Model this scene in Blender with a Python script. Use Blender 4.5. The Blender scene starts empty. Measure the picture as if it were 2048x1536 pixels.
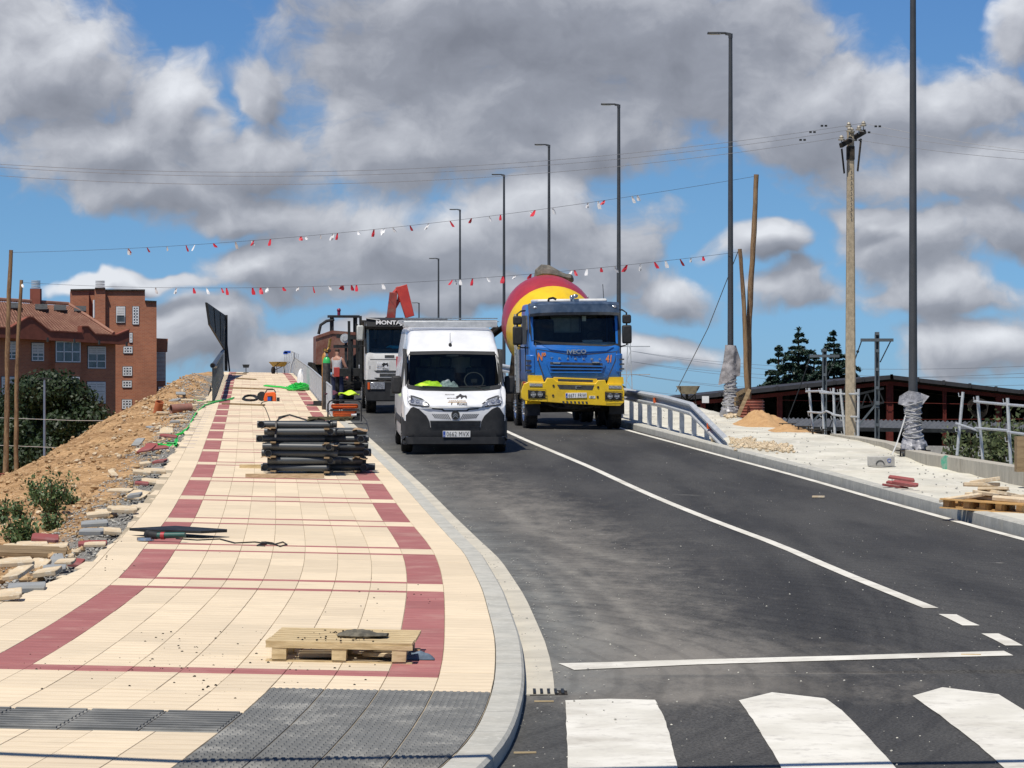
import bpy, bmesh, math, random
import numpy as np
from mathutils import Vector, Matrix, Euler
from mathutils.bvhtree import BVHTree
R = math.radians
random.seed(7)
rng = np.random.default_rng(11)
scene = bpy.context.scene
C = scene.collection

# ------------------------------------------------------------------ camera
F = 5916.0      # focal length in photo pixels (100 mm phone lens)
EYE = 1.78      # eye height above the flat ground at the foot of the ramp
HOR = 800.0     # photo row of the horizon
cd = bpy.data.cameras.new('camera'); cam = bpy.data.objects.new('camera', cd); C.objects.link(cam)
cam.location = (0, 0, EYE); cam.rotation_euler = (R(90), 0, 0)
cd.sensor_width = 36; cd.lens = F / 2048 * 36; cd.shift_y = 32 / 2048
cd.clip_start = .5; cd.clip_end = 6000
scene.camera = cam
scene.view_settings.view_transform = 'Standard'; scene.view_settings.look = 'None'
scene.view_settings.exposure = 0.12; scene.view_settings.gamma = 1

# ------------------------------------------------------------------ sun
SH = Vector((.25, .45, -1)).normalized()      # direction the light travels
sl = bpy.data.lights.new('sun', 'SUN'); sl.energy = 4.5; sl.angle = R(.53); sl.color = (1, .94, .84)
sun = bpy.data.objects.new('sun', sl); C.objects.link(sun)
sun.rotation_euler = SH.to_track_quat('-Z', 'Y').to_euler(); sun.location = (0, 0, 60)
SUN_EL = math.asin(-SH.z); SUN_ROT = math.atan2(-SH.x, -SH.y)

# ------------------------------------------------------------------ world: sky + clouds
world = bpy.data.worlds.new('World'); scene.world = world; world.use_nodes = True
wt = world.node_tree; wt.nodes.clear()
def N(t, kind, **kw):
    n = t.nodes.new(kind)
    for k, v in kw.items():
        if k.startswith('i_'):
            key = k[2:]; key = int(key) if key.isdigit() else key.replace('_', ' ')
            n.inputs[key].default_value = v
        else: setattr(n, k, v)
    return n
def math_(t, op, a, b=None, c=None, clamp=False):
    n = t.nodes.new('ShaderNodeMath'); n.operation = op; n.use_clamp = clamp
    for i, x in enumerate((a, b, c)):
        if x is None: continue
        if isinstance(x, (int, float)): n.inputs[i].default_value = x
        else: t.links.new(x, n.inputs[i])
    return n.outputs[0]
def vmath(t, op, a, b=None, out=0):
    n = t.nodes.new('ShaderNodeVectorMath'); n.operation = op
    for i, x in enumerate((a, b)):
        if x is None: continue
        if isinstance(x, (tuple, list)): n.inputs[i].default_value = x
        else: t.links.new(x, n.inputs[i])
    return n.outputs[out]
def smooth(t, x, lo, hi, a=0., b=1.):
    n = t.nodes.new('ShaderNodeMapRange'); n.interpolation_type = 'SMOOTHSTEP'
    t.links.new(x, n.inputs[0]); n.inputs[1].default_value = lo; n.inputs[2].default_value = hi
    n.inputs[3].default_value = a; n.inputs[4].default_value = b
    return n.outputs[0]
# cloud banks, each (azimuth, height, half width, half height, weight) in units of 100/F rad about the road axis
CLOUDS = [(1.0,1.5,2.3,1.6),(3.5,2.3,1.3,1.25),(.3,.4,1.5,.9),(2.2,3.0,2.6,.9),
 (9.7,.3,4.5,1.6),(13.2,1.0,4.0,1.9),(7.8,1.5,2.3,1.2),(10.5,2.2,3.2,1.2),(5.2,1.9,.7,.8),
 (8.2,3.1,2.9,1.1),(11.6,2.9,2.4,.85),(5.0,3.2,2.4,.7),(3.2,3.8,2.6,.7),(4.6,4.3,1.7,.6),
 (18.2,2.3,2.8,1.2),(19.3,3.4,3.1,.9),(16.3,2.5,2.2,1.5),(20.6,.4,.7,1.0),(15.4,.7,1.5,1.1),
 (8.2,4.9,3.9,1.0),(11.0,4.4,1.9,1.15),(5.2,5.4,1.7,.5),(12.1,5.2,1.2,1.0),(9.0,5.7,3.6,.5),
 (13.5,5.9,1.3,.55),(19.0,5.9,1.9,.6),(15.2,4.9,.8,.4),(16.1,5.7,1.2,.5),(19.6,7.0,2.1,.75),(20.0,4.6,1.4,.8),(18.0,4.9,1.5,.8),
 (3.9,6.7,1.6,.75),(5.6,7.1,2.1,.6),(7.3,6.5,1.0,.3),(2.4,5.7,1.9,.22),(13.0,7.1,1.4,.4),(17.2,4.4,.9,.3)]
g = bpy.data.node_groups.new('cloud_density', 'ShaderNodeTree')
g.interface.new_socket('P', in_out='INPUT', socket_type='NodeSocketVector')
g.interface.new_socket('D', in_out='OUTPUT', socket_type='NodeSocketFloat')
gi = g.nodes.new('NodeGroupInput'); go = g.nodes.new('NodeGroupOutput')
P = gi.outputs[0]
wn = N(g, 'ShaderNodeTexNoise', i_Scale=.6, i_Detail=3, i_Roughness=.5); g.links.new(P, wn.inputs['Vector'])
w = vmath(g, 'MULTIPLY', vmath(g, 'SUBTRACT', wn.outputs['Color'], (.5, .5, .5)), (1.9, 1.3, 0))
Q = vmath(g, 'ADD', P, w)
cur = None
for cx, cy, rx, ry in CLOUDS:
    d = vmath(g, 'LENGTH', vmath(g, 'MULTIPLY', vmath(g, 'SUBTRACT', Q, (cx, cy, 0)), (1/rx, 1/ry, 0)), out=1)
    if cur is None: cur = d
    else:
        n = g.nodes.new('ShaderNodeMath'); n.operation = 'SMOOTH_MIN'; g.links.new(cur, n.inputs[0]); g.links.new(d, n.inputs[1]); n.inputs[2].default_value = .35
        cur = n.outputs[0]
sp_ = N(g, 'ShaderNodeSeparateXYZ'); g.links.new(P, sp_.inputs[0])
cur = math_(g, 'MINIMUM', cur, smooth(g, sp_.outputs[1], -5, -1.5, 1.12, 1.75))
fb = N(g, 'ShaderNodeTexNoise', i_Scale=.62, i_Detail=9, i_Roughness=.56); g.links.new(vmath(g, 'MULTIPLY', Q, (1, 1.25, 1)), fb.inputs['Vector'])
dens = math_(g, 'ADD', math_(g, 'SUBTRACT', 1.08, cur), math_(g, 'MULTIPLY', math_(g, 'SUBTRACT', fb.outputs[0], .5), 1.55))
g.links.new(dens, go.inputs[0])

tc = N(wt, 'ShaderNodeTexCoord')
sep = N(wt, 'ShaderNodeSeparateXYZ'); wt.links.new(tc.outputs['Generated'], sep.inputs[0])
yy = math_(wt, 'MAXIMUM', math_(wt, 'ABSOLUTE', sep.outputs[1]), .25)
px = math_(wt, 'ADD', math_(wt, 'MULTIPLY', math_(wt, 'DIVIDE', sep.outputs[0], yy), F/100), 10.24)
py = math_(wt, 'SUBTRACT', HOR/100, math_(wt, 'MULTIPLY', math_(wt, 'DIVIDE', sep.outputs[2], yy), F/100))
cmb = N(wt, 'ShaderNodeCombineXYZ'); wt.links.new(px, cmb.inputs[0]); wt.links.new(py, cmb.inputs[1])
def dgrp(v):
    n = wt.nodes.new('ShaderNodeGroup'); n.node_tree = g; wt.links.new(v, n.inputs[0]); return n.outputs[0]
d0 = dgrp(cmb.outputs[0]); d1 = dgrp(vmath(wt, 'ADD', cmb.outputs[0], (-.24, -.42, 0)))
mask = smooth(wt, d0, -.06, .44)
lit = math_(wt, 'SUBTRACT', d0, d1)
fine = N(wt, 'ShaderNodeTexNoise', i_Scale=1.7, i_Detail=7, i_Roughness=.55); wt.links.new(cmb.outputs[0], fine.inputs['Vector'])
lowf = N(wt, 'ShaderNodeTexNoise', i_Scale=.28, i_Detail=2, i_Roughness=.5); wt.links.new(vmath(wt, 'ADD', cmb.outputs[0], (3.1, 7.7, 2)), lowf.inputs['Vector'])
thick = smooth(wt, d0, .3, 1.3)
lm = math_(wt, 'ADD', math_(wt, 'MULTIPLY', lit, .56), math_(wt, 'MULTIPLY', math_(wt, 'SUBTRACT', lowf.outputs[0], .5), .30))
lm = math_(wt, 'ADD', lm, math_(wt, 'MULTIPLY', math_(wt, 'SUBTRACT', fine.outputs[0], .5), .17))
lm = math_(wt, 'SUBTRACT', math_(wt, 'ADD', lm, .47), math_(wt, 'MULTIPLY', thick, .20))
# bright sunlit heads and the dull undersides of the big banks
def spot(cx, cy, rx, ry, amt):
    d = vmath(wt, 'LENGTH', vmath(wt, 'MULTIPLY', vmath(wt, 'SUBTRACT', cmb.outputs[0], (cx, cy, 0)), (1/rx, 1/ry, 0)), out=1)
    return smooth(wt, d, 1.3, 0, 0, amt)
for a in ((3.7,2.0,1.1,1.1,.36),(1.2,.8,2.0,1.0,.30),(11.2,3.9,1.2,.7,.34),(8.7,4.3,2.6,.5,.22),(17.3,1.7,2.8,1.6,.16),(19.0,5.6,1.4,.5,.32),(19.6,6.7,1.5,.5,.32),(13.3,5.7,1.1,.4,.28),(8.0,2.2,1.6,.5,.12),(19.4,3.5,2.2,.5,.12),(6.8,2.2,1.2,.7,.08),(10.6,.9,5.2,1.3,-.20),(2.2,2.3,1.6,.6,-.16),(9.2,5.1,2.5,.5,-.08),(3.5,3.6,2.4,.5,-.10),(15.6,5.2,1.5,.6,-.12),(11.5,1.9,3,.4,-.10)):
    lm = math_(wt, 'ADD', lm, spot(*a))
lm = math_(wt, 'ADD', lm, 0., clamp=True)
cr = N(wt, 'ShaderNodeValToRGB'); wt.links.new(lm, cr.inputs[0])
e = cr.color_ramp.elements
e[0].position = 0; e[0].color = (.20, .21, .245, 1)
e[1].position = 1; e[1].color = (.74, .76, .80, 1)
x = e.new(.35); x.color = (.29, .305, .35, 1)
x = e.new(.62); x.color = (.46, .475, .52, 1)
sky = N(wt, 'ShaderNodeTexSky'); sky.sky_type = 'NISHITA'; sky.sun_disc = False
sky.sun_elevation = SUN_EL; sky.sun_rotation = SUN_ROT; sky.altitude = 900; sky.air_density = 1.0; sky.dust_density = .25; sky.ozone_density = 4.5
SKY = .085
# a touch of vivid blue grading on the clear sky, the clouds at their own brightness
grade = N(wt, 'ShaderNodeMix', data_type='RGBA', blend_type='MULTIPLY'); grade.inputs[0].default_value = 1
wt.links.new(sky.outputs[0], grade.inputs[6]); 
gm = N(wt, 'ShaderNodeMix', data_type='RGBA'); gm.inputs[6].default_value = (.43, .65, .93, 1); gm.inputs[7].default_value = (.385, .675, 1.15, 1)
wt.links.new(smooth(wt, sep.outputs[2], .085, .005), gm.inputs[0]); wt.links.new(gm.outputs[2], grade.inputs[7])
sc = N(wt, 'ShaderNodeMix', data_type='RGBA', blend_type='MIX')
cs = vmath(wt, 'SCALE', cr.outputs[0]); cs.node.inputs['Scale'].default_value = 1/SKY
wt.links.new(math_(wt, 'MULTIPLY', mask, .95), sc.inputs[0]); wt.links.new(grade.outputs[2], sc.inputs[6]); wt.links.new(cs, sc.inputs[7])
bg = N(wt, 'ShaderNodeBackground'); bg.inputs['Strength'].default_value = SKY
wt.links.new(sc.outputs[2], bg.inputs[0])
wo = N(wt, 'ShaderNodeOutputWorld'); wt.links.new(bg.outputs[0], wo.inputs[0])
world.cycles.sampling_method = 'MANUAL'; world.cycles.sample_map_resolution = 512

# ------------------------------------------------------------------ objects
def tag(o, label=None, cat=None, group=None, kind=None):
    if label: o['label'] = label
    if cat: o['category'] = cat
    if group: o['group'] = group
    if kind: o['kind'] = kind
    return o
def thing(name, label, cat, loc=(0, 0, 0), rot=(0, 0, 0), group=None, scale=1):
    o = bpy.data.objects.new(name, None); C.objects.link(o)
    o.location = loc; o.rotation_euler = rot; o.scale = (scale,)*3; o.empty_display_size = .3
    return tag(o, label, cat, group)
def structure(name, loc=(0, 0, 0)):
    o = bpy.data.objects.new(name, None); C.objects.link(o); o.location = loc
    return tag(o, kind='structure')
def copy_tree(o, parent=None):
    c = o.copy(); C.objects.link(c); c.parent = parent
    for ch in o.children: copy_tree(ch, c)
    return c
def inst(mesh, name, parent=None, loc=(0, 0, 0), rot=(0, 0, 0), scale=None):
    o = bpy.data.objects.new(name, mesh); C.objects.link(o); o.parent = parent
    o.location = loc; o.rotation_euler = rot
    if scale: o.scale = scale
    return o
class MB:
    def __init__(s): s.v = []; s.f = []
    def add(s, vs, fs):
        b = len(s.v); s.v += [tuple(p) for p in vs]; s.f += [tuple(b+i for i in f) for f in fs]; return s
    def box(s, c, d, rot=None, taper=1):
        c = Vector(c); hx, hy, hz = d[0]/2, d[1]/2, d[2]/2
        M = rot.to_matrix() if isinstance(rot, Euler) else rot
        if isinstance(rot, (tuple, list)): M = Euler(rot).to_matrix()
        vs = []
        for z in (-hz, hz):
            k = taper if z > 0 else 1
            for x, y in ((-hx, -hy), (hx, -hy), (hx, hy), (-hx, hy)):
                p = Vector((x*k, y*k, z)); p = M @ p if M else p; vs.append(p+c)
        return s.add(vs, [(3,2,1,0),(4,5,6,7),(0,1,5,4),(1,2,6,5),(2,3,7,6),(3,0,4,7)])
    def beam(s, p0, p1, w, h, up=(0, 0, 1)):
        p0, p1 = Vector(p0), Vector(p1); d = (p1-p0); L = d.length; d.normalize()
        u = Vector(up); x = d.cross(u)
        if x.length < 1e-4: x = d.cross(Vector((0, 1, 0)))
        x.normalize(); z = x.cross(d)
        return s.box((p0+p1)/2, (w, L, h), Matrix((x, d, z)).transposed())
    def cyl(s, p0, p1, r0, r1=None, n=12, cap=True):
        if r1 is None: r1 = r0
        p0, p1 = Vector(p0), Vector(p1); d = (p1-p0).normalized()
        a = d.orthogonal().normalized(); b = d.cross(a); vs = []
        for p, r in ((p0, r0), (p1, r1)):
            for i in range(n):
                t = 2*math.pi*i/n; vs.append(p+a*(r*math.cos(t))+b*(r*math.sin(t)))
        fs = [(i, (i+1) % n, n+(i+1) % n, n+i) for i in range(n)]
        if cap: fs += [tuple(range(n-1, -1, -1)), tuple(range(n, 2*n))]
        return s.add(vs, fs)
    def pipe(s, p0, p1, r, t=.006, n=16):     # open tube with wall thickness
        p0, p1 = Vector(p0), Vector(p1); d = (p1-p0).normalized(); a = d.orthogonal().normalized(); b = d.cross(a)
        vs = []
        for p, rr in ((p0, r), (p1, r), (p1, r-t), (p0, r-t)):
            for i in range(n):
                q = 2*math.pi*i/n; vs.append(p+a*(rr*math.cos(q))+b*(rr*math.sin(q)))
        fs = []
        for k in range(4):
            k2 = (k+1) % 4
            fs += [(k*n+i, k*n+(i+1) % n, k2*n+(i+1) % n, k2*n+i) for i in range(n)]
        return s.add(vs, fs)
    def tube(s, pts, r, n=6, cap=True):
        pts = [Vector(p) for p in pts]; rings = []
        rr = r if isinstance(r, (list, tuple)) else [r]*len(pts)
        a = None
        for i, p in enumerate(pts):
            d = (pts[min(i+1, len(pts)-1)]-pts[max(i-1, 0)])
            if d.length < 1e-6: d = Vector((0, 0, 1))
            d.normalize()
            a = d.orthogonal().normalized() if a is None else (a-d*a.dot(d)).normalized()
            b = d.cross(a)
            rings.append([p+a*(rr[i]*math.cos(2*math.pi*k/n))+b*(rr[i]*math.sin(2*math.pi*k/n)) for k in range(n)])
        return s.loft(rings, cap)
    def loft(s, rings, cap=True, closed=True, skip=None):
        n = len(rings[0]); vs = [p for r in rings for p in r]; fs = []
        for j in range(len(rings)-1):
            for i in range(n if closed else n-1):
                if skip and skip(j, i): continue
                i2 = (i+1) % n; fs.append((j*n+i, j*n+i2, (j+1)*n+i2, (j+1)*n+i))
        if cap: fs += [tuple(range(n-1, -1, -1)), tuple((len(rings)-1)*n+i for i in range(n))]
        return s.add(vs, fs)
    def prism(s, poly, a0, a1, axis='y'):     # poly in the other two axes, extruded along axis
        def P3(p, a):
            return {'y': (p[0], a, p[1]), 'x': (a, p[0], p[1]), 'z': (p[0], p[1], a)}[axis]
        n = len(poly)
        return s.add([P3(p, a0) for p in poly]+[P3(p, a1) for p in poly],
                     [tuple(range(n)), tuple(range(2*n-1, n-1, -1))]+[(i, n+i, n+(i+1) % n, (i+1) % n) for i in range(n)])
    def lathe(s, prof, o=(0, 0, 0), M=None, n=24, cap=False):
        rings = []
        o = Vector(o)
        for r, z in prof:
            ring = []
            for i in range(n):
                t = 2*math.pi*i/n; p = Vector((r*math.cos(t), r*math.sin(t), z)); ring.append((M @ p if M else p)+o)
            rings.append(ring)
        return s.loft(rings, cap)
    def grid(s, fn, nu, nv):
        vs = [fn(i/nu, j/nv) for j in range(nv+1) for i in range(nu+1)]
        return s.add(vs, [(j*(nu+1)+i, j*(nu+1)+i+1, (j+1)*(nu+1)+i+1, (j+1)*(nu+1)+i) for j in range(nv) for i in range(nu)])
    def ball(s, c, r, n=8, m=6, sq=(1, 1, 1)):
        c = Vector(c); prof = [(max(math.sin(math.pi*j/m), .001)*r, -math.cos(math.pi*j/m)*r) for j in range(m+1)]
        M = Matrix.Diagonal(sq)
        return s.lathe(prof, c, M, n, True)
    def rock(s, c, r, sq=(1, 1, .7)):
        c = Vector(c); k = len(s.v); s.ball(c, r, 6, 4, sq)
        for i in range(k, len(s.v)):
            q = Vector(s.v[i])-c; s.v[i] = tuple(c+q*random.uniform(.72, 1.2))
        return s
    def mesh(s, name='part', smooth=True, ang=32):
        me = bpy.data.meshes.new(name); me.from_pydata(s.v, [], s.f)
        if smooth:
            me.polygons.foreach_set('use_smooth', [True]*len(me.polygons)); me.update()
            me.set_sharp_from_angle(angle=R(ang))
        me.update(); return me
    def obj(s, name, mat, parent=None, smooth=True, bevel=0, fix=True, ang=32):
        me = s.mesh(name, False)
        if fix:
            bm = bmesh.new(); bm.from_mesh(me); bmesh.ops.recalc_face_normals(bm, faces=bm.faces); bm.to_mesh(me); bm.free()
        if smooth:
            me.polygons.foreach_set('use_smooth', [True]*len(me.polygons)); me.update(); me.set_sharp_from_angle(angle=R(ang))
        me.materials.append(mat)
        o = bpy.data.objects.new(name, me); C.objects.link(o); o.parent = parent
        if bevel:
            m = o.modifiers.new('bevel', 'BEVEL'); m.width = bevel; m.segments = 2; m.limit_method = 'ANGLE'; m.angle_limit = R(40)
        return o
def box_mesh(w, l, h, name='slab', jit=0, mat=None):
    m = MB(); m.box((0, 0, 0), (w, l, h))
    if jit: m.v = [(a+random.uniform(-jit, jit), b+random.uniform(-jit, jit), c) for a, b, c in m.v]
    me = m.mesh(name, False)
    if mat: me.materials.append(mat)
    return me
def text_obj(txt, w, h, mat, name='lettering', parent=None, loc=(0, 0, 0), rot=(0, 0, 0), depth=.004, space=1.0, bold=0, shear=0):
    cu = bpy.data.curves.new('t', 'FONT'); cu.body = txt; cu.extrude = depth; cu.align_x = 'CENTER'; cu.space_character = space; cu.offset = bold; cu.shear = shear
    cu.resolution_u = 3
    t = bpy.data.objects.new('t', cu); C.objects.link(t)
    dg = bpy.context.evaluated_depsgraph_get(); me = bpy.data.meshes.new_from_object(t.evaluated_get(dg))
    bpy.data.objects.remove(t)
    co = np.empty(len(me.vertices)*3); me.vertices.foreach_get('co', co); co = co.reshape(-1, 3)
    lo, hi = co.min(0), co.max(0); c = (lo+hi)/2; k = ((hi-lo)[0], (hi-lo)[1])
    out = np.empty_like(co); out[:, 0] = (co[:, 0]-c[0])*w/k[0]; out[:, 2] = (co[:, 1]-c[1])*h/k[1]; out[:, 1] = -(co[:, 2]-c[2])
    me.vertices.foreach_set('co', out.ravel()); me.materials.clear(); me.materials.append(mat); me.update(); me.name = name
    o = bpy.data.objects.new(name, me); C.objects.link(o); o.parent = parent; o.location = loc; o.rotation_euler = rot
    return o
def bvh_of(o):
    bm = bmesh.new(); bm.from_mesh(o.data); t = BVHTree.FromBMesh(bm); bm.free(); return t
def decal(poly, tree, mat, name, parent, off=.006, thick=.012, step=.08, y0=-3, smooth=True):
    """plate cut to the outline poly (x,z seen from the front) and laid on the body behind it"""
    bm = bmesh.new(); vs = [bm.verts.new((x, 0, z)) for x, z in poly]; bm.faces.new(vs)
    xs = [p[0] for p in poly]; zs = [p[1] for p in poly]
    for a0, a1, no in ((min(xs), max(xs), (1, 0, 0)), (min(zs), max(zs), (0, 0, 1))):
        k = max(1, int((a1-a0)/step))
        for i in range(1, k):
            a = a0+(a1-a0)*i/k
            bmesh.ops.bisect_plane(bm, geom=bm.verts[:]+bm.edges[:]+bm.faces[:], plane_co=tuple(c*a for c in no), plane_no=no)
    bmesh.ops.triangulate(bm, faces=bm.faces[:])
    last = 0
    for v in bm.verts:
        hit = tree.ray_cast(Vector((v.co.x, y0, v.co.z)), Vector((0, 1, 0)))
        if hit[0] is None:
            hit = tree.ray_cast(Vector((v.co.x*.97, y0, v.co.z)), Vector((0, 1, 0)))
        if hit[0] is not None: last = hit[0].y
        v.co.y = last-off
    bmesh.ops.recalc_face_normals(bm, faces=bm.faces)
    if thick: r = bmesh.ops.extrude_face_region(bm, geom=bm.faces[:])
    for e_ in (r['geom'] if thick else ()):
        if isinstance(e_, bmesh.types.BMVert): e_.co.y += thick+off
    bmesh.ops.recalc_face_normals(bm, faces=bm.faces)
    me = bpy.data.meshes.new(name); bm.to_mesh(me); bm.free()
    if smooth:
        me.polygons.foreach_set('use_smooth', [True]*len(me.polygons)); me.update(); me.set_sharp_from_angle(angle=R(40))
    me.materials.append(mat)
    o = bpy.data.objects.new(name, me); C.objects.link(o); o.parent = parent
    return o

# ------------------------------------------------------------------ materials
def material(name, c1, c2=None, scale=4., rough=.6, bump=0., metal=0., stretch=(1, 1, 1), c3=None, dirt=0., dirtcol=(.25, .2, .14), spec=.5, coat=0., bscale=None, contrast=(.35, .65), emit=None):
    m = bpy.data.materials.new(name); m.use_nodes = True; t = m.node_tree; b = t.nodes['Principled BSDF']
    b.inputs['Roughness'].default_value = rough; b.inputs['Metallic'].default_value = metal
    b.inputs['Specular IOR Level'].default_value = spec if rough < .72 else min(spec, .08); b.inputs['Coat Weight'].default_value = coat
    if c2 is None: c2 = tuple(x*.86 for x in c1)
    tc = N(t, 'ShaderNodeTexCoord'); mp = N(t, 'ShaderNodeMapping'); mp.inputs['Scale'].default_value = stretch
    t.links.new(tc.outputs['Object'], mp.inputs[0])
    n1 = N(t, 'ShaderNodeTexNoise', i_Scale=scale, i_Detail=6, i_Roughness=.62); t.links.new(mp.outputs[0], n1.inputs['Vector'])
    fac = smooth(t, n1.outputs[0], contrast[0], contrast[1])
    mx = N(t, 'ShaderNodeMix', data_type='RGBA'); mx.inputs[6].default_value = (*c1, 1); mx.inputs[7].default_value = (*c2, 1); t.links.new(fac, mx.inputs[0])
    col = mx.outputs[2]
    if c3 is not None:
        n2 = N(t, 'ShaderNodeTexNoise', i_Scale=scale*5.3, i_Detail=4, i_Roughness=.7); t.links.new(mp.outputs[0], n2.inputs['Vector'])
        mx = N(t, 'ShaderNodeMix', data_type='RGBA'); t.links.new(col, mx.inputs[6]); mx.inputs[7].default_value = (*c3, 1)
        t.links.new(smooth(t, n2.outputs[0], .5, .72), mx.inputs[0]); col = mx.outputs[2]
    if dirt:
        n3 = N(t, 'ShaderNodeTexNoise', i_Scale=scale*.6, i_Detail=8, i_Roughness=.7); t.links.new(tc.outputs['Object'], n3.inputs['Vector'])
        mx = N(t, 'ShaderNodeMix', data_type='RGBA'); t.links.new(col, mx.inputs[6]); mx.inputs[7].default_value = (*dirtcol, 1)
        t.links.new(math_(t, 'MULTIPLY', smooth(t, n3.outputs[0], .45, .75), dirt), mx.inputs[0]); col = mx.outputs[2]
    t.links.new(col, b.inputs['Base Color'])
    if bump:
        n4 = N(t, 'ShaderNodeTexNoise', i_Scale=bscale or scale*4, i_Detail=5, i_Roughness=.65); t.links.new(mp.outputs[0], n4.inputs['Vector'])
        bp = N(t, 'ShaderNodeBump', i_Strength=min(1, bump*20), i_Distance=bump); t.links.new(n4.outputs[0], bp.inputs['Height']); t.links.new(bp.outputs[0], b.inputs['Normal'])
    return m
def glassy(name, tint=(.72, .80, .77), refl=.02, rough=.03):
    m = bpy.data.materials.new(name); m.use_nodes = True; t = m.node_tree; t.nodes.clear()
    o = N(t, 'ShaderNodeOutputMaterial'); a = N(t, 'ShaderNodeBsdfTransparent'); a.inputs[0].default_value = (*tint, 1)
    gl = N(t, 'ShaderNodeBsdfGlossy'); gl.inputs['Roughness'].default_value = rough; gl.inputs[0].default_value = (.8, .8, .8, 1)
    fr = N(t, 'ShaderNodeFresnel'); fr.inputs[0].default_value = 1.25
    mx = N(t, 'ShaderNodeMixShader'); t.links.new(math_(t, 'ADD', fr.outputs[0], refl, clamp=True), mx.inputs[0]); t.links.new(a.outputs[0], mx.inputs[1]); t.links.new(gl.outputs[0], mx.inputs[2])
    t.links.new(mx.outputs[0], o.inputs[0]); return m
m_white = material('white_paint', (.74, .75, .76), (.66, .67, .68), 3, .35, coat=.4, dirt=.12)
m_white_dirty = material('white_paint_worn', (.70, .70, .68), (.58, .58, .56), 3, .45, dirt=.35)
m_black_plastic = material('black_plastic', (.020, .021, .023), (.030, .031, .033), 6, .68, bump=.001, bscale=200, spec=.3)
m_rubber = material('tyre_rubber', (.018, .018, .018), (.04, .037, .033), 5, .85, dirt=.4, dirtcol=(.10, .085, .07))
m_dark = material('dark_steel', (.014, .016, .017), (.028, .03, .031), 8, .6, spec=.25)
m_chassis = material('chassis_grime', (.02, .019, .018), (.06, .05, .04), 7, .8)
m_steel = material('galvanised_steel', (.52, .54, .55), (.40, .42, .43), 9, .5, metal=.25, c3=(.58, .60, .60))
m_chrome = material('bright_metal', (.62, .63, .65), (.5, .5, .52), 12, .22, metal=.9)
m_lens = material('clear_lens', (.50, .52, .55), (.22, .23, .25), 30, .12, metal=.4, coat=1)
m_glass = glassy('vehicle_glass')
m_interior = material('cab_interior', (.03, .032, .033), (.06, .063, .062), 6, .7)
m_interior_grey = material('cab_interior_grey', (.42, .44, .43), (.50, .52, .50), 6, .7)
m_lamp_pole = material('lamp_pole_paint', (.045, .048, .052), (.055, .058, .062), 3, .45)
m_wood = material('pallet_wood', (.62, .38, .16), (.48, .28, .11), 3, .8, bump=.003, stretch=(1, 6, 6), c3=(.30, .2, .1))
m_wood_pale = material('pale_timber', (.62, .49, .29), (.44, .33, .18), 7, .8, bump=.003, stretch=(1, 6, 6))
m_wood_grey = material('weathered_timber', (.30, .22, .13), (.20, .14, .08), 3, .85, bump=.004, stretch=(1, 5, 5))
m_pole_wood = material('pole_timber', (.26, .17, .095), (.13, .08, .05), 2.5, .85, bump=.012, stretch=(4, 4, .5), c3=(.36, .26, .16))
m_orange = material('orange_plastic', (.80, .13, .015), (.66, .10, .012), 4, .4, dirt=.15)
m_green = material('green_hose', (.03, .62, .07), (.02, .45, .05), 6, .45)
m_blue = material('blue_truck_paint', (.012, .13, .46), (.014, .15, .50), 2.5, .36, coat=.35, dirt=.22, dirtcol=(.14, .19, .28))
m_yellow = material('yellow_truck_paint', (.80, .53, .012), (.72, .46, .01), 3, .38, coat=.3, dirt=.3, dirtcol=(.30, .22, .08))
m_red = material('red_paint', (.42, .03, .035), (.34, .025, .03), 3, .42, coat=.2, dirt=.25, dirtcol=(.3, .1, .08))
m_crane_red = material('crane_red', (.50, .05, .035), (.40, .035, .03), 3, .45, dirt=.3, dirtcol=(.3, .12, .1))
m_pipe = material('grey_powder_coat', (.050, .058, .064), (.062, .070, .076), 3, .42)
m_concrete = material('concrete', (.40, .39, .36), (.31, .30, .28), 2.2, .85, bump=.004, c3=(.46, .45, .42), bscale=40)
m_kerb = material('kerb_granite', (.47, .46, .41), (.38, .375, .335), 3.5, .8, bump=.004, c3=(.52, .51, .46), bscale=60, dirt=.25, dirtcol=(.42, .38, .30))
m_lettering_white = material('white_lettering', (.8, .8, .8), None, 3, .5)
m_lettering_black = material('black_lettering', (.02, .02, .02), None, 3, .5)
m_plate = material('plate_white', (.72, .72, .70), None, 3, .4)
m_plate_blue = material('plate_blue', (.02, .08, .4), None, 3, .4)
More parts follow.
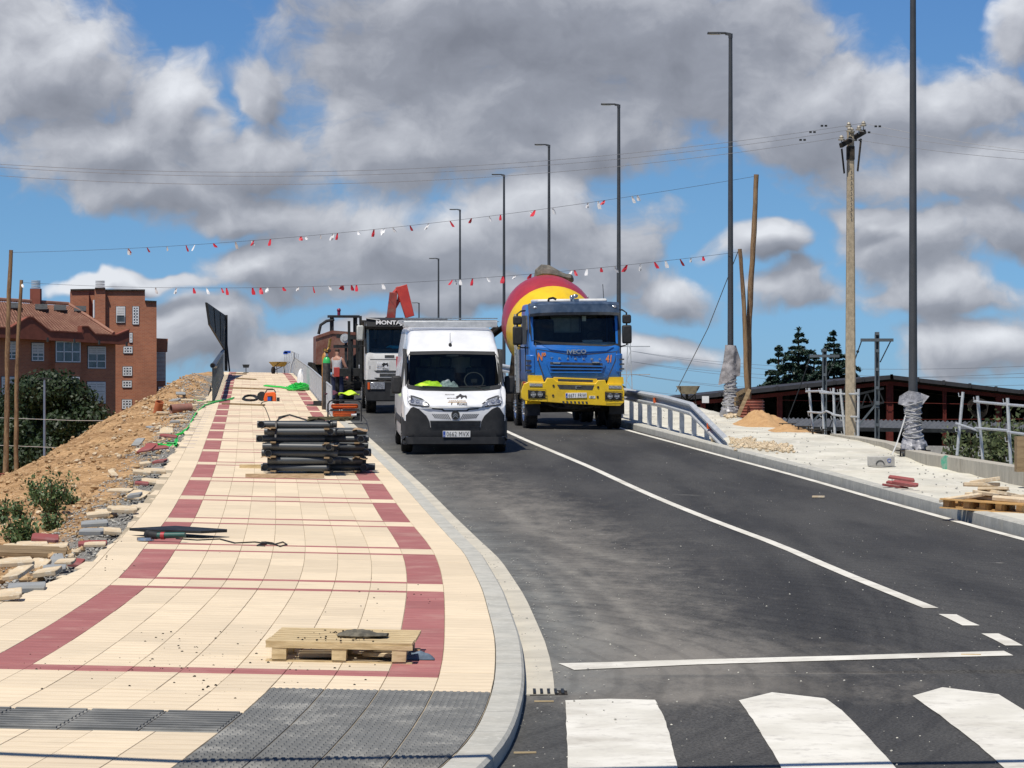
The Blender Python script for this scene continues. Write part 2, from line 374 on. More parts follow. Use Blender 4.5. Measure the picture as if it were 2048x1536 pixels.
# ------------------------------------------------------------------ the shape of the ground (x = right, y = depth from the camera foot)
_pd = np.array([-60, 5, 20, 27, 32.3, 37.7, 43, 48.3, 53.7, 59, 64.3, 69.6, 75, 80.3, 107.6, 130, 144, 158, 172, 190, 229, 260, 400.])
_pz = np.array([0, 0, 0, .07, .122, .19, .312, .433, .585, .723, .871, 1.015, 1.151, 1.297, 2.09, 2.68, 3.05, 3.25, 3.15, 2.3, -.8, -2, -2.4])
_dd = np.arange(-60, 400, .25); _zz = np.interp(_dd, _pd, _pz)
for _ in range(2):
    _zz = np.convolve(np.pad(_zz, 12, 'edge'), np.ones(25)/25, 'valid')
def prof(D): return float(np.interp(D, _dd, _zz))
def curve(ds, xs, it=2, k=9):
    ds = np.array(ds, float); xs = np.array(xs, float); z = np.interp(_dd, ds, xs)
    lo = _dd < ds[0]; hi = _dd > ds[-1]
    z[lo] = xs[0]+(xs[1]-xs[0])/(ds[1]-ds[0])*(_dd[lo]-ds[0]); z[hi] = xs[-1]+(xs[-1]-xs[-2])/(ds[-1]-ds[-2])*(_dd[hi]-ds[-1])
    for _ in range(it): z = np.convolve(np.pad(z, k, 'edge'), np.ones(2*k+1)/(2*k+1), 'valid')
    return lambda D: float(np.interp(D, _dd, z))
XL = curve([12, 14.3, 15.7, 18.15, 19.3, 27, 32.3, 37.7, 43, 48.3, 53.7, 80.3, 107.6, 144.3], [-3.43, -3.28, -3.2, -3.1, -3.1, -3.25, -3.66, -4.05, -4.48, -4.91, -5.36, -7.73, -10.17, -13.47])
XR = curve([12, 14.3, 15.7, 18.15, 19.3, 27, 32.3, 37.7, 43, 48.3, 53.7, 80.3, 107.6, 144.3], [-1.1, -.95, -.88, -.76, -.775, -.94, -1.18, -1.62, -2.05, -2.465, -2.95, -5.4, -7.83, -11.13])
XK = curve([11, 13, 14.3, 15.8, 18.15, 19.3, 22, 27, 32.3, 37.7, 43, 48.3, 53.7, 80.3, 107.6, 144], [-.95, -.55, -.35, -.2, -.12, -.108, -.123, -.27, -.52, -.94, -1.37, -1.81, -2.31, -4.78, -7.2, -10.5], k=3)
XE = curve([10, 15, 24, 27, 33, 62, 100, 144], [-4.9, -4.75, -4.25, -4.05, -4.45, -6.98, -10.3, -14.3])
def zpav(X, D): return prof(D)-.02*(X-XR(D))
def XC(D): return 5.7-.0815*D          # centre line
def XRE(D): return 9.1-.0850*D         # right edge line
def zroad(X, D):
    c = XC(D); d = X-c
    z = prof(D)-.05-.014*(math.sqrt(d*d+.3)-.55)
    return z
def XRK(D): return XRE(D)+.22          # right kerb face
def zgrav(X, D): return zroad(XRK(D), D)+.15-.01*(X-XRK(D))
def W(px, py, s): return Vector(((px-1024)/s, F/s, EYE-(py-HOR)/s))
def hit(px, py, zf, lo=10, hi=160):
    """where the sight line through a photo pixel meets a ground surface"""
    a = (px-1024)/F; b = -(py-HOR)/F; D = lo; prev = lo
    while D < hi:
        if EYE+b*D <= zf(a*D, D):
            l, h = prev, D
            for _ in range(18):
                m = (l+h)/2
                if EYE+b*m <= zf(a*m, m): h = m
                else: l = m
            return Vector((a*h, h, zf(a*h, h)))
        prev = D; D += .4
    return Vector((a*hi, hi, zf(a*hi, hi)))
def PV(px, py): return hit(px, py, zpav)
def RD(px, py): return hit(px, py, zroad)
def GR(px, py): return hit(px, py, zgrav)
# embankment of loose earth on the left
_cp = []
def _c(px, py, D): _cp.append(((px-1024)*D/F, D, EYE-(py-HOR)*D/F))
for a in [(430,746,122),(400,747,112),(362,754,106),(322,781,99),(275,806,94),(230,830,88),(180,869,80),(120,906,72),(60,946,65),(0,976,60),(-70,1003,56),
          (0,1100,35),(100,1050,40),(0,1040,44),(200,1000,47),(150,940,58),(250,900,65),(250,955,54),(330,850,78),(300,872,73),(380,800,95),(415,772,104),(0,1235,24),(100,1150,30),(-100,1150,30),(-120,1050,42)]: _c(*a)
for D in range(8, 150, 6):
    _cp.append((XE(D), D, zpav(XE(D), D)-.03)); _cp.append((XE(D)+3, D, zpav(XE(D), D)-.3))
    if D > 100: _cp.append((XE(D)-1.2, D, prof(D)+(.35 if D < 130 else .1)))
for D in (60, 70, 80, 90, 100, 110, 120, 135, 150):
    _cp.append((-20, D, -3.2)); _cp.append((-40, D, -3.6)); _cp.append((-16.5 if D < 125 else -20, D+2, -2.2))
for x_, d_, z_ in [(-8,10,-.05),(-14,20,-.2),(-20,35,-.6),(-25,10,-.6),(-14,40,-.3),(-17,50,-1.6),(-30,50,-2.6),(-30,30,-1.2),(-12,14,-.1)]: _cp.append((x_, d_, z_))
_cp = np.array(_cp); _S = np.array([1, .35])
_A = np.linalg.norm((_cp[:, None, :2]-_cp[None, :, :2])*_S, axis=2)
_n = len(_cp); _M = np.zeros((_n+3, _n+3)); _M[:_n, :_n] = _A+np.eye(_n)*-.04; _M[:_n, _n:] = np.c_[np.ones(_n), _cp[:, :2]*_S]; _M[_n:, :_n] = _M[:_n, _n:].T
_w = np.linalg.solve(_M, np.r_[_cp[:, 2], 0, 0, 0])
def zdirt0(X, D):
    r = np.linalg.norm((_cp[:, :2]-np.array([X, D]))*_S, axis=1)
    return float(r @ _w[:_n]+_w[_n]+_w[_n+1]*X*_S[0]+_w[_n+2]*D*_S[1])
from mathutils import noise as mnoise
def zdirt(X, D):
    e = XE(D)-X; k = min(1, max(0, e/1.2))
    n = mnoise.fractal(Vector((X*.9, D*.35, 3)), .9, 2.1, 5)*.16+mnoise.fractal(Vector((X*3, D*1.4, 8)), .8, 2.2, 4)*.05
    return zdirt0(X, D)+n*k
def DT(px, py): return hit(px, py, zdirt, 14, 130)

# ------------------------------------------------------------------ setting: far ground, road, markings
m_field = material('field_ground', (.16, .13, .08), (.09, .10, .045), .08, .95)
far = MB(); far.grid(lambda u, v: (-2500+5000*u, -300+4300*v, -4.3-(0 if 0 else 0)), 20, 20)
tag(far.obj('ground', m_field), kind='structure')

def asphalt():
    m = bpy.data.materials.new('asphalt'); m.use_nodes = True; t = m.node_tree; b = t.nodes['Principled BSDF']
    tc = N(t, 'ShaderNodeTexCoord'); at = N(t, 'ShaderNodeVertexColor'); at.layer_name = 'dust'
    o = tc.outputs['Object']
    mp = N(t, 'ShaderNodeMapping'); mp.inputs['Rotation'].default_value = (0, 0, -R(4.8)); mp.inputs['Scale'].default_value = (1, .16, 1); t.links.new(o, mp.inputs[0])
    mp2 = N(t, 'ShaderNodeMapping'); mp2.inputs['Rotation'].default_value = (0, 0, R(32)); mp2.inputs['Scale'].default_value = (1.2, .38, 1); t.links.new(o, mp2.inputs[0])
    n1 = N(t, 'ShaderNodeTexNoise', i_Scale=.9, i_Detail=7, i_Roughness=.6); t.links.new(mp.outputs[0], n1.inputs['Vector'])
    n2 = N(t, 'ShaderNodeTexNoise', i_Scale=55, i_Detail=3, i_Roughness=.7); t.links.new(o, n2.inputs['Vector'])
    n3 = N(t, 'ShaderNodeTexNoise', i_Scale=2.6, i_Detail=12, i_Roughness=.78); t.links.new(mp2.outputs[0], n3.inputs['Vector'])
    n5 = N(t, 'ShaderNodeTexNoise', i_Scale=.9, i_Detail=9, i_Roughness=.72); t.links.new(o, n5.inputs['Vector'])
    base = N(t, 'ShaderNodeMix', data_type='RGBA'); base.inputs[6].default_value = (.040, .039, .037, 1); base.inputs[7].default_value = (.066, .064, .059, 1)
    t.links.new(smooth(t, n1.outputs[0], .34, .66), base.inputs[0])
    gr = N(t, 'ShaderNodeMix', data_type='RGBA', blend_type='MULTIPLY'); gr.inputs[0].default_value = 1
    t.links.new(base.outputs[2], gr.inputs[6]); t.links.new(smooth(t, n2.outputs[0], .3, .7, .5, 1.65), gr.inputs[7])
    # dust tracked from the works
    sp = N(t, 'ShaderNodeSeparateColor'); t.links.new(at.outputs[0], sp.inputs[0])
    f = math_(t, 'ADD', math_(t, 'MULTIPLY', sp.outputs[0], 1.35), math_(t, 'MULTIPLY', math_(t, 'SUBTRACT', n3.outputs[0], .5), 2.2))
    f = math_(t, 'ADD', f, math_(t, 'MULTIPLY', math_(t, 'SUBTRACT', n5.outputs[0], .5), .7))
    f = smooth(t, f, .25, 1.45, 0, .46)
    d = N(t, 'ShaderNodeMix', data_type='RGBA'); t.links.new(f, d.inputs[0]); t.links.new(gr.outputs[2], d.inputs[6]); d.inputs[7].default_value = (.36, .33, .28, 1)
    # greenish grey cement film by the gutter
    f2 = math_(t, 'MULTIPLY', sp.outputs[1], smooth(t, n5.outputs[0], .3, .7, .35, 1))
    d2 = N(t, 'ShaderNodeMix', data_type='RGBA'); t.links.new(math_(t, 'MULTIPLY', f2, .6), d2.inputs[0]); t.links.new(d.outputs[2], d2.inputs[6]); d2.inputs[7].default_value = (.24, .25, .235, 1)
    # pale chippings and dry smears lying on the surface
    vo = N(t, 'ShaderNodeTexVoronoi', i_Scale=5.5); t.links.new(o, vo.inputs['Vector'])
    ch = math_(t, 'LESS_THAN', vo.outputs[0], .05)
    mp3 = N(t, 'ShaderNodeMapping'); mp3.inputs['Scale'].default_value = (.55, .9, 1); t.links.new(o, mp3.inputs[0])
    n6 = N(t, 'ShaderNodeTexNoise', i_Scale=2.3, i_Detail=5, i_Roughness=.6); t.links.new(mp3.outputs[0], n6.inputs['Vector'])
    sm = smooth(t, n6.outputs[0], .69, .80, 0, .55)
    sel = math_(t, 'ADD', math_(t, 'MULTIPLY', ch, .6), sm, clamp=True)
    d3 = N(t, 'ShaderNodeMix', data_type='RGBA'); t.links.new(sel, d3.inputs[0]); t.links.new(d2.outputs[2], d3.inputs[6]); d3.inputs[7].default_value = (.45, .43, .38, 1)
    # tyre rubber arcs
    wv = N(t, 'ShaderNodeTexWave', i_Scale=1.05, i_Distortion=1.2, i_Detail=2); wv.wave_type = 'RINGS'; wv.rings_direction = 'Z'
    mp4 = N(t, 'ShaderNodeMapping'); mp4.inputs['Location'].default_value = (9, -20, 0); t.links.new(o, mp4.inputs[0]); t.links.new(mp4.outputs[0], wv.inputs[0])
    dk = N(t, 'ShaderNodeMix', data_type='RGBA', blend_type='MULTIPLY'); t.links.new(math_(t, 'MULTIPLY', smooth(t, wv.outputs[1], .8, 1), .28), dk.inputs[0]); t.links.new(d3.outputs[2], dk.inputs[6]); dk.inputs[7].default_value = (.45, .45, .45, 1)
    tm = math_(t, 'SUBTRACT', sp.outputs[2], .5); nz = smooth(t, n3.outputs[0], .32, .62, .35, 1)
    a1 = N(t, 'ShaderNodeMix', data_type='RGBA'); t.links.new(math_(t, 'MULTIPLY', math_(t, 'MULTIPLY', math_(t, 'MAXIMUM', tm, 0), 1.0), nz), a1.inputs[0]); t.links.new(dk.outputs[2], a1.inputs[6]); a1.inputs[7].default_value = (.36, .34, .29, 1)
    a2 = N(t, 'ShaderNodeMix', data_type='RGBA', blend_type='MULTIPLY'); t.links.new(math_(t, 'MULTIPLY', math_(t, 'MULTIPLY', math_(t, 'MINIMUM', tm, 0), -1.5), nz), a2.inputs[0]); t.links.new(a1.outputs[2], a2.inputs[6]); a2.inputs[7].default_value = (.42, .42, .42, 1)
    t.links.new(a2.outputs[2], b.inputs['Base Color'])
    b.inputs['Roughness'].default_value = .82; b.inputs['Specular IOR Level'].default_value = .25
    bp = N(t, 'ShaderNodeBump', i_Strength=.6, i_Distance=.006); t.links.new(n2.outputs[0], bp.inputs['Height']); t.links.new(bp.outputs[0], b.inputs['Normal'])
    return m
m_asphalt = asphalt()
def kerb_out(D): return XK(D)+.20
def gauss(x, c, w): return math.exp(-((x-c)/w)**2)
road = MB(); NV, NU = 330, 130
Ds = [6+(150*(i/NV)**1.35) if i < NV else 0 for i in range(NV+1)]; Ds[-1] = 156
Ds += [165, 175, 185, 195, 210, 230, 260]
attr = []
def _track(pts, w, a, d0=None, d1=None):
    q = sorted((RD(*p).y, RD(*p).x) for p in pts); return ([b for b, _ in q], [c for _, c in q], w, a)
TR_L = [_track(p_, w_, a_) for p_, w_, a_ in (([(1030,1080),(1120,1130),(1220,1190),(1330,1280)], .10, .8), ([(1035,1095),(1110,1150),(1180,1220),(1230,1300)], .08, .6), ([(1000,1010),(1090,1070),(1200,1110),(1330,1135)], .12, .5), ([(1040,1120),(1090,1190),(1130,1270),(1150,1320)], .09, .5), ([(1350,1296),(1300,1250),(1250,1200),(1150,1110)], .06, .4))]
TR_D = [_track(p_, w_, a_) for p_, w_, a_ in (([(1560,1040),(1650,1130),(1690,1210),(1680,1300),(1660,1420)], .16, .9), ([(1330,950),(1480,1060),(1590,1170),(1620,1290),(1600,1420)], .20, .7), ([(1700,1150),(1770,1210),(1800,1270),(1790,1330)], .05, .9), ([(1730,1150),(1800,1205),(1835,1270),(1822,1340)], .05, .9), ([(1660,1150),(1735,1215),(1762,1280),(1752,1340)], .05, .8))]
def tracks(X, D, T):
    v = 0
    for ys, xs, w, a in T:
        if ys[0] <= D <= ys[-1]: v = max(v, a*math.exp(-((X-float(np.interp(D, ys, xs)))/w)**2)*min(1, (D-ys[0])/1.5, (ys[-1]-D)/1.5+.05))
    return v
def road_pt(u, D):
    x0 = kerb_out(D)-.05 if D > 15 else -14; x1 = XRK(D)+.05 if D > 20 else 26
    if D <= 15: x0 = kerb_out(D)-.05-(0)
    return x0+(x1-x0)*u, D
for D in Ds:
    for i in range(NU+1):
        X, _ = road_pt(i/NU, D); road.v.append((X, D, zroad(X, D)))
        dl = X-kerb_out(D)
        dust = .62*gauss(dl, 1.2, 1.5)*gauss(D, 38, 16)+.55*gauss(X, 1.2, 1.6)*gauss(D, 20.6, 2.2)+.35*gauss(dl, .3, 1.5)*gauss(D, 60, 18)+.35*gauss(dl, .9, .8)*gauss(D, 25, 6)+.3*gauss(D, 18.6, .7)*gauss(X, 1, 2.4)
        film = gauss(dl, .15, .55)*(.9 if D < 40 else .6)*(1 if D > 18.9 else .25)
        tl = tracks(X, D, TR_L) if D < 60 else 0; td = tracks(X, D, TR_D) if D < 60 else 0
        c_ = XC(D) if D > 24 else 1e3
        for o_ in (-2.75, -.95, .95, 2.75): td = max(td, .38*gauss(X-c_-o_*1.0, 0, .28)) if abs(X-c_) < 5 else td
        attr.append((min(1, dust), film, .5+.5*tl-.5*td))
nn = NU+1
for j in range(len(Ds)-1):
    for i in range(NU): road.f.append((j*nn+i, j*nn+i+1, (j+1)*nn+i+1, (j+1)*nn+i))
ro = road.obj('road', m_asphalt, ang=80); tag(ro, kind='structure')
ca = ro.data.color_attributes.new('dust', 'FLOAT_COLOR', 'POINT')
for k, (a, b_, c_) in enumerate(attr): ca.data[k].color = (a, b_, c_, 1)

m_paint = material('road_paint', (.72, .70, .63), (.60, .58, .51), 1.6, .75, bump=.002, c3=(.52, .50, .45), dirt=.6, dirtcol=(.36, .33, .28), bscale=60)
def marking(pts, name='road_marking', lift=.005, step=.35, ragged=.006):
    bm = bmesh.new(); vs = [bm.verts.new((p.x, p.y, 0)) for p in pts]; bm.faces.new(vs)
    ys = [p.y for p in pts]; xs = [p.x for p in pts]
    for a0, a1, no in ((min(ys), max(ys), (0, 1, 0)), (min(xs), max(xs), (1, 0, 0))):
        k = max(1, min(220, int((a1-a0)/step)))
        for i in range(1, k):
            a = a0+(a1-a0)*i/k
            bmesh.ops.bisect_plane(bm, geom=bm.verts[:]+bm.edges[:]+bm.faces[:], plane_co=tuple(c*a for c in no), plane_no=no)
    bmesh.ops.triangulate(bm, faces=bm.faces[:])
    for v in bm.verts:
        if v.is_boundary: v.co.x += random.uniform(-ragged, ragged); v.co.y += random.uniform(-ragged, ragged)
        v.co.z = zroad(v.co.x, v.co.y)+lift
    bmesh.ops.recalc_face_normals(bm, faces=bm.faces)
    if sum(f.normal.z for f in bm.faces) < 0: bmesh.ops.reverse_faces(bm, faces=bm.faces)
    me = bpy.data.meshes.new(name); bm.to_mesh(me); bm.free(); me.materials.append(m_paint)
    o = bpy.data.objects.new(name, me); C.objects.link(o); o.parent = ro
    return o
def pix(lst): return [RD(*p) for p in lst]
for poly in ([(1131,1402),(1220,1399),(1310,1401),(1330,1440),(1344,1490),(1366,1580),(1138,1580),(1134,1480)],
             [(1478,1402),(1545,1386),(1650,1398),(1683,1421),(1730,1468),(1830,1580),(1586,1580),(1540,1496),(1508,1444)],
             [(1825,1393),(1885,1376),(1997,1390),(2048,1421),(2240,1580),(2055,1580),(1962,1496),(1880,1432)],
             [(2160,1385),(2230,1366),(2345,1380),(2420,1420),(2600,1520),(2500,1560),(2300,1470)]):
    marking(pix(poly), 'crosswalk_stripe', step=.25, ragged=.003)
marking(pix([(1118,1328),(1400,1320),(1700,1312),(2008,1303),(2027,1312),(1700,1321),(1400,1330),(1150,1341)]), 'stop_line', step=.3)
marking(pix([(1878,1229),(1914,1230),(1958,1252),(1926,1252)]), 'dash'); marking(pix([(1964,1268),(1998,1268),(2047,1292),(2011,1292)]), 'dash')
def line_along(cx, w, D0, D1, name):
    n = int((D1-D0)/2)+1; Dk = [D0+(D1-D0)*i/n for i in range(n+1)]
    mb = MB(); 
    for D in Dk:
        for k in (-.5, .5): X = cx(D)+w*k; mb.v.append((X, D, zroad(X, D)+.005))
    mb.f = [(2*i, 2*i+1, 2*i+3, 2*i+2) for i in range(n)]
    o = mb.obj(name, m_paint, ro); return o
_cl = [RD(*p) for p in [(1862,1217),(1672,1141),(1560,1090),(1323,1000),(1180,934),(1046,878)]]
fc = curve([p.y for p in _cl]+[120, 150], [p.x for p in _cl]+[XC(120), XC(150)], k=6)
line_along(fc, .13, _cl[0].y, 150, 'centre_line')
_el = [RD(*p) for p in [(2047,1079),(1886,1035),(1752,998),(1640,965),(1432,909),(1267,864)]]
fe = curve([p.y for p in _el]+[110, 150], [p.x for p in _el]+[XRE(110), XRE(150)], k=6)
line_along(fe, .13, 26, 150, 'edge_line')

# ------------------------------------------------------------------ pavement of ribbed slabs
def slab_mat(name, c1, c2, ribs=30, ribamt=.004, dirt=.25, dirtc=(.40, .33, .22)):
    m = bpy.data.materials.new(name); m.use_nodes = True; t = m.node_tree; b = t.nodes['Principled BSDF']
    tc = N(t, 'ShaderNodeTexCoord'); o = tc.outputs['Object']; oi = N(t, 'ShaderNodeObjectInfo')
    ge = N(t, 'ShaderNodeNewGeometry'); rnd = ge.outputs['Random Per Island']
    n1 = N(t, 'ShaderNodeTexNoise', i_Scale=2.2, i_Detail=7, i_Roughness=.65); t.links.new(o, n1.inputs['Vector'])
    mp = N(t, 'ShaderNodeMapping'); mp.inputs['Scale'].default_value = (1.2, 9, 1); t.links.new(o, mp.inputs[0])
    n2 = N(t, 'ShaderNodeTexNoise', i_Scale=2.4, i_Detail=6, i_Roughness=.7); t.links.new(mp.outputs[0], n2.inputs['Vector'])
    mx = N(t, 'ShaderNodeMix', data_type='RGBA'); mx.inputs[6].default_value = (*c1, 1); mx.inputs[7].default_value = (*c2, 1)
    t.links.new(smooth(t, n2.outputs[0], .3, .72), mx.inputs[0])
    rv = N(t, 'ShaderNodeMix', data_type='RGBA', blend_type='MULTIPLY'); rv.inputs[0].default_value = 1; t.links.new(mx.outputs[2], rv.inputs[6])
    mr = N(t, 'ShaderNodeMapRange'); mr.inputs[3].default_value = .88; mr.inputs[4].default_value = 1.05
    t.links.new(math_(t, 'FRACT', math_(t, 'ADD', rnd, oi.outputs['Random'])), mr.inputs[0]); t.links.new(mr.outputs[0], rv.inputs[7])
    dm = N(t, 'ShaderNodeMix', data_type='RGBA'); t.links.new(math_(t, 'MULTIPLY', smooth(t, n1.outputs[0], .46, .74), dirt), dm.inputs[0]); t.links.new(rv.outputs[2], dm.inputs[6]); dm.inputs[7].default_value = (*dirtc, 1)
    # grooves between the ribs get a darker, warmer tone
    sx = N(t, 'ShaderNodeSeparateXYZ'); t.links.new(o, sx.inputs[0])
    wv = math_(t, 'SINE', math_(t, 'MULTIPLY', math_(t, 'ADD', sx.outputs[1], math_(t, 'MULTIPLY', n1.outputs[0], .02)), ribs))
    gv = N(t, 'ShaderNodeMix', data_type='RGBA', blend_type='MULTIPLY'); t.links.new(smooth(t, wv, .55, 1, 0, .30), gv.inputs[0]); t.links.new(dm.outputs[2], gv.inputs[6]); gv.inputs[7].default_value = (.72, .68, .60, 1)
    t.links.new(gv.outputs[2], b.inputs['Base Color']); b.inputs['Roughness'].default_value = .85; b.inputs['Specular IOR Level'].default_value = .25
    hh = math_(t, 'ADD', math_(t, 'MULTIPLY', wv, -.5), n2.outputs[0])
    bp = N(t, 'ShaderNodeBump', i_Strength=.5, i_Distance=ribamt); t.links.new(hh, bp.inputs['Height']); t.links.new(bp.outputs[0], b.inputs['Normal'])
    return m
m_beige = slab_mat('beige_slab', (.76, .635, .455), (.655, .54, .385), dirt=.3, dirtc=(.50, .43, .32))
m_redslab = slab_mat('red_slab', (.40, .155, .145), (.31, .115, .11), dirt=.35, dirtc=(.52, .34, .28))
m_darkslab = slab_mat('charcoal_tactile_slab', (.125, .13, .128), (.19, .19, .18), dirt=.6, dirtc=(.42, .41, .37), ribs=1)
m_mortar = material('joint_mortar', (.44, .37, .27), (.33, .28, .20), 5, .95)
pav = structure('pavement')
base = MB()
bD = [8+1.0*i for i in range(0, 60)]+[68+3*i for i in range(1, 42)]
for D in bD:
    for k in range(9):
        X = XE(D)+.02+(XK(D)-XE(D)-.02)*k/8; base.v.append((X, D, zpav(X, D)-.0045))
base.f = [(j*9+i, j*9+i+1, (j+1)*9+i+1, (j+1)*9+i) for j in range(len(bD)-1) for i in range(8)]
base.obj('mortar_bed', m_mortar, pav, ang=80)
def XCcol(c, D):
    a, b_ = XL(D), XR(D); w = (b_-a)/7
    X = a+w*c
    return X
def slabv(c0, c1, D0, D1, g=.004, lift=0, ramp=None):
    vs = []
    for (c, D, sx_, sy_) in ((c0, D0, 1, 1), (c1, D0, -1, 1), (c1, D1, -1, -1), (c0, D1, 1, -1)):
        if c == 'E': X = XE(D)+random.uniform(-.03, .05)
        elif c == 'K': X = XK(D)
        else: X = min(XCcol(c, D), XK(D)-.0)
        X += g*sx_; Dy = D+g*2.0*sy_
        vs.append((X, Dy, zpav(X, Dy)+lift))
    return vs
tiles = []     # (verts4, kind)
rows = []
def addrow(D0, D1, kind): rows.append((D0, D1, kind))
D = 26.3
first = 18.95
addrow(first, first+.36, 'strip')
nrow = 8; L0 = (D-first-.36)/nrow
for i in range(nrow): addrow(first+.36+i*L0, first+.36+(i+1)*L0, 'slab')
while D < 150:
    addrow(D, D+.24, 'strip'); addrow(D+.24, D+1.13, 'gap'); addrow(D+1.13, D+1.37, 'strip')
    for i in range(4): addrow(D+1.37+i*.99, D+1.37+(i+1)*.99, 'slab')
    D += 5.33
for a, b_ in ((17.85, 18.95), (16.72, 17.85), (14.6, 15.68), (13.5, 14.6), (12.4, 13.5), (11.3, 12.4), (10.2, 11.3), (9.1, 10.2)): addrow(a, b_, 'plain')
for D0, D1, kind in rows:
    near = D0 < 17.8
    jit = random.uniform(-.002, .002)
    cols = [('E', -2), (-2, -1)] if D0 > 24 else [(-5, -4), (-4, -3), (-3, -2), (-2, -1)]
    for c0, c1 in cols+[(-1, 0)]+[(i, i+1) for i in range(7)]+[(7, 8), (8, 'K')]:
        red = (kind == 'slab' and c0 in (-1, 7)) or (kind == 'strip' and c0 not in ('E', -2, -3, -4, -5, 8))
        if near and (c0 in (5, 6, 7, 8)): continue
        if c0 == 'E' and random.random() < .16 and D0 < 90: continue      # a tile not laid yet, the bed shows
        if D0 == 17.85 and c0 in (5, 6, 7, 8): vs = slabv(c0, c1, 18.12, D1, .0022)
        elif c0 == 'E':
            vs = [list(v) for v in slabv(c0, c1, D0, D1, .0022)]
            sh = random.uniform(-.06, .06); vs[0][0] += sh; vs[3][0] += sh; vs = [tuple(v) for v in vs]
        else: vs = slabv(c0, c1, D0, D1, .0022, random.uniform(-.0015, .0015))
        tiles.append((vs, 'red' if red else 'beige', D0, D1))
# solid slabs: bevelled top, sides down into the bed
def slab_geo(mb, vs, h=.014, bev=.004):
    c = Vector((0, 0, 0))
    for v in vs: c += Vector(v)/4
    top = [tuple(Vector(v)+(Vector(v)-c)*-(bev/max(.1, (Vector(v)-c).length))+Vector((0, 0, bev*.6))) for v in vs]
    mb.add(list(vs)+top+[(v[0], v[1], v[2]-h) for v in vs], [(4,5,6,7)]+[(i, (i+1) % 4, 4+(i+1) % 4, 4+i) for i in range(4)]+[(8+i, 8+(i+1) % 4, (i+1) % 4, i) for i in range(4)])
tiles.sort(key=lambda a: a[2])
mats = {'beige': m_beige, 'red': m_redslab}
rest = {'beige': MB(), 'red': MB()}
for k, (vs, kind, D0, D1) in enumerate(tiles):
    if k < 60: pass
    vis = D1 > 14.2
    if vis and k < 330:
        mb = MB(); slab_geo(mb, vs); me = mb.mesh('paving_slab', False); me.materials.append(mats[kind])
        o = bpy.data.objects.new('paving_slab', me); C.objects.link(o); o.parent = pav
    else: slab_geo(rest[kind], vs)
for kind, mb in rest.items():
    o = mb.obj('paving_slabs_'+('pale' if kind == 'beige' else 'red'), mats[kind], pav, smooth=False, fix=False); o['kind'] = 'stuff'
# charcoal tactile slabs with rows of raised studs
def tactile(c0, c1, D0, D1, name='tactile_slab'):
    mb = MB(); vs = slabv(c0, c1, D0, D1, .004, .0); slab_geo(mb, vs)
    a = Vector(vs[0]); ex = (Vector(vs[1])-a); ey = Vector(vs[3])-a; ex2 = Vector(vs[2])-Vector(vs[3])
    nx = 8; ny = max(4, int((D1-D0)/.098))
    for i in range(nx):
        for j in range(ny):
            u = (i+.5)/nx; v = (j+.5)/ny
            p = a+ey*v+(ex*(1-v)+ex2*v)*u; w = ex.length/nx*.30; l = ey.length/ny*.27; h = .007
            q = [(-w, -l), (w, -l), (w, l), (-w, l)]
            b_ = len(mb.v)
            mb.v += [(p.x+x, p.y+y, p.z+.002) for x, y in q]+[(p.x+x*.65, p.y+y*.65, p.z+.002+h) for x, y in q]
            mb.f += [(b_+4, b_+5, b_+6, b_+7)]+[(b_+k, b_+(k+1) % 4, b_+4+(k+1) % 4, b_+4+k) for k in range(4)]
    me = mb.mesh(name, False); me.materials.append(m_darkslab)
    o = bpy.data.objects.new(name, me); C.objects.link(o); o.parent = pav
for j in range(8):
    D1 = 18.1-.98*j; D0 = D1-.98
    for c0, c1 in ((5, 6), (6, 7), (7, 8), (8, 'K')): tactile(c0, c1, D0, D1)
# charcoal guide strip with lengthwise ribs, left of the studs
for i in range(8):
    c1 = 5-1.29*i; c0 = c1-1.29
    mb = MB(); vs = slabv(c0, c1, 15.70, 16.70, .005); slab_geo(mb, vs)
    a = Vector(vs[0]); ex = Vector(vs[1])-a; ey = Vector(vs[3])-a
    for k in range(9):
        v = (k+.5)/9; p = a+ey*v; q = p+ex
        mb.beam((p.x+.01, p.y, p.z+.006), (q.x-.01, q.y, q.z+.006), .055, .012)
    me = mb.mesh('guide_slab', False); me.materials.append(m_darkslab); o = bpy.data.objects.new('guide_slab', me); C.objects.link(o); o.parent = pav

# kerb stones on the left, each its own stone, and the pale gutter strip beside them
lk = structure('kerb_left')
D = 11.0; n = 0
while D < 150:
    L = 1.0; mb = MB(); rings = []
    drop = .07 if D > 18.5 else .03
    for Dk in (D+.006, D+L/2, D+L-.006):
        x0 = XK(Dk)+.004; z = zpav(x0, Dk)+.002; x1 = x0+.19
        rings.append([(x0, Dk, z-.3), (x0, Dk, z-.004), (x0+.01, Dk, z), (x1-.018, Dk, z-.002), (x1, Dk, z-.02), (x1, Dk, z-.3)])
    mb.loft(rings)
    o = mb.obj('kerb_stone', m_kerb, lk); D += L; n += 1
m_gutter = material('gutter_cement', (.56, .52, .43), (.46, .43, .36), 1.8, .9, bump=.004, c3=(.52, .50, .42), dirt=.3, dirtcol=(.25, .24, .21))
D = 18.75
gt = structure('gutter')
while D < 95:
    L = 2.5; mb = MB(); rings = []
    for Dk in (D+.004, D+L/2, D+L-.004):
        x0 = XK(Dk)+.20; x1 = x0+.19; z = zroad(x0, Dk)
        rings.append([(x0, Dk, z-.08), (x0, Dk, z+.008), (x1, Dk, z+.012), (x1, Dk, z-.08)])
    mb.loft(rings); mb.obj('gutter_slab', m_gutter, gt); D += L
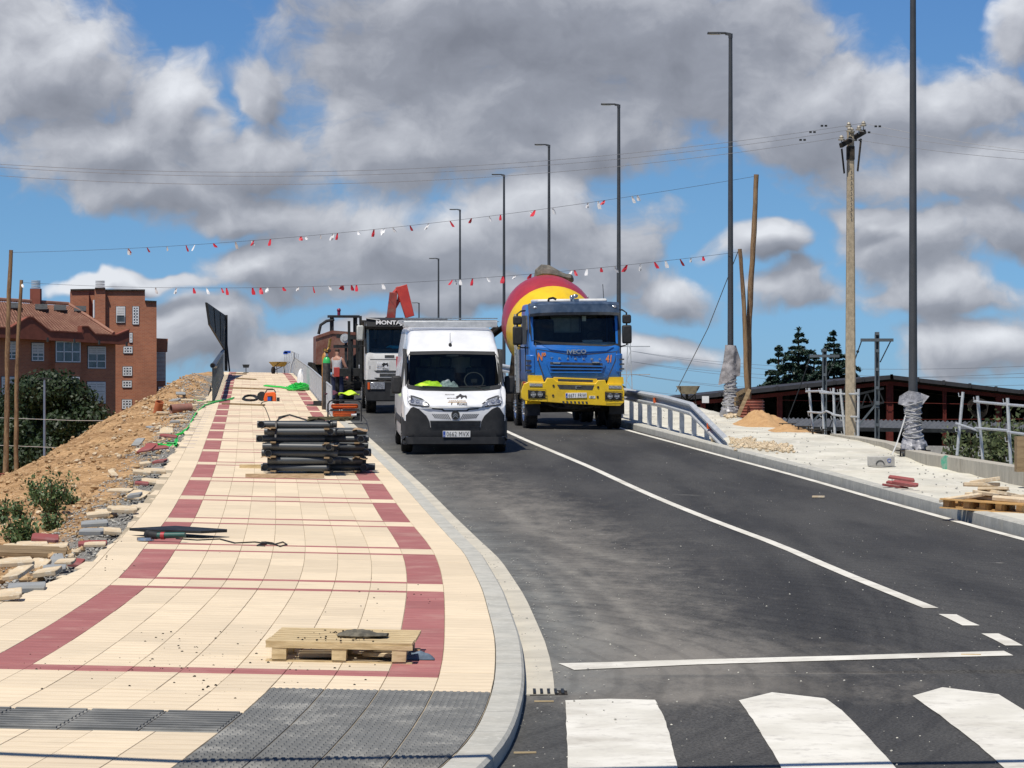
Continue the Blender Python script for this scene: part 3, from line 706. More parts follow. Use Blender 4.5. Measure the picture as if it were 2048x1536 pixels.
# right kerb
rk = structure('kerb_right'); D = 24.0
while D < 130:
    L = 1.0; mb = MB(); rings = []
    for Dk in (D+.008, D+L-.008):
        x0 = fe(Dk)+.20; z = zroad(x0, Dk); t_ = z+.15
        rings.append([(x0, Dk, z-.2), (x0, Dk, t_-.02), (x0+.02, Dk, t_), (x0+.17, Dk, t_+.002), (x0+.17, Dk, z-.2)])
    mb.loft(rings); mb.obj('kerb_stone', m_kerb, rk); D += L
# rough blinding concrete and gravel behind the right kerb
m_gravel = material('limestone_blinding', (.62, .60, .51), (.48, .465, .40), .9, .95, bump=.02, c3=(.68, .65, .58), bscale=9, dirt=.3, dirtcol=(.42, .35, .25), stretch=(1, .5, 1))
gv = MB(); gD = [20+.8*i for i in range(140)]
_wl = [GR(x, y) for x, y in ((1560,852),(1610,864),(1660,870),(1720,881),(1770,895),(1812,913),(1853,929),(1920,943),(2048,972),(2200,1010))]
print('wall hits', [(round(p.x, 2), round(p.y, 1), round(p.x-fe(p.y), 2)) for p in _wl])
_wd = sorted((p.y, p.x-fe(p.y)-.30) for p in _wl)
def grav_w(D): return float(np.interp(D, [a for a, _ in _wd]+[95, 130], [b for _, b in _wd]+[_wd[-1][1]+.3, 4.5]))
for D in gD:
    for k in range(15):
        X = fe(D)+.36+grav_w(D)*k/14
        z = zgrav(X, D)-.012+(mnoise.fractal(Vector((X*2.2, D*1.1, 0)), 1, 2, 4)*.02 if k else 0)
        gv.v.append((X, D, z))
    X = fe(D)+.36+grav_w(D)+5; gv.v.append((X, D, -2.6))
gv.f = [(j*16+i, j*16+i+1, (j+1)*16+i+1, (j+1)*16+i) for j in range(len(gD)-1) for i in range(15)]
tag(gv.obj('gravel_verge', m_gravel, ang=80), kind='structure')
# earth embankment
def dirt_mat():
    m = bpy.data.materials.new('loose_earth'); m.use_nodes = True; t = m.node_tree; b = t.nodes['Principled BSDF']
    tc = N(t, 'ShaderNodeTexCoord'); o = tc.outputs['Object']; at = N(t, 'ShaderNodeVertexColor'); at.layer_name = 'verge'
    n1 = N(t, 'ShaderNodeTexNoise', i_Scale=.8, i_Detail=9, i_Roughness=.66); t.links.new(o, n1.inputs['Vector'])
    n2 = N(t, 'ShaderNodeTexNoise', i_Scale=9, i_Detail=6, i_Roughness=.7); t.links.new(o, n2.inputs['Vector'])
    vo = N(t, 'ShaderNodeTexVoronoi', i_Scale=7); t.links.new(o, vo.inputs['Vector'])
    a = N(t, 'ShaderNodeMix', data_type='RGBA'); a.inputs[6].default_value = (.49, .305, .15, 1); a.inputs[7].default_value = (.31, .18, .085, 1); t.links.new(smooth(t, n1.outputs[0], .38, .62), a.inputs[0])
    c = N(t, 'ShaderNodeMix', data_type='RGBA'); t.links.new(a.outputs[2], c.inputs[6]); c.inputs[7].default_value = (.58, .43, .27, 1); t.links.new(smooth(t, n2.outputs[0], .5, .72, 0, .8), c.inputs[0])
    s_ = N(t, 'ShaderNodeSeparateColor'); t.links.new(at.outputs[0], s_.inputs[0])
    k = math_(t, 'ADD', s_.outputs[0], math_(t, 'MULTIPLY', math_(t, 'SUBTRACT', n1.outputs[0], .5), 1.1))
    d = N(t, 'ShaderNodeMix', data_type='RGBA'); t.links.new(c.outputs[2], d.inputs[6]); d.inputs[7].default_value = (.23, .22, .20, 1); t.links.new(smooth(t, k, .4, .65), d.inputs[0])
    e_ = N(t, 'ShaderNodeMix', data_type='RGBA', blend_type='MULTIPLY'); e_.inputs[0].default_value = .7; t.links.new(d.outputs[2], e_.inputs[6]); t.links.new(smooth(t, n2.outputs[0], .25, .75, .5, 1.5), e_.inputs[7])
    t.links.new(e_.outputs[2], b.inputs['Base Color']); b.inputs['Roughness'].default_value = .95; b.inputs['Specular IOR Level'].default_value = .1
    h = math_(t, 'SUBTRACT', n2.outputs[0], math_(t, 'MULTIPLY', vo.outputs[0], .6))
    bp = N(t, 'ShaderNodeBump', i_Strength=1, i_Distance=.05); t.links.new(h, bp.inputs['Height']); t.links.new(bp.outputs[0], b.inputs['Normal'])
    return m
m_dirt = dirt_mat()
em = MB(); eD = [8+.45*i for i in range(0, 150)]+[75.5+.6*i for i in range(1, 145)]
us = [0, .02, .05]+[.08+.92*(i/95)**1.35 for i in range(96)]; vc = []
for D in eD:
    for u in us:
        X = XE(D)+.03-u*26; em.v.append((X, D, zdirt(X, D)-.01)); vc.append(math.exp(-((u*26)/.75)**2)*(1.0 if D < 70 else .6))
nu = len(us)
em.f = [(j*nu+i+1, j*nu+i, (j+1)*nu+i, (j+1)*nu+i+1) for j in range(len(eD)-1) for i in range(nu-1)]
eo = em.obj('embankment', m_dirt, ang=80, fix=False); tag(eo, kind='structure')
ca = eo.data.color_attributes.new('verge', 'FLOAT_COLOR', 'POINT')
ca.data.foreach_set('color', np.repeat(np.array(vc), 4))
# ------------------------------------------------------------------ wheels
def wheel(parent, c, r, w, rim_mat, side=-1, name='wheel', truck=False, holes=8):
    """c = hub centre, axle along x; side = which way the hub faces"""
    t = MB(); M = Matrix(((0, 0, 1), (1, 0, 0), (0, 1, 0)))
    prof = [(r*.62, -w/2), (r*.8, -w/2), (r*.93, -w/2+.006), (r*.985, -w/2+.03), (r, -w*.3), (r*.992, -w*.29), (r*.992, -w*.25), (r, -w*.24), (r, -.02), (r*.99, -.015), (r*.99, .015), (r, .02),
            (r, w*.24), (r*.992, w*.25), (r*.992, w*.29), (r, w*.3), (r*.985, w/2-.03), (r*.93, w/2-.006), (r*.8, w/2), (r*.62, w/2)]
    t.lathe(prof, (0, 0, 0), M, 32)
    o = thing_part(name, parent, c)
    k = t.obj('tyre', m_rubber, o); k.location = (0, 0, 0)
    if truck:
        tr = MB()
        for i in range(40):
            a = 2*math.pi*i/40
            for s_ in (-.3, .3):
                tr.box((s_*w, math.cos(a)*r*1.0, math.sin(a)*r*1.0), (w*.3, .05, .02), Euler((a-math.pi/2, 0, 0)))
        tr.obj('tread', m_rubber, o, smooth=False)['kind'] = 'stuff'
    h = MB(); s = side; R_ = r*.62
    h.lathe([(R_, s*w*.42), (R_*.97, s*w*.47), (R_*.9, s*w*.40), (R_*.62, s*w*.30), (R_*.55, s*w*.42 if truck else s*w*.36), (R_*.3, s*w*(.52 if truck else .40)), (.001, s*w*(.53 if truck else .41))], (0, 0, 0), M, 32)
    h.obj('rim', rim_mat, o)
    d = MB(); d.cyl((-w*.3, 0, 0), (w*.3, 0, 0), R_*.98, n=24); d.obj('brake_hub', m_chassis, o)
    b = MB()
    for i in range(holes):
        a = 2*math.pi*i/holes; rr = R_*(.44 if truck else .3)
        p = Vector((s*w*(.47 if truck else .37), math.cos(a)*rr, math.sin(a)*rr)); b.cyl(p, p+Vector((s*.03, 0, 0)), .016, n=6)
    b.obj('wheel_nuts', m_chrome, o)['kind'] = 'stuff'
    return o
def thing_part(name, parent, loc=(0, 0, 0), rot=(0, 0, 0)):
    o = bpy.data.objects.new(name, None); C.objects.link(o); o.parent = parent; o.location = loc; o.rotation_euler = rot; o.empty_display_size = .1
    return o
def number_plate(parent, c, w, h, txt):
    b = MB(); b.box(c, (w, .012, h)); o = b.obj('number_plate', m_plate, parent, bevel=.004)
    b = MB(); b.box((c[0]-w/2+.028, c[1]-.0075, c[2]), (.045, .003, h*.92)); b.obj('plate_band', m_plate_blue, o)
    text_obj('E', .018, .026, m_lettering_white, 'plate_letter', o, (c[0]-w/2+.028, c[1]-.011, c[2]-.03), depth=.001)
    text_obj(txt, w*.82, h*.72, m_lettering_black, 'plate_lettering', o, (c[0]+.026, c[1]-.008, c[2]), depth=.0015, bold=.0, space=1.12)

# ------------------------------------------------------------------ white panel van
def van():
    S = 1.0
    gp = Vector(((911-1024)/98.6, 60.0, 0)); gp.z = zroad(gp.x, gp.y)+.0
    root = thing('panel_van', 'white high-roofed panel van with black bumper corners and roof rack in the left lane', 'van', gp, (R(1.45), 0, R(3.9)), scale=1.035)
    # body: cross sections along the length
    st = [(.0,.36,.92,.78,.78,.06),(.03,.30,.97,.90,.88,.07),(.09,.27,1.03,.965,.93,.09),(.18,.26,1.08,.99,.95,.10),(.34,.26,1.15,1.005,.95,.10),(.50,.26,1.22,1.015,.94,.09),(.60,.26,1.275,1.02,.93,.06),
          (.72,.26,1.40,1.025,.96,.06),(.95,.26,1.63,1.025,.95,.07),(1.15,.26,1.83,1.025,.94,.07),(1.33,.26,2.0,1.025,.93,.08),(1.45,.26,2.12,1.025,.915,.10),(1.65,.26,2.27,1.025,.885,.12),(1.95,.26,2.39,1.025,.885,.13),(2.4,.26,2.46,1.025,.885,.13),(3.2,.26,2.49,1.025,.885,.13),(5.9,.26,2.49,1.02,.88,.13),(5.97,.28,2.42,.98,.84,.12)]
    NT = 10; rings = []
    def ring(y, zb, zt, w, wt, r):
        right = []
        zc = min(zt-r-.02, 1.25)
        right.append((w-.03, zb)); right.append((w, zb+.06)); right.append((w, (zb+zc)/2)); right.append((w, zc))
        zt2 = zt-r
        for k in (.33, .66, 1.0):
            a = k; right.append((w+(wt-w)*(a**1.35), zc+(zt2-zc)*a))
        for k in (30, 60, 90): right.append((wt-r*(1-math.cos(R(k))), zt2+r*math.sin(R(k))))
        pts = right+[(wt-r-(2*(wt-r))*i/NT, zt+.012*math.sin(math.pi*i/NT)) for i in range(1, NT)]+[(-a, b) for a, b in reversed(right)]
        return [Vector((a, y+.05*(abs(a)/w)**3*(1 if y < .5 else 0), b)) for a, b in pts]
    rings = [ring(*s) for s in st]; n = len(rings[0]); top0 = 9; top1 = 9+NT
    mb = MB(); mb.loft(rings, True, skip=lambda j, i: 6 <= j <= 9 and top0 <= i < top1)
    full = MB(); full.loft(rings, True); fo = full.obj('tmp', m_white, None); tree = bvh_of(fo); bpy.data.objects.remove(fo)
    body = mb.obj('body', m_white, root, fix=True, ang=38)
    def P(u, v): return ((u-655)/439.0, (1480-v)/439.0)
    def dec(pts, mat, name, par=root, off=.006, thick=.014, step=.07, mirror=False):
        pts = [P(*p) for p in pts]
        o = decal(pts, tree, mat, name, par, off, thick, step)
        if mirror: decal([(-a, b) for a, b in reversed(pts)], tree, mat, name, par, off, thick, step)
        return o
    # windscreen: frit frame, pane, dark cab behind
    E_ = lambda q: [(655+(a-655)*1.03, b) for a, b in q]
    W0 = [(262,612),(300,604),(655,600),(1010,604),(1048,612),(1056,905),(1040,925),(930,938),(655,944),(380,938),(270,925),(255,905)]
    W1 = [(282,632),(655,622),(1028,632),(1036,890),(900,906),(655,910),(410,906),(274,890)]
    dec(E_(W0), m_glass, 'windscreen', off=.004, thick=0, step=.12)
    for seg in ([(262,612),(300,604),(655,600),(1010,604),(1048,612),(1028,632),(655,622),(282,632)], [(255,905),(262,612),(282,632),(274,890)], [(1048,612),(1056,905),(1036,890),(1028,632)],
                [(255,905),(274,890),(410,906),(655,910),(900,906),(1036,890),(1056,905),(1040,925),(930,938),(655,944),(380,938),(270,925)]):
        dec(E_(seg), m_black_plastic, 'windscreen_border', off=.009, thick=.012, step=.1)
    i_ = MB(); i_.box((0, 2.3, 1.4), (1.8, .04, 1.7)); i_.box((-.95, 1.5, 1.35), (.03, 1.6, 1.4)); i_.box((.95, 1.5, 1.35), (.03, 1.6, 1.4)); i_.box((0, 1.5, .75), (1.8, 1.5, .04)); i_.box((0, 1.9, 2.12), (1.7, .7, .03)); i_.box((0, .82, 1.14), (1.8, .5, .16)); i_.obj('cab_lining', m_interior, root)
    i_ = MB()
    for x in (-.52, -.12, .5):
        i_.box((x, 1.75, 1.35), (.42, .14, .65), (R(-12), 0, 0)); i_.box((x, 1.78, 1.78), (.24, .1, .2))
    i_.obj('seats', m_interior, root, bevel=.03)
    i_ = MB(); i_.box((0, 2.26, 1.72), (.9, .02, .32)); i_.obj('bulkhead_panel', m_interior_grey, root)
    for x in (-.38, .38): i_ = MB(); i_.box((x, 1.5, 1.98), (.55, .2, .03)); i_.obj('sun_flap', m_interior_grey, root)
    sw = MB(); ring_ = []
    cen = Vector((.42, 1.05, 1.42)); 
    pts = [cen+Vector((.19*math.cos(a), .10*math.sin(a), .16*math.sin(a))) for a in [2*math.pi*i/20 for i in range(21)]]
    sw.tube(pts, .014, 6); sw.box(cen, (.12, .05, .07)); sw.beam(cen, cen+Vector((0, .05, -.2)), .05, .04); sw.obj('steering_wheel', m_black_plastic, root)
    db = MB(); db.grid(lambda u, v: (-.88+1.76*u, .72+.42*v, 1.235+.05*math.sin(math.pi*v)+(.06*math.exp(-((u-.72)/.12)**2))*v), 24, 5); db.obj('dashboard', m_interior, root)
    mr = MB(); mr.box((0, 1.28, 1.93), (.26, .03, .07)); mr.obj('rear_view_mirror', m_black_plastic, root, bevel=.01)
    ut = MB(); ut.loft([[Vector((x*w, y, z)) for x, z in ((-1, .2), (1, .2), (1, .335), (-1, .335))] for y, w in ((-.03, .84), (.04, .93), (.14, .985), (.5, 1.0))]); ut.obj('under_tray', m_black_plastic, root)
    # black skirts of the bumper
    dec([(235,1140),(270,1085),(292,1072),(340,1092),(405,1150),(432,1200),(440,1270),(455,1340),(470,1385),(410,1390),(230,1388),(200,1370),(196,1180)], m_black_plastic, 'bumper_corner', off=.016, thick=.04, mirror=True)
    dec([(212,1250),(1100,1250),(1104,1400),(206,1400)], m_black_plastic, 'bumper_skirt', off=.008, thick=.02)
    dec([(436,1192),(874,1192),(862,1280),(448,1280)], m_interior, 'grille_opening', off=.010, thick=.01)
    for k in range(6):
        y = 1200+k*13.5; dec([(440+k*1.5,y),(870-k*1.5,y),(870-k*1.5,y+5),(440+k*1.5,y+5)], m_black_plastic, 'grille_slat', off=.022, thick=.015, step=.3)
    dec([(440,1276),(880,1276),(1000,1262),(1010,1330),(900,1345),(410,1345),(300,1330),(310,1262)], m_black_plastic, 'bumper_beam', off=.035, thick=.05)
    dec([(440,1345),(870,1345),(850,1376),(1000,1384),(985,1404),(325,1404),(310,1384),(460,1376)], m_black_plastic, 'lower_bumper', off=.012, thick=.04)
    dec([(470,1373),(860,1373),(860,1381),(470,1381)], m_chrome, 'skid_trim', off=.02, thick=.02, step=.3)
    dec([(245,972),(300,980),(370,1003),(425,1045),(448,1078),(380,1073),(265,1060),(248,1030)], m_black_plastic, 'headlight_housing', off=.010, thick=.014, mirror=True)
    dec([(256,982),(300,990),(365,1012),(415,1050),(430,1068),(370,1062),(272,1050),(258,1025)], m_lens, 'headlight', off=.018, thick=.010, mirror=True)
    for sgn in (1, -1):
        for u, v, rr in ((285,1022,17),(330,1030,17),(378,1046,13)):
            q = [(655+sgn*(u+rr*math.cos(a)-655), v+rr*math.sin(a)) for a in [2*math.pi*k/10 for k in range(10)]]
            dec(q, m_chrome, 'lamp_reflector', off=.024, thick=.01, step=.5)
        q = [(655+sgn*(290-655+15*math.cos(a)), 1356+15*math.sin(a)) for a in [2*math.pi*k/10 for k in range(10)]]
        dec(q, m_lens, 'fog_lamp', off=.035, thick=.03, step=.5)
    # bonnet shut line and hatch stripes beside the badge
    dec([(448,1082),(545,1088),(560,1102),(750,1102),(765,1088),(862,1082),(850,1094),(775,1100),(757,1112),(553,1112),(535,1100),(460,1094)], m_black_plastic, 'bonnet_seam', off=.005, thick=.006, step=.2)
    for k in range(11):
        for sgn in (1, -1):
            x = 40+k*16; a = [(655+sgn*x, 1185), (655+sgn*(x+6), 1185), (655+sgn*(x-16+6+6), 1135+k*.8), (655+sgn*(x-16+6), 1135+k*.8)]
            a = [(655+sgn*x, 1183-k*1.5), (655+sgn*(x+7), 1183-k*1.5), (655+sgn*(x+34), 1134), (655+sgn*(x+27), 1134)] if k < 9 else a
            if k < 9: dec(a, m_black_plastic, 'grille_slash', off=.004, thick=.006, step=.5)
    bd = dec([(666-11+36*math.cos(a), 1145+40*math.sin(a)) for a in [2*math.pi*k/20 for k in range(20)]], m_black_plastic, 'badge', off=.020, thick=.02, step=.5)
    for dy in (0, 18): dec([(655-24,1150+dy-4),(655,1128+dy-4),(655+24,1150+dy-4),(655+24,1158+dy-4),(655,1138+dy-4),(655-24,1158+dy-4)], m_chrome, 'chevron', bd, off=.026, thick=.006, step=.5)
    c = P(663, 1306); number_plate(root, (c[0], -.05, c[1]), .54, .125, '0662 MVX')
    # the firm's lettering on the bonnet
    def on_body(u, v, off=.006):
        x, z = P(u, v); h = tree.ray_cast(Vector((x, -3, z)), Vector((0, 1, 0))); nn = h[1]; 
        return Vector((x, h[0].y-off, z)), math.atan2(-nn.z, -nn.y) if nn.y < 0 else 0
    m_print = material('dark_print', (.05, .045, .045), None, 3, .5); m_gold = material('gold_print', (.36, .22, .08), None, 3, .5)
    for s_, u, v, w, h, mt in (('MONTAJES', 612, 972, 80, 11, m_print), ('METALICOS', 628, 1002, 84, 11, m_print), ('CERRAJERIA', 672, 1023, 150, 12, m_gold), ('GOMEZ', 718, 1048, 78, 17, m_print)):
        p, a = on_body(u, v, .012); text_obj(s_, w/439, h/439*1.25, mt, 'bonnet_lettering', root, p, (-.62, 0, 0), depth=.001, bold=.02)
    # a running hound in silhouette, its back to the letters
    hound = [(672,982),(690,974),(700,964),(712,966),(716,974),(735,978),(752,976),(758,984),(757,1002),(750,1004),(748,992),(738,990),(722,996),(712,1006),(704,1008),(706,996),(700,988),(684,994),(672,1006),(664,1006),(672,992),(662,988)]
    dec(hound, m_print, 'hound_print', off=.006, thick=.004, step=.5)
    dec([(588,1032),(752,1032),(752,1037),(588,1037)], m_gold, 'print_rule', off=.005, thick=.004, step=.5)
    for u in (618, 670): dec([(u,1037),(u+14,1037),(u+6,1056),(u-2,1056)], m_print, 'print_leg', off=.005, thick=.004, step=.5)
    # roof aerial, seams, wipers
    a_ = MB(); p, _ = on_body(638, 545, .01); a_.ball(p+Vector((0, .0, 0)), .035, 10, 6, (1, 1.2, 1.3)); a_.cyl(p, p+Vector((0, .05, .24)), .006, .004, 6); a_.obj('aerial', m_black_plastic, root)
    for sgn in (1, -1):
        dec([(655+sgn*a, b) for a, b in ((-335, 412), (-330, 412), (-336, 596), (-342, 596))], m_white_dirty, 'roof_seam', off=.004, thick=.008, step=.2)
    for x0, x1 in (((380, 900), (640, 912)), ((700, 905), (930, 896))):
        p, _ = on_body(*x0, .035); q, _ = on_body(*x1, .035); wb = MB(); wb.beam(p, q, .014, .02); r_, _ = on_body(x1[0]-10, 935, .02); wb.beam(q*.6+p*.4, r_, .012, .016); wb.obj('wiper', m_black_plastic, root)
    # mirrors
    for sgn in (1, -1):
        mr = MB(); x = sgn*1.13
        mr.box((x, 1.02, 1.34), (.20, .16, .36)); o = mr.obj('door_mirror', m_black_plastic, root, bevel=.045)
        ar = MB(); ar.beam((sgn*.98, 1.05, 1.28), (sgn*1.1, 1.02, 1.3), .08, .07, (0, 1, 0)); ar.obj('mirror_arm', m_black_plastic, o)
        gl = MB(); gl.box((x, 1.105, 1.34), (.15, .006, .28)); gl.obj('mirror_glass', m_chrome, o)
        # side window, shut lines and rubbing strip
        sd = MB(); xs = sgn*1.026
        def side(z, y=0): return sgn*(1.0255 if z < 1.25 else 1.0255+(.885-1.0255)*((z-1.25)/(2.36-1.25))**1.35)
        wn_ = [(.95,1.33),(1.42,1.95),(1.98,2.0),(1.98,1.33)]
        vs = [(side(z)+sgn*.006, y, z) for y, z in wn_]; vs2 = [(side(z)-sgn*.01, y, z) for y, z in wn_]
        sd.add(vs+vs2, [(0,1,2,3),(7,6,5,4),(0,4,5,1),(1,5,6,2),(2,6,7,3),(3,7,4,0)]); sd.obj('side_window', m_black_plastic, root)
        sd = MB()
        for y in (2.08, 3.3, 4.55): sd.add([(side(z)+sgn*.003, y+k, z) for z in (.5, 1.25, 1.7, 2.05, 2.3) for k in (0, .012)], [(2*i, 2*i+1, 2*i+3, 2*i+2) for i in range(4)])
        sd.obj('door_seam', m_black_plastic, root)
        sd = MB(); sd.box((sgn*1.03, 3.0, .62), (.025, 3.2, .14)); sd.obj('side_moulding', m_black_plastic, root, bevel=.01)
        for y in (.92, 4.95):
            ar = MB(); q = [(y+.43*math.cos(R(a)), max(.27, .35+.43*math.sin(R(a)))) for a in range(-15, 196, 15)]; ar.prism(q, sgn*.90, sgn*1.031, 'x'); ar.obj('wheel_arch', m_interior, root)
            wheel(root, (sgn*.925, y, .345), .345, .225, m_steel, sgn)
        lb = MB(); lb.box((sgn*.93, 5.99, 1.5), (.12, .04, .7)); lb.obj('rear_lamp', m_red, root)
    # roof rack: alloy cross bars, side rails and an edge board
    rr = thing_part('roof_rack', root, (0, 0, 0))
    b = MB(); b.grid(lambda u, v: (-1.0+2.0*u, 1.86+.30*v, 2.50+.10*math.sin(v*1.5)), 10, 4)
    b = MB(); b.box((0, 2.1, 2.545), (1.9, .05, .12)); b.obj('front_board', m_steel, rr, bevel=.01)
    b = MB()
    for sgn in (1, -1): b.box((sgn*.93, 3.95, 2.60), (.04, 3.7, .06))
    b.obj('side_rail', m_steel, rr)
    for i in range(8):
        b = MB(); b.box((0, 2.3+.48*i, 2.62), (1.88, .06, .03)); b.obj('cross_bar', m_steel, rr)
    b = MB(); b.box((0, 2.16, 2.665), (1.92, .03, .02)); b.box((0, 2.14, 2.60), (1.98, .02, .016)); b.obj('front_lip', m_chrome, rr)
    b = MB()
    for sgn in (1, -1):
        for y in (2.5, 3.7, 4.9): b.beam((sgn*.86, y, 2.47), (sgn*.93, y, 2.62), .05, .02)
    b.obj('rack_feet', m_steel, rr)
    # things lying in the windscreen
    V = MB(); 
    M4 = root.matrix_basis
    def cloth(name, cx, cy, cz, w, d, mat, label, cat, seed):
        random.seed(seed); m_ = MB(); o0 = seed*3.1
        def f(u, v):
            x = (u-.5)*w*(1+.15*math.sin(7*v+seed)); y = (v-.5)*d*(1+.2*math.sin(5*u)); e_ = math.sin(math.pi*u)**.5*math.sin(math.pi*v)**.5
            return (cx+x, cy+y, cz+e_*(.05+.13*abs(mnoise.noise(Vector((u*4+o0, v*4, 0)))+.3)))
        m_.grid(f, 22, 12); o = m_.obj(name, mat, None, ang=60); o.matrix_world = Matrix.LocRotScale(root.location, root.rotation_euler, root.scale)
        return tag(o, label, cat)
    cloth('work_vest', -.44, .80, 1.31, .62, .30, material('hivis_yellow', (.55, .80, .02), (.40, .62, .02), 14, .6), 'crumpled fluorescent yellow vest lying behind the van windscreen', 'vest', 2)
    cloth('work_gloves', -.10, .76, 1.30, .34, .18, material('grey_glove', (.45, .5, .5), (.2, .23, .25), 20, .8), 'pale grey work gloves on the van dashboard beside the yellow vest', 'gloves', 5)
    return root
VAN = van()

# ------------------------------------------------------------------ concrete mixer truck
def mixer():
    Dm = 73.5; X = (1153-1024)/81.0+.0; gp = Vector((X, Dm, 0)); gp.z = zroad(X, Dm)-.01
    root = thing('mixer_truck', 'blue and yellow concrete mixer truck with red and yellow drum in the right lane', 'mixer truck', gp, (R(1.5), R(-.9), R(6.3)), scale=1.0)
    CX, SC, GZ = 640.0, 332.0, 1440.0
    def P(u, v): return ((u-CX)/SC, (GZ-v)/SC)
    # cab shell
    st = [(.10,1.28,2.02,1.10),(.02,1.30,2.06,1.14),(.0,1.5,2.0,1.14),]
    cab = MB(); rings = []
    for y, zb, zt, w in [(.0,1.30,2.05,1.06),(.05,1.22,2.12,1.12),(.14,1.2,2.60,1.14),(.22,1.2,2.98,1.14),(.40,1.2,3.08,1.145),(.8,1.2,3.14,1.15),(1.9,1.2,3.14,1.15),(1.98,1.25,3.05,1.12)]:
        r = .09; pts = []
        wt = w-.05*max(0, (zt-2.2))
        for sg in (1,):
            pts += [(w-.02, zb), (w, zb+.05), (w, 1.6), (w, min(2.15, zt-r)), ((w+wt)/2, (min(2.15, zt-r)+zt-r)/2), (wt, zt-r), (wt-r*.3, zt-r*.3), (wt-r, zt)]
        ring = pts+[(wt-r-2*(wt-r)*k/8, zt) for k in range(1, 8)]+[(-a, b) for a, b in reversed(pts)]
        rings.append([Vector((a, y, b)) for a, b in ring])
    # front face is closed flat; the windscreen is cut as its own slope between rings 1..3
    full = MB(); full.loft(rings); fo = full.obj('tmp', m_blue); tree = bvh_of(fo); bpy.data.objects.remove(fo)
    cab.loft(rings, True, skip=lambda j, i: j in (1, 2) and 7 <= i < 15)
    cab.obj('cab', m_blue, root, ang=35)
    def dec(pts, mat, name, par=root, off=.006, thick=.014, step=.15, mirror=False):
        pts = [P(*p) for p in pts]; o = decal(pts, tree, mat, name, par, off, thick, step)
        if mirror: decal([(-a, b) for a, b in reversed(pts)], tree, mat, name, par, off, thick, step)
        return o
    dec([(275,490),(1010,490),(1015,700),(1008,745),(900,748),(640,740),(380,722),(275,705)], m_glass, 'windscreen', off=.004, thick=0)
    for seg in ([(266,480),(1018,480),(1012,500),(278,500)], [(266,480),(278,500),(284,700),(262,712)], [(1018,480),(1022,750),(1000,742),(1004,500)], [(262,712),(284,694),(400,706),(640,722),(880,738),(1000,732),(1022,750),(880,752),(640,742),(400,726)]):
        dec(seg, m_black_plastic, 'windscreen_border', off=.010, thick=.016, step=.3)
    i_ = MB(); i_.box((0, 1.85, 2.2), (2.1, .04, 1.6)); i_.box((0, 1.0, 1.9), (2.1, 1.6, .04)); i_.obj('cab_lining', m_interior, root)
    i_ = MB(); i_.box((0, 1.82, 2.62), (.70, .02, .36)); i_.obj('rear_window', material('rear_window_daylight', (.66, .72, .68), (.5, .56, .53), 5, .5), root)  # opaque panel, daylight through the rear window put into its pale colour
    i_ = MB()
    for z_ in (2.83, 2.43): i_.box((0, 1.78, z_), (.78, .04, .03))
    for x in (-.37, .14, .37): i_.box((x, 1.78, 2.63), (.02, .04, .42))
    i_.obj('rear_window_frame', m_interior_grey, root)
    i_ = MB(); i_.box((0, .55, 2.12), (2.1, .5, .10)); i_.box((.5, .5, 2.2), (.5, .2, .06)); i_.obj('dashboard', m_interior_grey, root, bevel=.02)
    i_ = MB()
    for x in (-.62, .62): i_.box((x, 1.35, 2.35), (.52, .16, .8)); i_.box((x, 1.37, 2.85), (.28, .12, .22))
    i_.obj('seats', m_interior, root, bevel=.04)
    sw = MB(); cen = Vector((.62, .80, 2.32)); sw.tube([cen+Vector((.23*math.cos(a), .16*math.sin(a), .13*math.sin(a))) for a in [2*math.pi*i/20 for i in range(21)]], .016, 6); sw.beam(cen, cen+Vector((0, -.1, -.2)), .05, .05); sw.obj('steering_wheel', m_black_plastic, root)
    sb = MB(); sb.box((.28, .36, 2.78), (.10, .02, .16)); sb.obj('sun_flap', m_interior_grey, root)
    # sun visor over the windscreen
    vz = MB(); pr = [(.30, 3.16), (.02, 3.19), (-.10, 3.13), (-.12, 2.93), (-.06, 2.86), (.10, 2.90), (.2, 3.0)]
    m_visor = material('smoked_visor', (.025, .045, .08), (.07, .10, .15), 3.5, .3, coat=.4, dirt=.2, dirtcol=(.3, .32, .34))
    rr = []
    for k in range(11):
        t = -1+2*k/10; rr.append([Vector((t*1.12, y+.10*abs(t)**4, z-.03*abs(t)**4)) for y, z in pr])
    vz.loft(rr); vo = vz.obj('sun_visor', m_visor, root)
    for sgn in (1, -1):
        l = MB(); l.ball((sgn*.98, -.02, 3.05), .07, 12, 6, (1, .6, .55)); l.obj('marker_lamp', m_lens, vo)
    # roof panel, beacon and horns
    rf = MB(); rf.box((.0, 1.15, 3.21), (1.75, 1.5, .10)); rf.obj('roof_panel', m_white_dirty, root, bevel=.04)
    bc = MB(); bc.cyl((.02, .38, 3.2), (.02, .38, 3.33), .03, n=8); bc.ball((-.02, .38, 3.30), .055, 10, 6); bc.ball((.07, .38, 3.33), .05, 10, 6, (1.5, 1, 1)); bc.obj('beacon', m_chrome, root)
    bc = MB(); bc.cyl((.82, .6, 3.2), (.80, .62, 3.62), .008, n=6); bc.obj('aerial', m_black_plastic, root)
    hs = MB(); hs.tube([(-.62, .3, 3.2), (-.6, .3, 3.27), (-.5, .3, 3.29), (-.42, .3, 3.25)], .03, 8); hs.obj('air_horn', m_chassis, root)
    # panel shut lines and grille
    dec([(310,715),(318,715),(322,800),(350,900),(385,1005),(375,1005),(340,905),(313,805)], m_interior, 'panel_seam', off=.003, thick=.006, mirror=False)
    dec([(984,740),(990,740),(990,800),(975,880),(920,1000),(912,1003),(968,875),(984,798)], m_interior, 'panel_seam', off=.003, thick=.006)
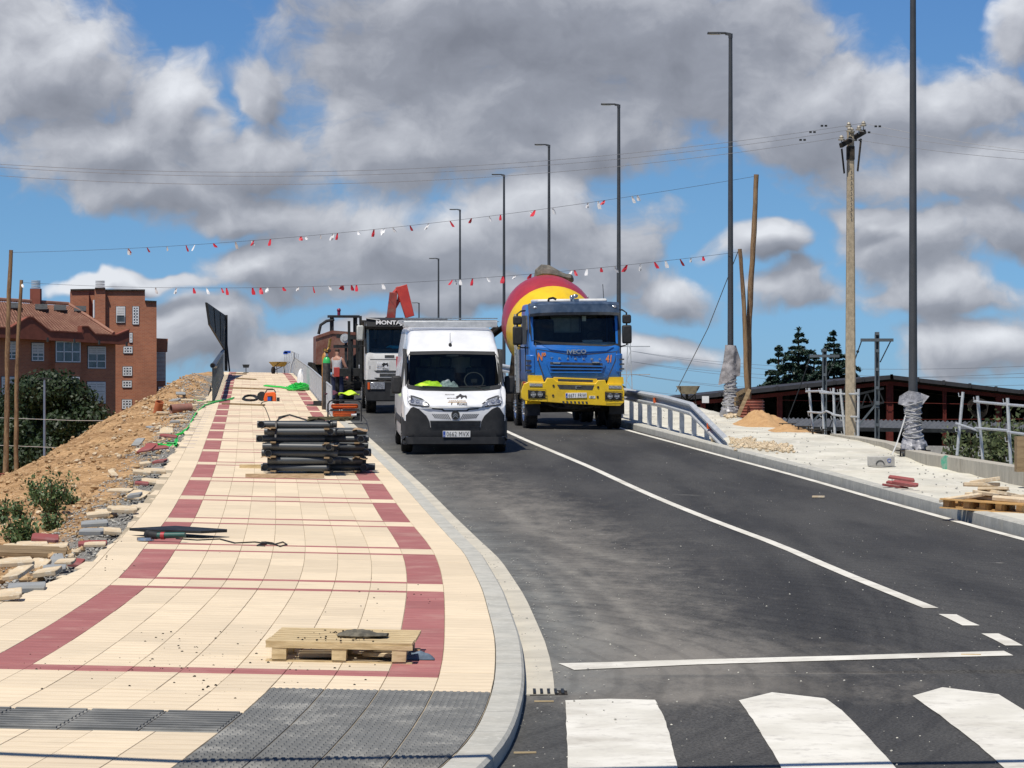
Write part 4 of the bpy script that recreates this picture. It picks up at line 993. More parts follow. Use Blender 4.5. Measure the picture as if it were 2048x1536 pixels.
    dec([(320,765),(640,822),(980,795),(980,801),(640,829),(320,771)], m_interior, 'panel_seam', off=.003, thick=.006)
    rec = dec([(405,870),(880,885),(890,905),(860,975),(430,968),(400,890)], m_blue, 'grille_surround', off=.03, thick=.03)
    dec([(432,876),(865,892),(868,912),(845,968),(450,958),(428,890)], m_interior, 'grille_opening', off=.033, thick=.01)
    for k, (y0, y1) in enumerate(((898, 908), (926, 936), (954, 964))):
        dec([(425+k*4,y0),(870-k*6,y0+14-k*3),(870-k*6,y1+14-k*3),(425+k*4,y1)], m_blue, 'grille_bar', off=.06, thick=.035, step=.4)
    for u in (450, 775): dec([(u,878),(u+66,880),(u+60,890),(u+6,888)], m_chrome, 'grab_handle', off=.07, thick=.01, step=.4)
    dec([(620,742),(960,758),(900,790),(640,798),(430,772),(370,735)], m_blue, 'bonnet_relief', off=.02, thick=.02, step=.3)
    # corner deflectors with slots
    for sgn in (1, -1):
        df = MB(); df.loft([[Vector((sgn*x, y, z)) for x, y in ((1.02, -.03), (1.14, .0), (1.20, .12), (1.20, .3), (1.12, .3), (1.02, .05))] for z in (1.42, 1.46, 1.84, 1.88)]); o = df.obj('corner_deflector', m_blue, root, bevel=.02)
        for k in range(3):
            q = MB(); q.box((sgn*1.165, .04, 1.50+.12*k), (.12, .14, .035)); q.obj('slot', m_interior, o)
    # lettering
    yf = -.005
    m_or = material('orange_lettering', (.78, .25, .06), None, 3, .5)
    def lp(u, v, e=.02): x, z = P(u, v); h = tree.ray_cast(Vector((x, -3, z)), Vector((0, 1, 0))); return Vector((x, h[0].y-e, z))
    text_obj('IVECO', 160/SC, 36/SC, m_chrome, 'badge_lettering', root, lp(650, 793, .035), depth=.008, bold=.03)
    for i, ch in enumerate('TRAKKER'):
        text_obj(ch, 22/SC, 18/SC, m_chrome, 'model_lettering', root, lp(444+i*67, 845+i*2.4, .012), depth=.004, bold=.02)
    text_obj('N\u00ba', 72/SC, 66/SC, m_or, 'number_lettering', root, lp(360, 830, .012), depth=.002, bold=.03, shear=.15)
    text_obj('41', 50/SC, 62/SC, m_or, 'number_lettering', root, lp(918, 855, .012), depth=.002, bold=.03, shear=.15)
    # steel bumper in yellow
    def plate(pts, y0, y1, mat, name, par=root, bev=.0):
        mb = MB(); mb.prism([P(*p) for p in pts], y0, y1, 'y'); return mb.obj(name, mat, par, bevel=bev, smooth=bool(bev))
    bp = plate([(185,1110),(205,1050),(245,1035),(380,1040),(400,1005),(450,1010),(475,1035),(800,1058),(820,1030),(880,1030),(888,1062),(1020,1065),(1040,1120),(1035,1215),(1000,1245),(880,1242),(640,1226),(400,1205),(215,1190),(185,1170)], -.16, -.02, m_yellow, 'bumper', bev=.012)
    plate([(245,980),(360,985),(375,1042),(245,1038)], -.06, .1, m_yellow, 'upper_valance'); plate([(920,1008),(1035,1008),(1040,1066),(900,1064)], -.06, .1, m_yellow, 'upper_valance')
    plate([(455,1000),(815,1020),(820,1060),(455,1042)], -.10, .05, m_yellow, 'upper_valance', bev=.006)
    plate([(490,1015),(780,1028),(780,1046),(490,1036)], -.104, -.06, m_interior, 'valance_slot')
    plate([(480,1062),(788,1072),(772,1112),(500,1100)], -.164, -.1, m_interior, 'bumper_slot', bp)
    plate([(632,1075),(680,1076),(680,1080),(638,1079),(640,1100),(634,1100)], -.175, -.16, m_chrome, 'tow_hook', bp)
    for u0, v0 in ((248, 1108), (885, 1132)):
        plate([(u0-6,v0-2),(u0+132,v0+4),(u0+132,v0+66),(u0-6,v0+60)], -.17, -.12, m_black_plastic, 'headlight_housing', bp)
        for k in range(2):
            c = P(u0+34+k*56, v0+32); l = MB(); l.cyl((c[0], -.19, c[1]), (c[0], -.15, c[1]), .068, .075, 16); l.obj('headlight', m_lens, bp)
        g_ = MB()
        x0, z0 = P(u0-10, v0-6); x1, z1 = P(u0+136, v0+70)
        for z in (z0, z1, (z0*2+z1)/3, (z0+2*z1)/3): g_.cyl((x0, -.22, z), (x1, -.22, z), .006, n=5)
        for x in (x0, x1, (x0+x1)/2): g_.cyl((x, -.22, z0), (x, -.22, z1), .006, n=5)
        g_.obj('lamp_guard', m_chassis, bp)
    for u0, v0 in ((252, 1048), (908, 1076)):
        plate([(u0,v0),(u0+106,v0+4),(u0+106,v0+28),(u0,v0+24)], -.175, -.15, m_lens, 'indicator', bp, bev=.004)
    for u, v in ((450, 1070), (445, 1150), (820, 1088), (815, 1168)):
        c = P(u, v); l = MB(); l.cyl((c[0], -.175, c[1]), (c[0], -.155, c[1]), .028, n=10); l.obj('bolt_boss', m_chassis, bp)
    for k in range(7): plate([(520+k*32,1198+k),(538+k*32,1198+k),(542+k*32,1218+k),(526+k*32,1218+k)], -.165, -.15, m_interior, 'step_hole', bp)
    plate([(745,1158),(795,1160),(795,1180),(745,1178)], -.168, -.155, m_plate, 'sticker', bp)
    c = P(770, 1169); text_obj('@P', .10, .05, m_lettering_black, 'sticker_lettering', bp, (c[0], -.169, c[1]), depth=.001)
    c = P(636, 1153); number_plate(bp, (c[0], -.175, c[1]), .53, .125, '6671 FRW')
    for u0 in (160,): plate([(200,1035),(222,1035),(222,1072),(200,1072)], -.14, -.02, m_red, 'marker_lamp', bp)
    # mudguards, underside
    for sgn in (1, -1):
        mg = MB(); q = [(.75+.62*math.cos(R(a)), .55+.66*math.sin(R(a))) for a in range(20, 171, 15)]; q2 = [(.75+.57*math.cos(R(a)), .55+.61*math.sin(R(a))) for a in range(170, 19, -15)]
        mg.prism(q+q2, sgn*.86, sgn*1.24, 'x'); mg.obj('mudguard', m_yellow, root)
        fl = MB(); fl.box((sgn*1.06, .22, .55), (.38, .02, .36)); fl.obj('mud_flap', m_black_plastic, root)
        for y in (.88, 2.72, 5.9, 7.3): wheel(root, (sgn*1.06, y, .53), .53, .32, m_chrome if y < 3 else m_steel, sgn, truck=True, holes=10)
        ch = MB(); ch.box((sgn*.42, 4.2, .95), (.09, 8.2, .28)); ch.obj('chassis_rail', m_chassis, root)
        tk = MB(); tk.box((sgn*1.0, 4.1, .85), (.45, 1.1, .55)); tk.obj('side_tank', m_chassis, root, bevel=.05)
        # mirrors on arms
        mi = thing_part('mirror', root, (sgn*(1.42 if sgn < 0 else 1.32), .12, 0))
        for z, h in ((2.74, .22), (2.36, .46)):
            b = MB(); b.box((0, 0, z), (.24 if h > .3 else .22, .12, h)); b.obj('mirror_head', m_black_plastic, mi, bevel=.04)
        b = MB(); b.tube([(-sgn*.22, .2, 2.98), (-sgn*.1, .05, 2.97), (0, .03, 2.9), (0, .03, 2.1), (-sgn*.12, .08, 2.06), (-sgn*.3, .15, 2.06)], .022, 6); b.obj('mirror_arm', m_black_plastic, mi)
        d_ = MB(); d_.prism([(.55, 2.14), (.45, 2.5), (.62, 2.86), (1.45, 2.86), (1.45, 2.14)], sgn*1.10, sgn*1.156, 'x'); d_.obj('side_window', m_interior, root)
        for y in (.42, 1.62): hd = MB(); hd.cyl((sgn*1.19, y, 1.45), (sgn*1.19, y, 2.1), .014, n=6); hd.obj('grab_rail', m_black_plastic, root)
    for y in (.88, 2.72, 5.9): ax = MB(); ax.cyl((-1, y, .5), (1, y, .5), .08, n=10); ax.obj('axle', m_chassis, root)
    un = MB(); un.box((0, .55, .78), (1.5, .9, .22)); un.tube([(-.75, .0, .68), (-.5, -.02, .58), (-.2, -.02, .55), (.3, .0, .56), (.75, -.02, .66)], .028, 8); un.tube([(-.5, .1, .62), (0, .1, .48), (.55, .1, .60)], .02, 6); un.box((-.05, .0, .62), (.5, .12, .10)); un.box((.55, .05, .60), (.14, .1, .12)); un.obj('steering_gear', m_chassis, root)
    # exhaust stack and ladder left of the cab back
    es = MB(); es.cyl((-1.16, 2.15, .9), (-1.16, 2.15, 2.0), .09, n=12)
    es.obj('air_intake', m_chrome, root)
    # the drum: lathe about its own tilted axis
    dr = thing_part('drum', root, (-.02, 5.15, 2.64), (R(15+90), 0, 0))   # local z points backwards and up
    dprof = [(.001, -2.05), (.55, -2.03), (.80, -1.95), (1.0, -1.55), (1.18, -.95), (1.24, -.55), (1.25, .1), (1.16, .7), (.95, 1.4), (.70, 2.15), (.58, 2.5), (.52, 2.5)]
    def part_of(z0, z1):
        zs = [p[1] for p in dprof]; rs = [p[0] for p in dprof]; out = [(float(np.interp(z0, zs, rs)), z0)]+[p for p in dprof if z0 < p[1] < z1]+[(float(np.interp(z1, zs, rs)), z1)]
        return out
    MZ = Matrix.Identity(3)
    for z0, z1, mt, nm in ((-2.05, -.72, m_yellow, 'yellow_nose'), (-.72, .95, m_red, 'red_band'), (.95, 1.3, m_yellow, 'yellow_band'), (1.3, 2.5, m_red, 'red_neck')):
        d = MB(); pr = part_of(z0, z1)
        if z0 < -1: pr = [(.001, -2.05)]+pr[1:]
        d.lathe([(r_, -z_) for r_, z_ in pr], (0, 0, 0), MZ, 48); d.obj(nm, mt, dr, ang=50)
    d = MB(); d.lathe([(1.235, -.12), (1.275, -.10), (1.275, .06), (1.235, .08)], (0, 0, 0), MZ, 48); 
    hb = MB(); hb.lathe([(.62, -2.2), (.66, -2.2), (.66, -2.35), (.62, -2.35)], (0, 0, 0), MZ, 32); hb.obj('roller_ring', m_steel, dr)
    ped = MB(); ped.box((0, 3.15, 1.45), (1.5, .35, .8)); ped.prism([(-.9, 1.05), (.9, 1.05), (.65, 2.9), (-.65, 2.9)], 7.0, 7.2, 'y'); ped.obj('drum_pedestal', m_chassis, root)
    # charging hopper wrapped with a rubber sheet at the top, chute at the back
    hp = MB(); hp.grid(lambda u, v: (-.55+(1.35)*u, 7.1+(.6)*v, 3.52+.28*math.sin(math.pi*min(1, v*1.2))*(1-.55*u)+.05*math.sin(u*9)+.03*math.sin(v*7+u*5)), 16, 8)
    hp = MB(); rr = []
    for k, (x, z, a, b_) in enumerate([(-.72, 3.52, .06, .05), (-.66, 3.62, .25, .20), (-.45, 3.70, .36, .26), (-.15, 3.70, .36, .25), (.15, 3.64, .34, .20), (.38, 3.58, .26, .15), (.55, 3.56, .26, .13), (.66, 3.57, .26, .14), (.76, 3.55, .16, .10), (.8, 3.54, .05, .04)]):
        rr.append([Vector((x, 6.7+a*math.cos(2*math.pi*q/14), z-.03*k*.3+b_*math.sin(2*math.pi*q/14)+.02*math.sin(q*3+k))) for q in range(14)])
    hp.loft(rr); hp.v = [(.24+x*.70, y-.5, (z-3.6)*.85+3.93) for x, y, z in hp.v]; hp.obj('hopper_cover', material('dusty_rubber', (.09, .085, .075), (.20, .18, .15), 4, .8, bump=.01), root)
    
    gr_ = MB(); gr_.tube([(.85, 7.4, 3.35), (1.35, 7.4, 3.35), (1.35, 7.4, 2.9)], .025, 6); gr_.tube([(1.35, 7.4, 3.35), (1.35, 8.0, 3.35), (1.35, 8.0, 2.4)], .025, 6); gr_.obj('platform_rail', m_steel, root)
    # extension chutes: one up on the left, one slung down to the right
    for pts, nm in (([(-1.15, 6.8, 2.6), (-2.15, 6.5, 1.9)], 'chute'), ([(.9, 7.6, 1.75), (2.3, 7.2, .85)], 'chute')):
        a, b_ = Vector(pts[0]), Vector(pts[1]); d = (b_-a).normalized(); up = Vector((0, 0, 1)); sd = d.cross(up).normalized(); nu_ = sd.cross(d)
        c_ = MB(); rg = []
        for p in (a, b_):
            rg.append([p+sd*(.17*math.cos(R(q)))+nu_*(.17*math.sin(R(q))) for q in range(180, 361, 20)]+[p+sd*(.15*math.cos(R(q)))+nu_*(.15*math.sin(R(q))) for q in range(360, 179, -20)])
        c_.loft(rg); o = c_.obj(nm, m_chassis, root)
        c_ = MB(); c_.beam(a+sd*.19, b_+sd*.19, .03, .05); c_.beam(a-sd*.19, b_-sd*.19, .03, .05); c_.obj('chute_rail', m_dark, o)
    ld = MB(); ld.beam((-1.2, 2.3, 1.2), (-1.2, 2.3, 2.9), .03, .03); ld.beam((-1.2, 2.7, 1.2), (-1.2, 2.7, 2.9), .03, .03)
    for k in range(6): ld.beam((-1.2, 2.3, 1.35+.28*k), (-1.2, 2.7, 1.35+.28*k), .025, .025)
    ld.obj('ladder', m_steel, root)
    return root
MIXER = mixer()

# ------------------------------------------------------------------ white crane lorry behind the van
def lorry():
    D_ = 86.0; s = F/D_; X = (728-1024)/s+1.25; gp = Vector((X, D_, 0)); gp.z = zroad(X, D_)-.02
    root = thing('crane_lorry', 'white flatbed lorry with a folded red crane, half hidden behind the white van', 'lorry', gp, (R(1.5), 0, R(4.5)))
    cab = MB(); rings = []
    for y, zb, zt, w in [(.0,1.0,1.70,1.14),(.05,.98,1.79,1.19),(.12,.98,2.62,1.2),(.3,.98,2.72,1.2),(1.7,.98,2.72,1.2),(1.75,1.0,2.66,1.18)]:
        r = .07; pts = [(w, zb), (w, min(2.0, zt-.2)), (w-.02, zt-r), (w-.03, zt-r*.3), (w-r-.02, zt)]
        rings.append([Vector((a, y, b)) for a, b in pts+[(x*(w-r-.02), zt) for x in (.6, .2, -.2, -.6)]+[(-a, b) for a, b in reversed(pts)]])
    full = MB(); full.loft(rings); fo = full.obj('tmp', m_white); tree = bvh_of(fo); bpy.data.objects.remove(fo)
    cab.loft(rings, True, skip=lambda j, i: j == 1 and 4 <= i < 9); cab.obj('cab', m_white_dirty, root)
    K = 4.956*F/D_/1.0; ux = 635+1.25*s*4.956
    def P(u, v): return ((u-ux)/(4.956*s), (1415-v)/(4.956*s))
    def dec(pts, mat, name, par=root, off=.006, thick=.014, step=.3, full_=True): return decal([P(*p) for p in pts], tree, mat, name, par, off, thick, step)
    dec([(655,560),(1300,560),(1310,815),(650,815)], m_glass, 'windscreen', off=.003, thick=0)
    for seg in ([(640,545),(1320,545),(1320,566),(640,566)], [(640,566),(660,566),(662,818),(645,818)], [(1298,566),(1318,566),(1318,818),(1296,818)]): dec(seg, m_black_plastic, 'windscreen_border', off=.01, thick=.02)
    i_ = MB(); i_.box((0, 1.6, 1.95), (2.2, .04, 1.7)); i_.box((0, .9, 1.6), (2.2, 1.4, .04)); i_.obj('cab_lining', m_interior, root)
    i_ = MB()
    for x in (-.62, -.15, .62): i_.box((x, 1.2, 2.15), (.42, .14, .7)); i_.box((x, 1.2, 2.6), (.24, .1, .18))
    i_.obj('seats', m_interior, root, bevel=.03)
    i_ = MB()
    for x0, x1 in ((-.92, -.72), (-.66, -.42), (-.1, .25)): i_.box(((x0+x1)/2, 1.56, 2.45), (x1-x0, .02, .55))
    i_.obj('rear_window', material('rear_pane', (.34, .37, .37), (.26, .3, .3), 5, .4), root)
    i_ = MB(); i_.box((0, .42, 1.84), (2.1, .5, .12)); i_.obj('dashboard', m_interior, root, bevel=.03)
    cl = MB(); cl.grid(lambda u, v: (-.62+.55*u, .22+.26*v, 1.91+.10*math.sin(math.pi*u)*math.sin(math.pi*v)+.02*math.sin(9*u)), 10, 6)
    co = cl.obj('blue_cloth', material('bright_blue_cloth', (.03, .45, .62), (.02, .36, .52), 12, .6), None); co.matrix_world = Matrix.LocRotScale(root.location, root.rotation_euler, root.scale); tag(co, 'bright blue cloth on the dashboard of the white crane lorry', 'cloth')
    vs = MB(); vs.prism([(-.05, 2.46), (-.12, 2.54), (-.06, 2.74), (.3, 2.78), (.3, 2.70)], -1.18, 1.18, 'x'); vo = vs.obj('visor_board', m_black_plastic, root)
    text_obj('MONTAJES METALICOS', 2.05, .155, m_lettering_white, 'visor_lettering', vo, (.12, -.125, 2.64), (R(-8), 0, 0), depth=.002, bold=.03)
    vb = MB(); vb.box((-1.0, .0, 2.76), (.42, .22, .03), (0, R(8), 0)); vb.obj('visor_corner', m_white_dirty, root)
    dec([(690,815),(697,815),(697,1095),(690,1095)], m_interior, 'panel_seam', off=.004); dec([(695,872),(1250,872),(1250,878),(695,878)], m_interior, 'panel_seam', off=.004)
    dec([(840,832),(935,832),(935,858),(840,858)], m_interior, 'air_slot', off=.008)
    for a in ([(735,985),(1210,985),(1210,1005),(760,1005)], [(790,1015),(1210,1015),(1210,1045),(790,1045)], [(735,1055),(1210,1055),(1210,1075),(760,1075)]): dec(a, m_interior, 'grille_slot', off=.008)
    dec([(760,905),(880,905),(880,980),(760,980)], m_white, 'name_board', off=.012, thick=.01)
    def on(u, v, e=.02): x, z = P(u, v); return Vector((x, -e, z))
    for t_, u, v, w, h in (('MONTAJES', 790, 932, 50, 9), ('METALICOS', 802, 952, 76, 9), ('GOMEZ', 846, 968, 56, 13)): text_obj(t_, w/(4.956*s), h/(4.956*s), m_lettering_black, 'board_lettering', root, on(u, v, .028), depth=.001, bold=.02)
    dec([(810,925),(830,905),(850,915),(868,905),(876,935),(866,948),(858,928),(838,935),(828,948),(820,945),(822,930)], m_lettering_black, 'board_print', off=.016, thick=.006, step=.5)
    b = MB(); b.box((0, -.05, .66), (2.4, .2, .58)); bu = b.obj('bumper', m_black_plastic, root, bevel=.03)
    for sgn in (1, -1):
        b = MB(); b.box((sgn*.86, -.165, .82), (.42, .03, .20)); b.obj('headlight', m_lens, bu, bevel=.01)
        b = MB(); b.box((sgn*1.12, -.165, .82), (.06, .03, .2)); b.obj('indicator', m_orange, bu)
        b = MB(); b.box((sgn*1.36, .2, 2.35), (.2, .12, .45)); o = b.obj('mirror', m_interior_grey, root, bevel=.04)
        b = MB(); b.tube([(sgn*1.15, .2, 2.7), (sgn*1.36, .18, 2.66), (sgn*1.36, .18, 2.0), (sgn*1.15, .2, 1.95)], .018, 6); b.obj('mirror_arm', m_black_plastic, o)
        for y in (1.0, 5.2): wheel(root, (sgn*1.02, y, .5), .5, .30, m_steel, sgn, truck=True)
        b = MB(); b.prism([(1.0+.6*math.cos(R(a)), .5+.6*math.sin(R(a))) for a in range(0, 181, 20)], sgn*.8, sgn*1.19, 'x'); b.obj('wheel_arch', m_chassis, root)
        b = MB(); b.prism([(.35, 1.95), (.3, 2.7), (1.5, 2.7), (1.5, 1.95)], sgn*1.18, sgn*1.206, 'x'); b.obj('side_window', m_interior, root)
    b = MB(); b.box((.12, -.17, .56), (.52, .012, .11)); 
    number_plate(bu, (.12, -.16, .55), .52, .11, '4185 DKS') if False else None
    b = MB(); b.box((.1, -.10, .62), (1.2, .12, .2)); b.obj('lower_grille', m_interior, bu)
    b = MB(); b.box((0, 4.3, .95), (.8, 7.0, .25)); b.obj('chassis', m_chassis, root)
    b = MB(); b.box((0, 5.0, 1.25), (2.5, 5.0, .14)); b.obj('flatbed', m_steel, root)
    hb = MB()
    for x in (-1.2, -.8, -.4, 0, .4, .8, 1.2): hb.beam((x, 2.55, 1.2), (x, 2.55, 2.6), .05, .05)
    for z in (1.7, 2.15, 2.6): hb.beam((-1.2, 2.55, z), (1.2, 2.55, z), .05, .05)
    hb.obj('headboard', m_chassis, root)
    st_ = MB()
    for x, y, h, w in ((-1.28, 1.95, 2.85, .12), (-1.38, 2.2, 2.6, .06), (-1.62, 2.0, 2.7, .07), (-1.55, 2.35, 2.1, .1)): st_.beam((x, y, .9), (x+(-.02), y, h), w, .08)
    st_.obj('stanchions', m_dark, root)
    cb = MB(); cb.box((-1.05, 2.05, 2.55), (.5, .4, .35)); cb.box((-1.1, 2.1, 1.9), (.35, .35, 1.6)); cb.obj('control_box', m_chassis, root, bevel=.02)
    # outrigger with its red end and ram
    og = MB(); og.box((-1.55, 2.2, 1.17), (.95, .26, .24)); oo = og.obj('outrigger_beam', m_dark, root, bevel=.01)
    og = MB(); og.box((-2.0, 2.2, 1.18), (.17, .28, .28)); og.obj('outrigger_end', m_crane_red, oo, bevel=.01)
    og = MB(); og.cyl((-1.98, 2.2, .1), (-1.98, 2.2, 1.1), .06, n=10); og.cyl((-1.98, 2.2, -.02), (-1.98, 2.2, .1), .16, n=12); og.obj('outrigger_ram', m_dark, oo)
    # folded crane
    cr_ = thing_part('crane', root, (-.1, 2.15, .93)); cr_.scale = (.86,)*3
    b = MB(); b.cyl((0, 0, 0), (0, 0, 1.7), .24, n=14); b.box((0, 0, 1.2), (.55, .5, .5)); b.obj('crane_column', m_crane_red, cr_)
    def boxbeam(p0, p1, w0, w1, mat, nm):
        p0, p1 = Vector(p0), Vector(p1); d = (p1-p0).normalized(); sx = Vector((0, 1, 0)); n_ = d.cross(sx).normalized()
        b = MB(); rg = []
        for p, w in ((p0, w0), (p1, w1)): rg.append([p+sx*a*.17+n_*b2*w/2 for a, b2 in ((-1, -1), (1, -1), (1, 1), (-1, 1))])
        b.loft(rg); return b.obj(nm, mat, cr_, bevel=.015)
    boxbeam((-.42, .0, 1.3), (-.25, .0, 3.05), .34, .26, material('crane_red_shade_and_grime', (.30, .04, .03), (.2, .04, .03), 4, .5, dirt=.4), 'main_boom')  # boom's darker red has shade put into the colour, besides grime
    boxbeam((.02, .05, 3.28), (.32, .05, 2.20), .40, .32, m_crane_red, 'jib')
    b = MB(); b.tube([(-.25, 0, 3.0), (-.08, 0, 3.2), (.02, .05, 3.15), (-.05, .05, 2.8), (-.22, 0, 2.5)], .07, 8); b.obj('knuckle', m_crane_red, cr_)
    b = MB(); b.box((.36, .05, 2.02), (.3, .2, .26)); b.cyl((.2, -.1, 2.1), (.2, .2, 2.1), .07, n=8); b.cyl((.5, -.1, 2.1), (.5, .2, 2.1), .06, n=8); b.cyl((-.5, -.12, 1.4), (-.30, -.12, 2.9), .05, n=8); b.obj('jib_rams', m_chassis, cr_)
    b = MB(); b.tube([(-.6, -.1, 1.6), (-.62, -.1, 2.0), (-.5, -.1, 2.2)], .02, 6); b.obj('hydraulic_hose', m_black_plastic, cr_)
    return root
LORRY = lorry()

# ------------------------------------------------------------------ wheeled dumper behind the worker
def dumper():
    D_ = 112.0; s = F/D_; X = (668-1024)/s; gp = Vector((X, D_, 0)); gp.z = zroad(X, D_)-.05
    root = thing('site_dumper', 'brown site dumper with raised skip and black roll frame, behind the worker', 'dumper', gp, (R(1.5), 0, R(8)))
    m_brown = material('dumper_brown', (.16, .05, .03), (.22, .10, .07), 3, .55, dirt=.6, dirtcol=(.30, .22, .17))
    sk = MB()
    ou = [(-.72, 1.05), (-.72, 2.1), (-.1, 2.32), (.80, 2.25), (.85, 1.5), (.3, 1.05)]
    sk.prism(ou, -.5, 1.0, 'y'); sk.obj('skip', m_brown, root, bevel=.03)
    sk = MB(); sk.prism([(a*1.03, b+.03) for a, b in [(-.72, 2.0), (-.72, 2.1), (-.1, 2.32), (.80, 2.25), (.80, 2.15), (-.1, 2.2)]], -.54, -.48, 'y'); sk.obj('skip_rim', m_brown, root)
    fr = MB()
    for x in (.05, .95):
        for y in (1.3, 2.2): fr.beam((x, y, 1.0), (x, y, 2.85), .08, .08)
    fr.box((.5, 1.75, 2.88), (1.15, 1.15, .10)); fr.tube([(-.5, 1.2, 2.2), (-.42, 1.2, 2.55), (-.2, 1.2, 2.7), (.1, 1.25, 2.76)], .06, 6); fr.obj('roll_frame', m_black_plastic, root, bevel=.01)
    bc = MB(); bc.cyl((.3, 1.5, 2.9), (.3, 1.5, 3.1), .06, n=8); bc.ball((.3, 1.5, 3.12), .08, 8, 6); bc.obj('beacon', material('beacon_red', (.2, .02, .06), None, 3, .3), root)
    bd = MB(); bd.box((.4, 1.8, 1.0), (1.3, 2.4, .5)); bd.box((.5, 1.9, 1.5), (.5, .5, .6)); bd.obj('body', m_chassis, root, bevel=.04)
    for sgn in (1, -1):
        for y in (.3, 2.6): wheel(root, (.15+sgn*.75, y, .55), .55, .42, m_brown, sgn, truck=True, holes=6)
    gl = MB(); gl.box((.5, 1.7, .95), (.6, .05, .25)); gl.obj('lamp_bar', m_steel, root)
    return root
dumper()
# a telescopic loader's lifting frame standing between dumper and lorry
def loader():
    D_ = 99.0; s = F/D_; X = (697-1024)/s; gp = Vector((X, D_, 0)); gp.z = zroad(X, D_)-.03
    root = thing('tractor_loader', 'dark grey tractor with lifting frame and big treaded tyre, beside the crane lorry', 'loader', gp, (0, 0, R(5)))
    wheel(root, (.0, .6, .62), .62, .40, m_chassis, -1, truck=True); wheel(root, (1.0, .6, .62), .62, .40, m_chassis, 1, truck=True)
    b = MB(); b.box((.5, 1.2, 1.1), (.8, 1.8, .7)); b.obj('body', m_dark, root, bevel=.05)
    b = MB()
    for x in (-.08, .12, .34): b.beam((x, .1, .8), (x, .2, 2.15), .09, .12)
    b.beam((-.5, .1, 1.85), (.5, .1, 1.85), .1, .1); b.beam((-.4, .1, 2.2), (.6, .1, 2.1), .12, .12); b.obj('lift_frame', m_dark, root)
    b = MB(); b.cyl((-.12, .0, 2.12), (-.12, .2, 2.12), .16, n=14); b.cyl((-.12, -.03, 2.12), (-.12, .0, 2.12), .09, n=12); b.obj('work_lamp', m_steel, root)
    b = MB(); b.cyl((.75, .05, .2), (.75, .05, 1.9), .12, n=10); b.obj('exhaust', m_chrome, root)
loader()
# ------------------------------------------------------------------ street lamps along the right verge
def lamp(wrapped=False):
    root = bpy.data.objects.new('street_lamp', None); C.objects.link(root)
    b = MB(); n = 14
    b.cyl((0, 0, .28), (0, 0, 10.35), .088, .052, 20); b.obj('pole', m_lamp_pole, root)
    b = MB(); b.cyl((0, 0, 0), (0, 0, .03), .19, n=16); b.cyl((0, 0, .03), (0, 0, .3), .11, .09, 16); b.obj('base_plate', m_lamp_pole, root)
    h = MB(); h.cyl((0, 0, 10.3), (0, 0, 10.42), .06, n=12); h.beam((0, 0, 10.4), (-.14, 0, 10.42), .09, .07); hd = h.obj('head_joint', m_lamp_pole, root)
    h = MB(); h.prism([(-.12, -.06), (-.58, -.13), (-.63, -.10), (-.63, .10), (-.58, .13), (-.12, .06)], 10.41, 10.46, 'z'); h.obj('lantern', m_lamp_pole, root, bevel=.012)
    h = MB(); h.box((-.42, 0, 10.405), (.3, .16, .012)); h.obj('led_panel', m_lens, root)
    return root
L0 = lamp()
lamp_px = [(1826, 928, 57.2), (1461, 842, 80.5), (1237.5, 0, 104.5), (1098, 0, 129), (1008, 0, 151), (920, 0, 179), (877, 0, 199), (838, 0, 262)]
tops = [None, 70, 207, 288, 348, 418, 516, 605]
lab = ['nearest dark street lamp, foot wrapped in grey plastic, head above the picture',
       'second dark street lamp, beside the wooden poles, grey cloth round its foot',
       'dark street lamp rising directly behind the right end of the mixer truck cab',
       'dark street lamp rising behind the drum of the mixer truck',
       'dark street lamp standing between the white van and the mixer drum',
       'dark street lamp rising above the middle of the white van roof, taller one',
       'shorter dark street lamp behind the left part of the van roof',
       'smallest and farthest street lamp, just right of the red crane arm']
for i, (x, by, D_) in enumerate(lamp_px):
    o = L0 if i == 0 else copy_tree(L0)
    s = F/D_; X = (x-1024)/s
    z = zgrav(X, D_) if i < 2 else (EYE-(tops[i]-HOR)/s-10.46)
    o.location = (X, D_, z); tag(o, lab[i], 'street lamp', 'street lamps along the right verge')
m_wrap = material('grey_plastic_wrap', (.34, .34, .36), (.20, .20, .22), 7, .35, bump=.02, c3=(.46, .46, .48), bscale=25)
def wrap(loc, prof, seed, label, cords=True, cloth=False):
    root = thing('plastic_wrapping', label, 'wrapping', loc)
    rnd = random.Random(seed); b = MB(); rings = []
    zs = [i*.045 for i in range(int(prof[-1][1]/.045)+1)]
    for z in zs:
        r0 = float(np.interp(z, [p[1] for p in prof], [p[0] for p in prof])); ring = []
        for k in range(28):
            a = 2*math.pi*k/28; n_ = mnoise.fractal(Vector((math.cos(a)*1.6, math.sin(a)*1.6, z*5+seed)), .8, 2.2, 5)
            r = r0*(1+.20*n_)+.012*math.sin(z*60+k*.9); ring.append(Vector((math.cos(a)*r, math.sin(a)*r, z)))
        rings.append(ring)
    b.loft(rings, False); b.obj('wrap', m_wrap, root, ang=30)
    if cords:
        c = MB()
        for k in range(9):
            z0 = .35+k*.075; r = float(np.interp(z0, [p[1] for p in prof], [p[0] for p in prof]))*1.12
            c.tube([(math.cos(a)*r, math.sin(a)*r, z0+.05*math.sin(a+k)) for a in [2*math.pi*q/16 for q in range(17)]], .010, 5)
        c.obj('cord', material('grey_cord', (.45, .45, .44), (.3, .3, .3), 20, .8), root)
    return root
p1 = L0.location
wrap(p1+Vector((0, 0, .05)), [(.24, 0), (.26, .12), (.19, .3), (.155, .5), (.15, .75), (.16, .95), (.17, 1.0)], 3, 'grey plastic and cord bound round the foot of the nearest lamp')
def flag_cloth(loc, pts, name, label, mat, parent=None):
    b = MB(); b.prism(pts, -.13, -.10, 'y'); 
    return b
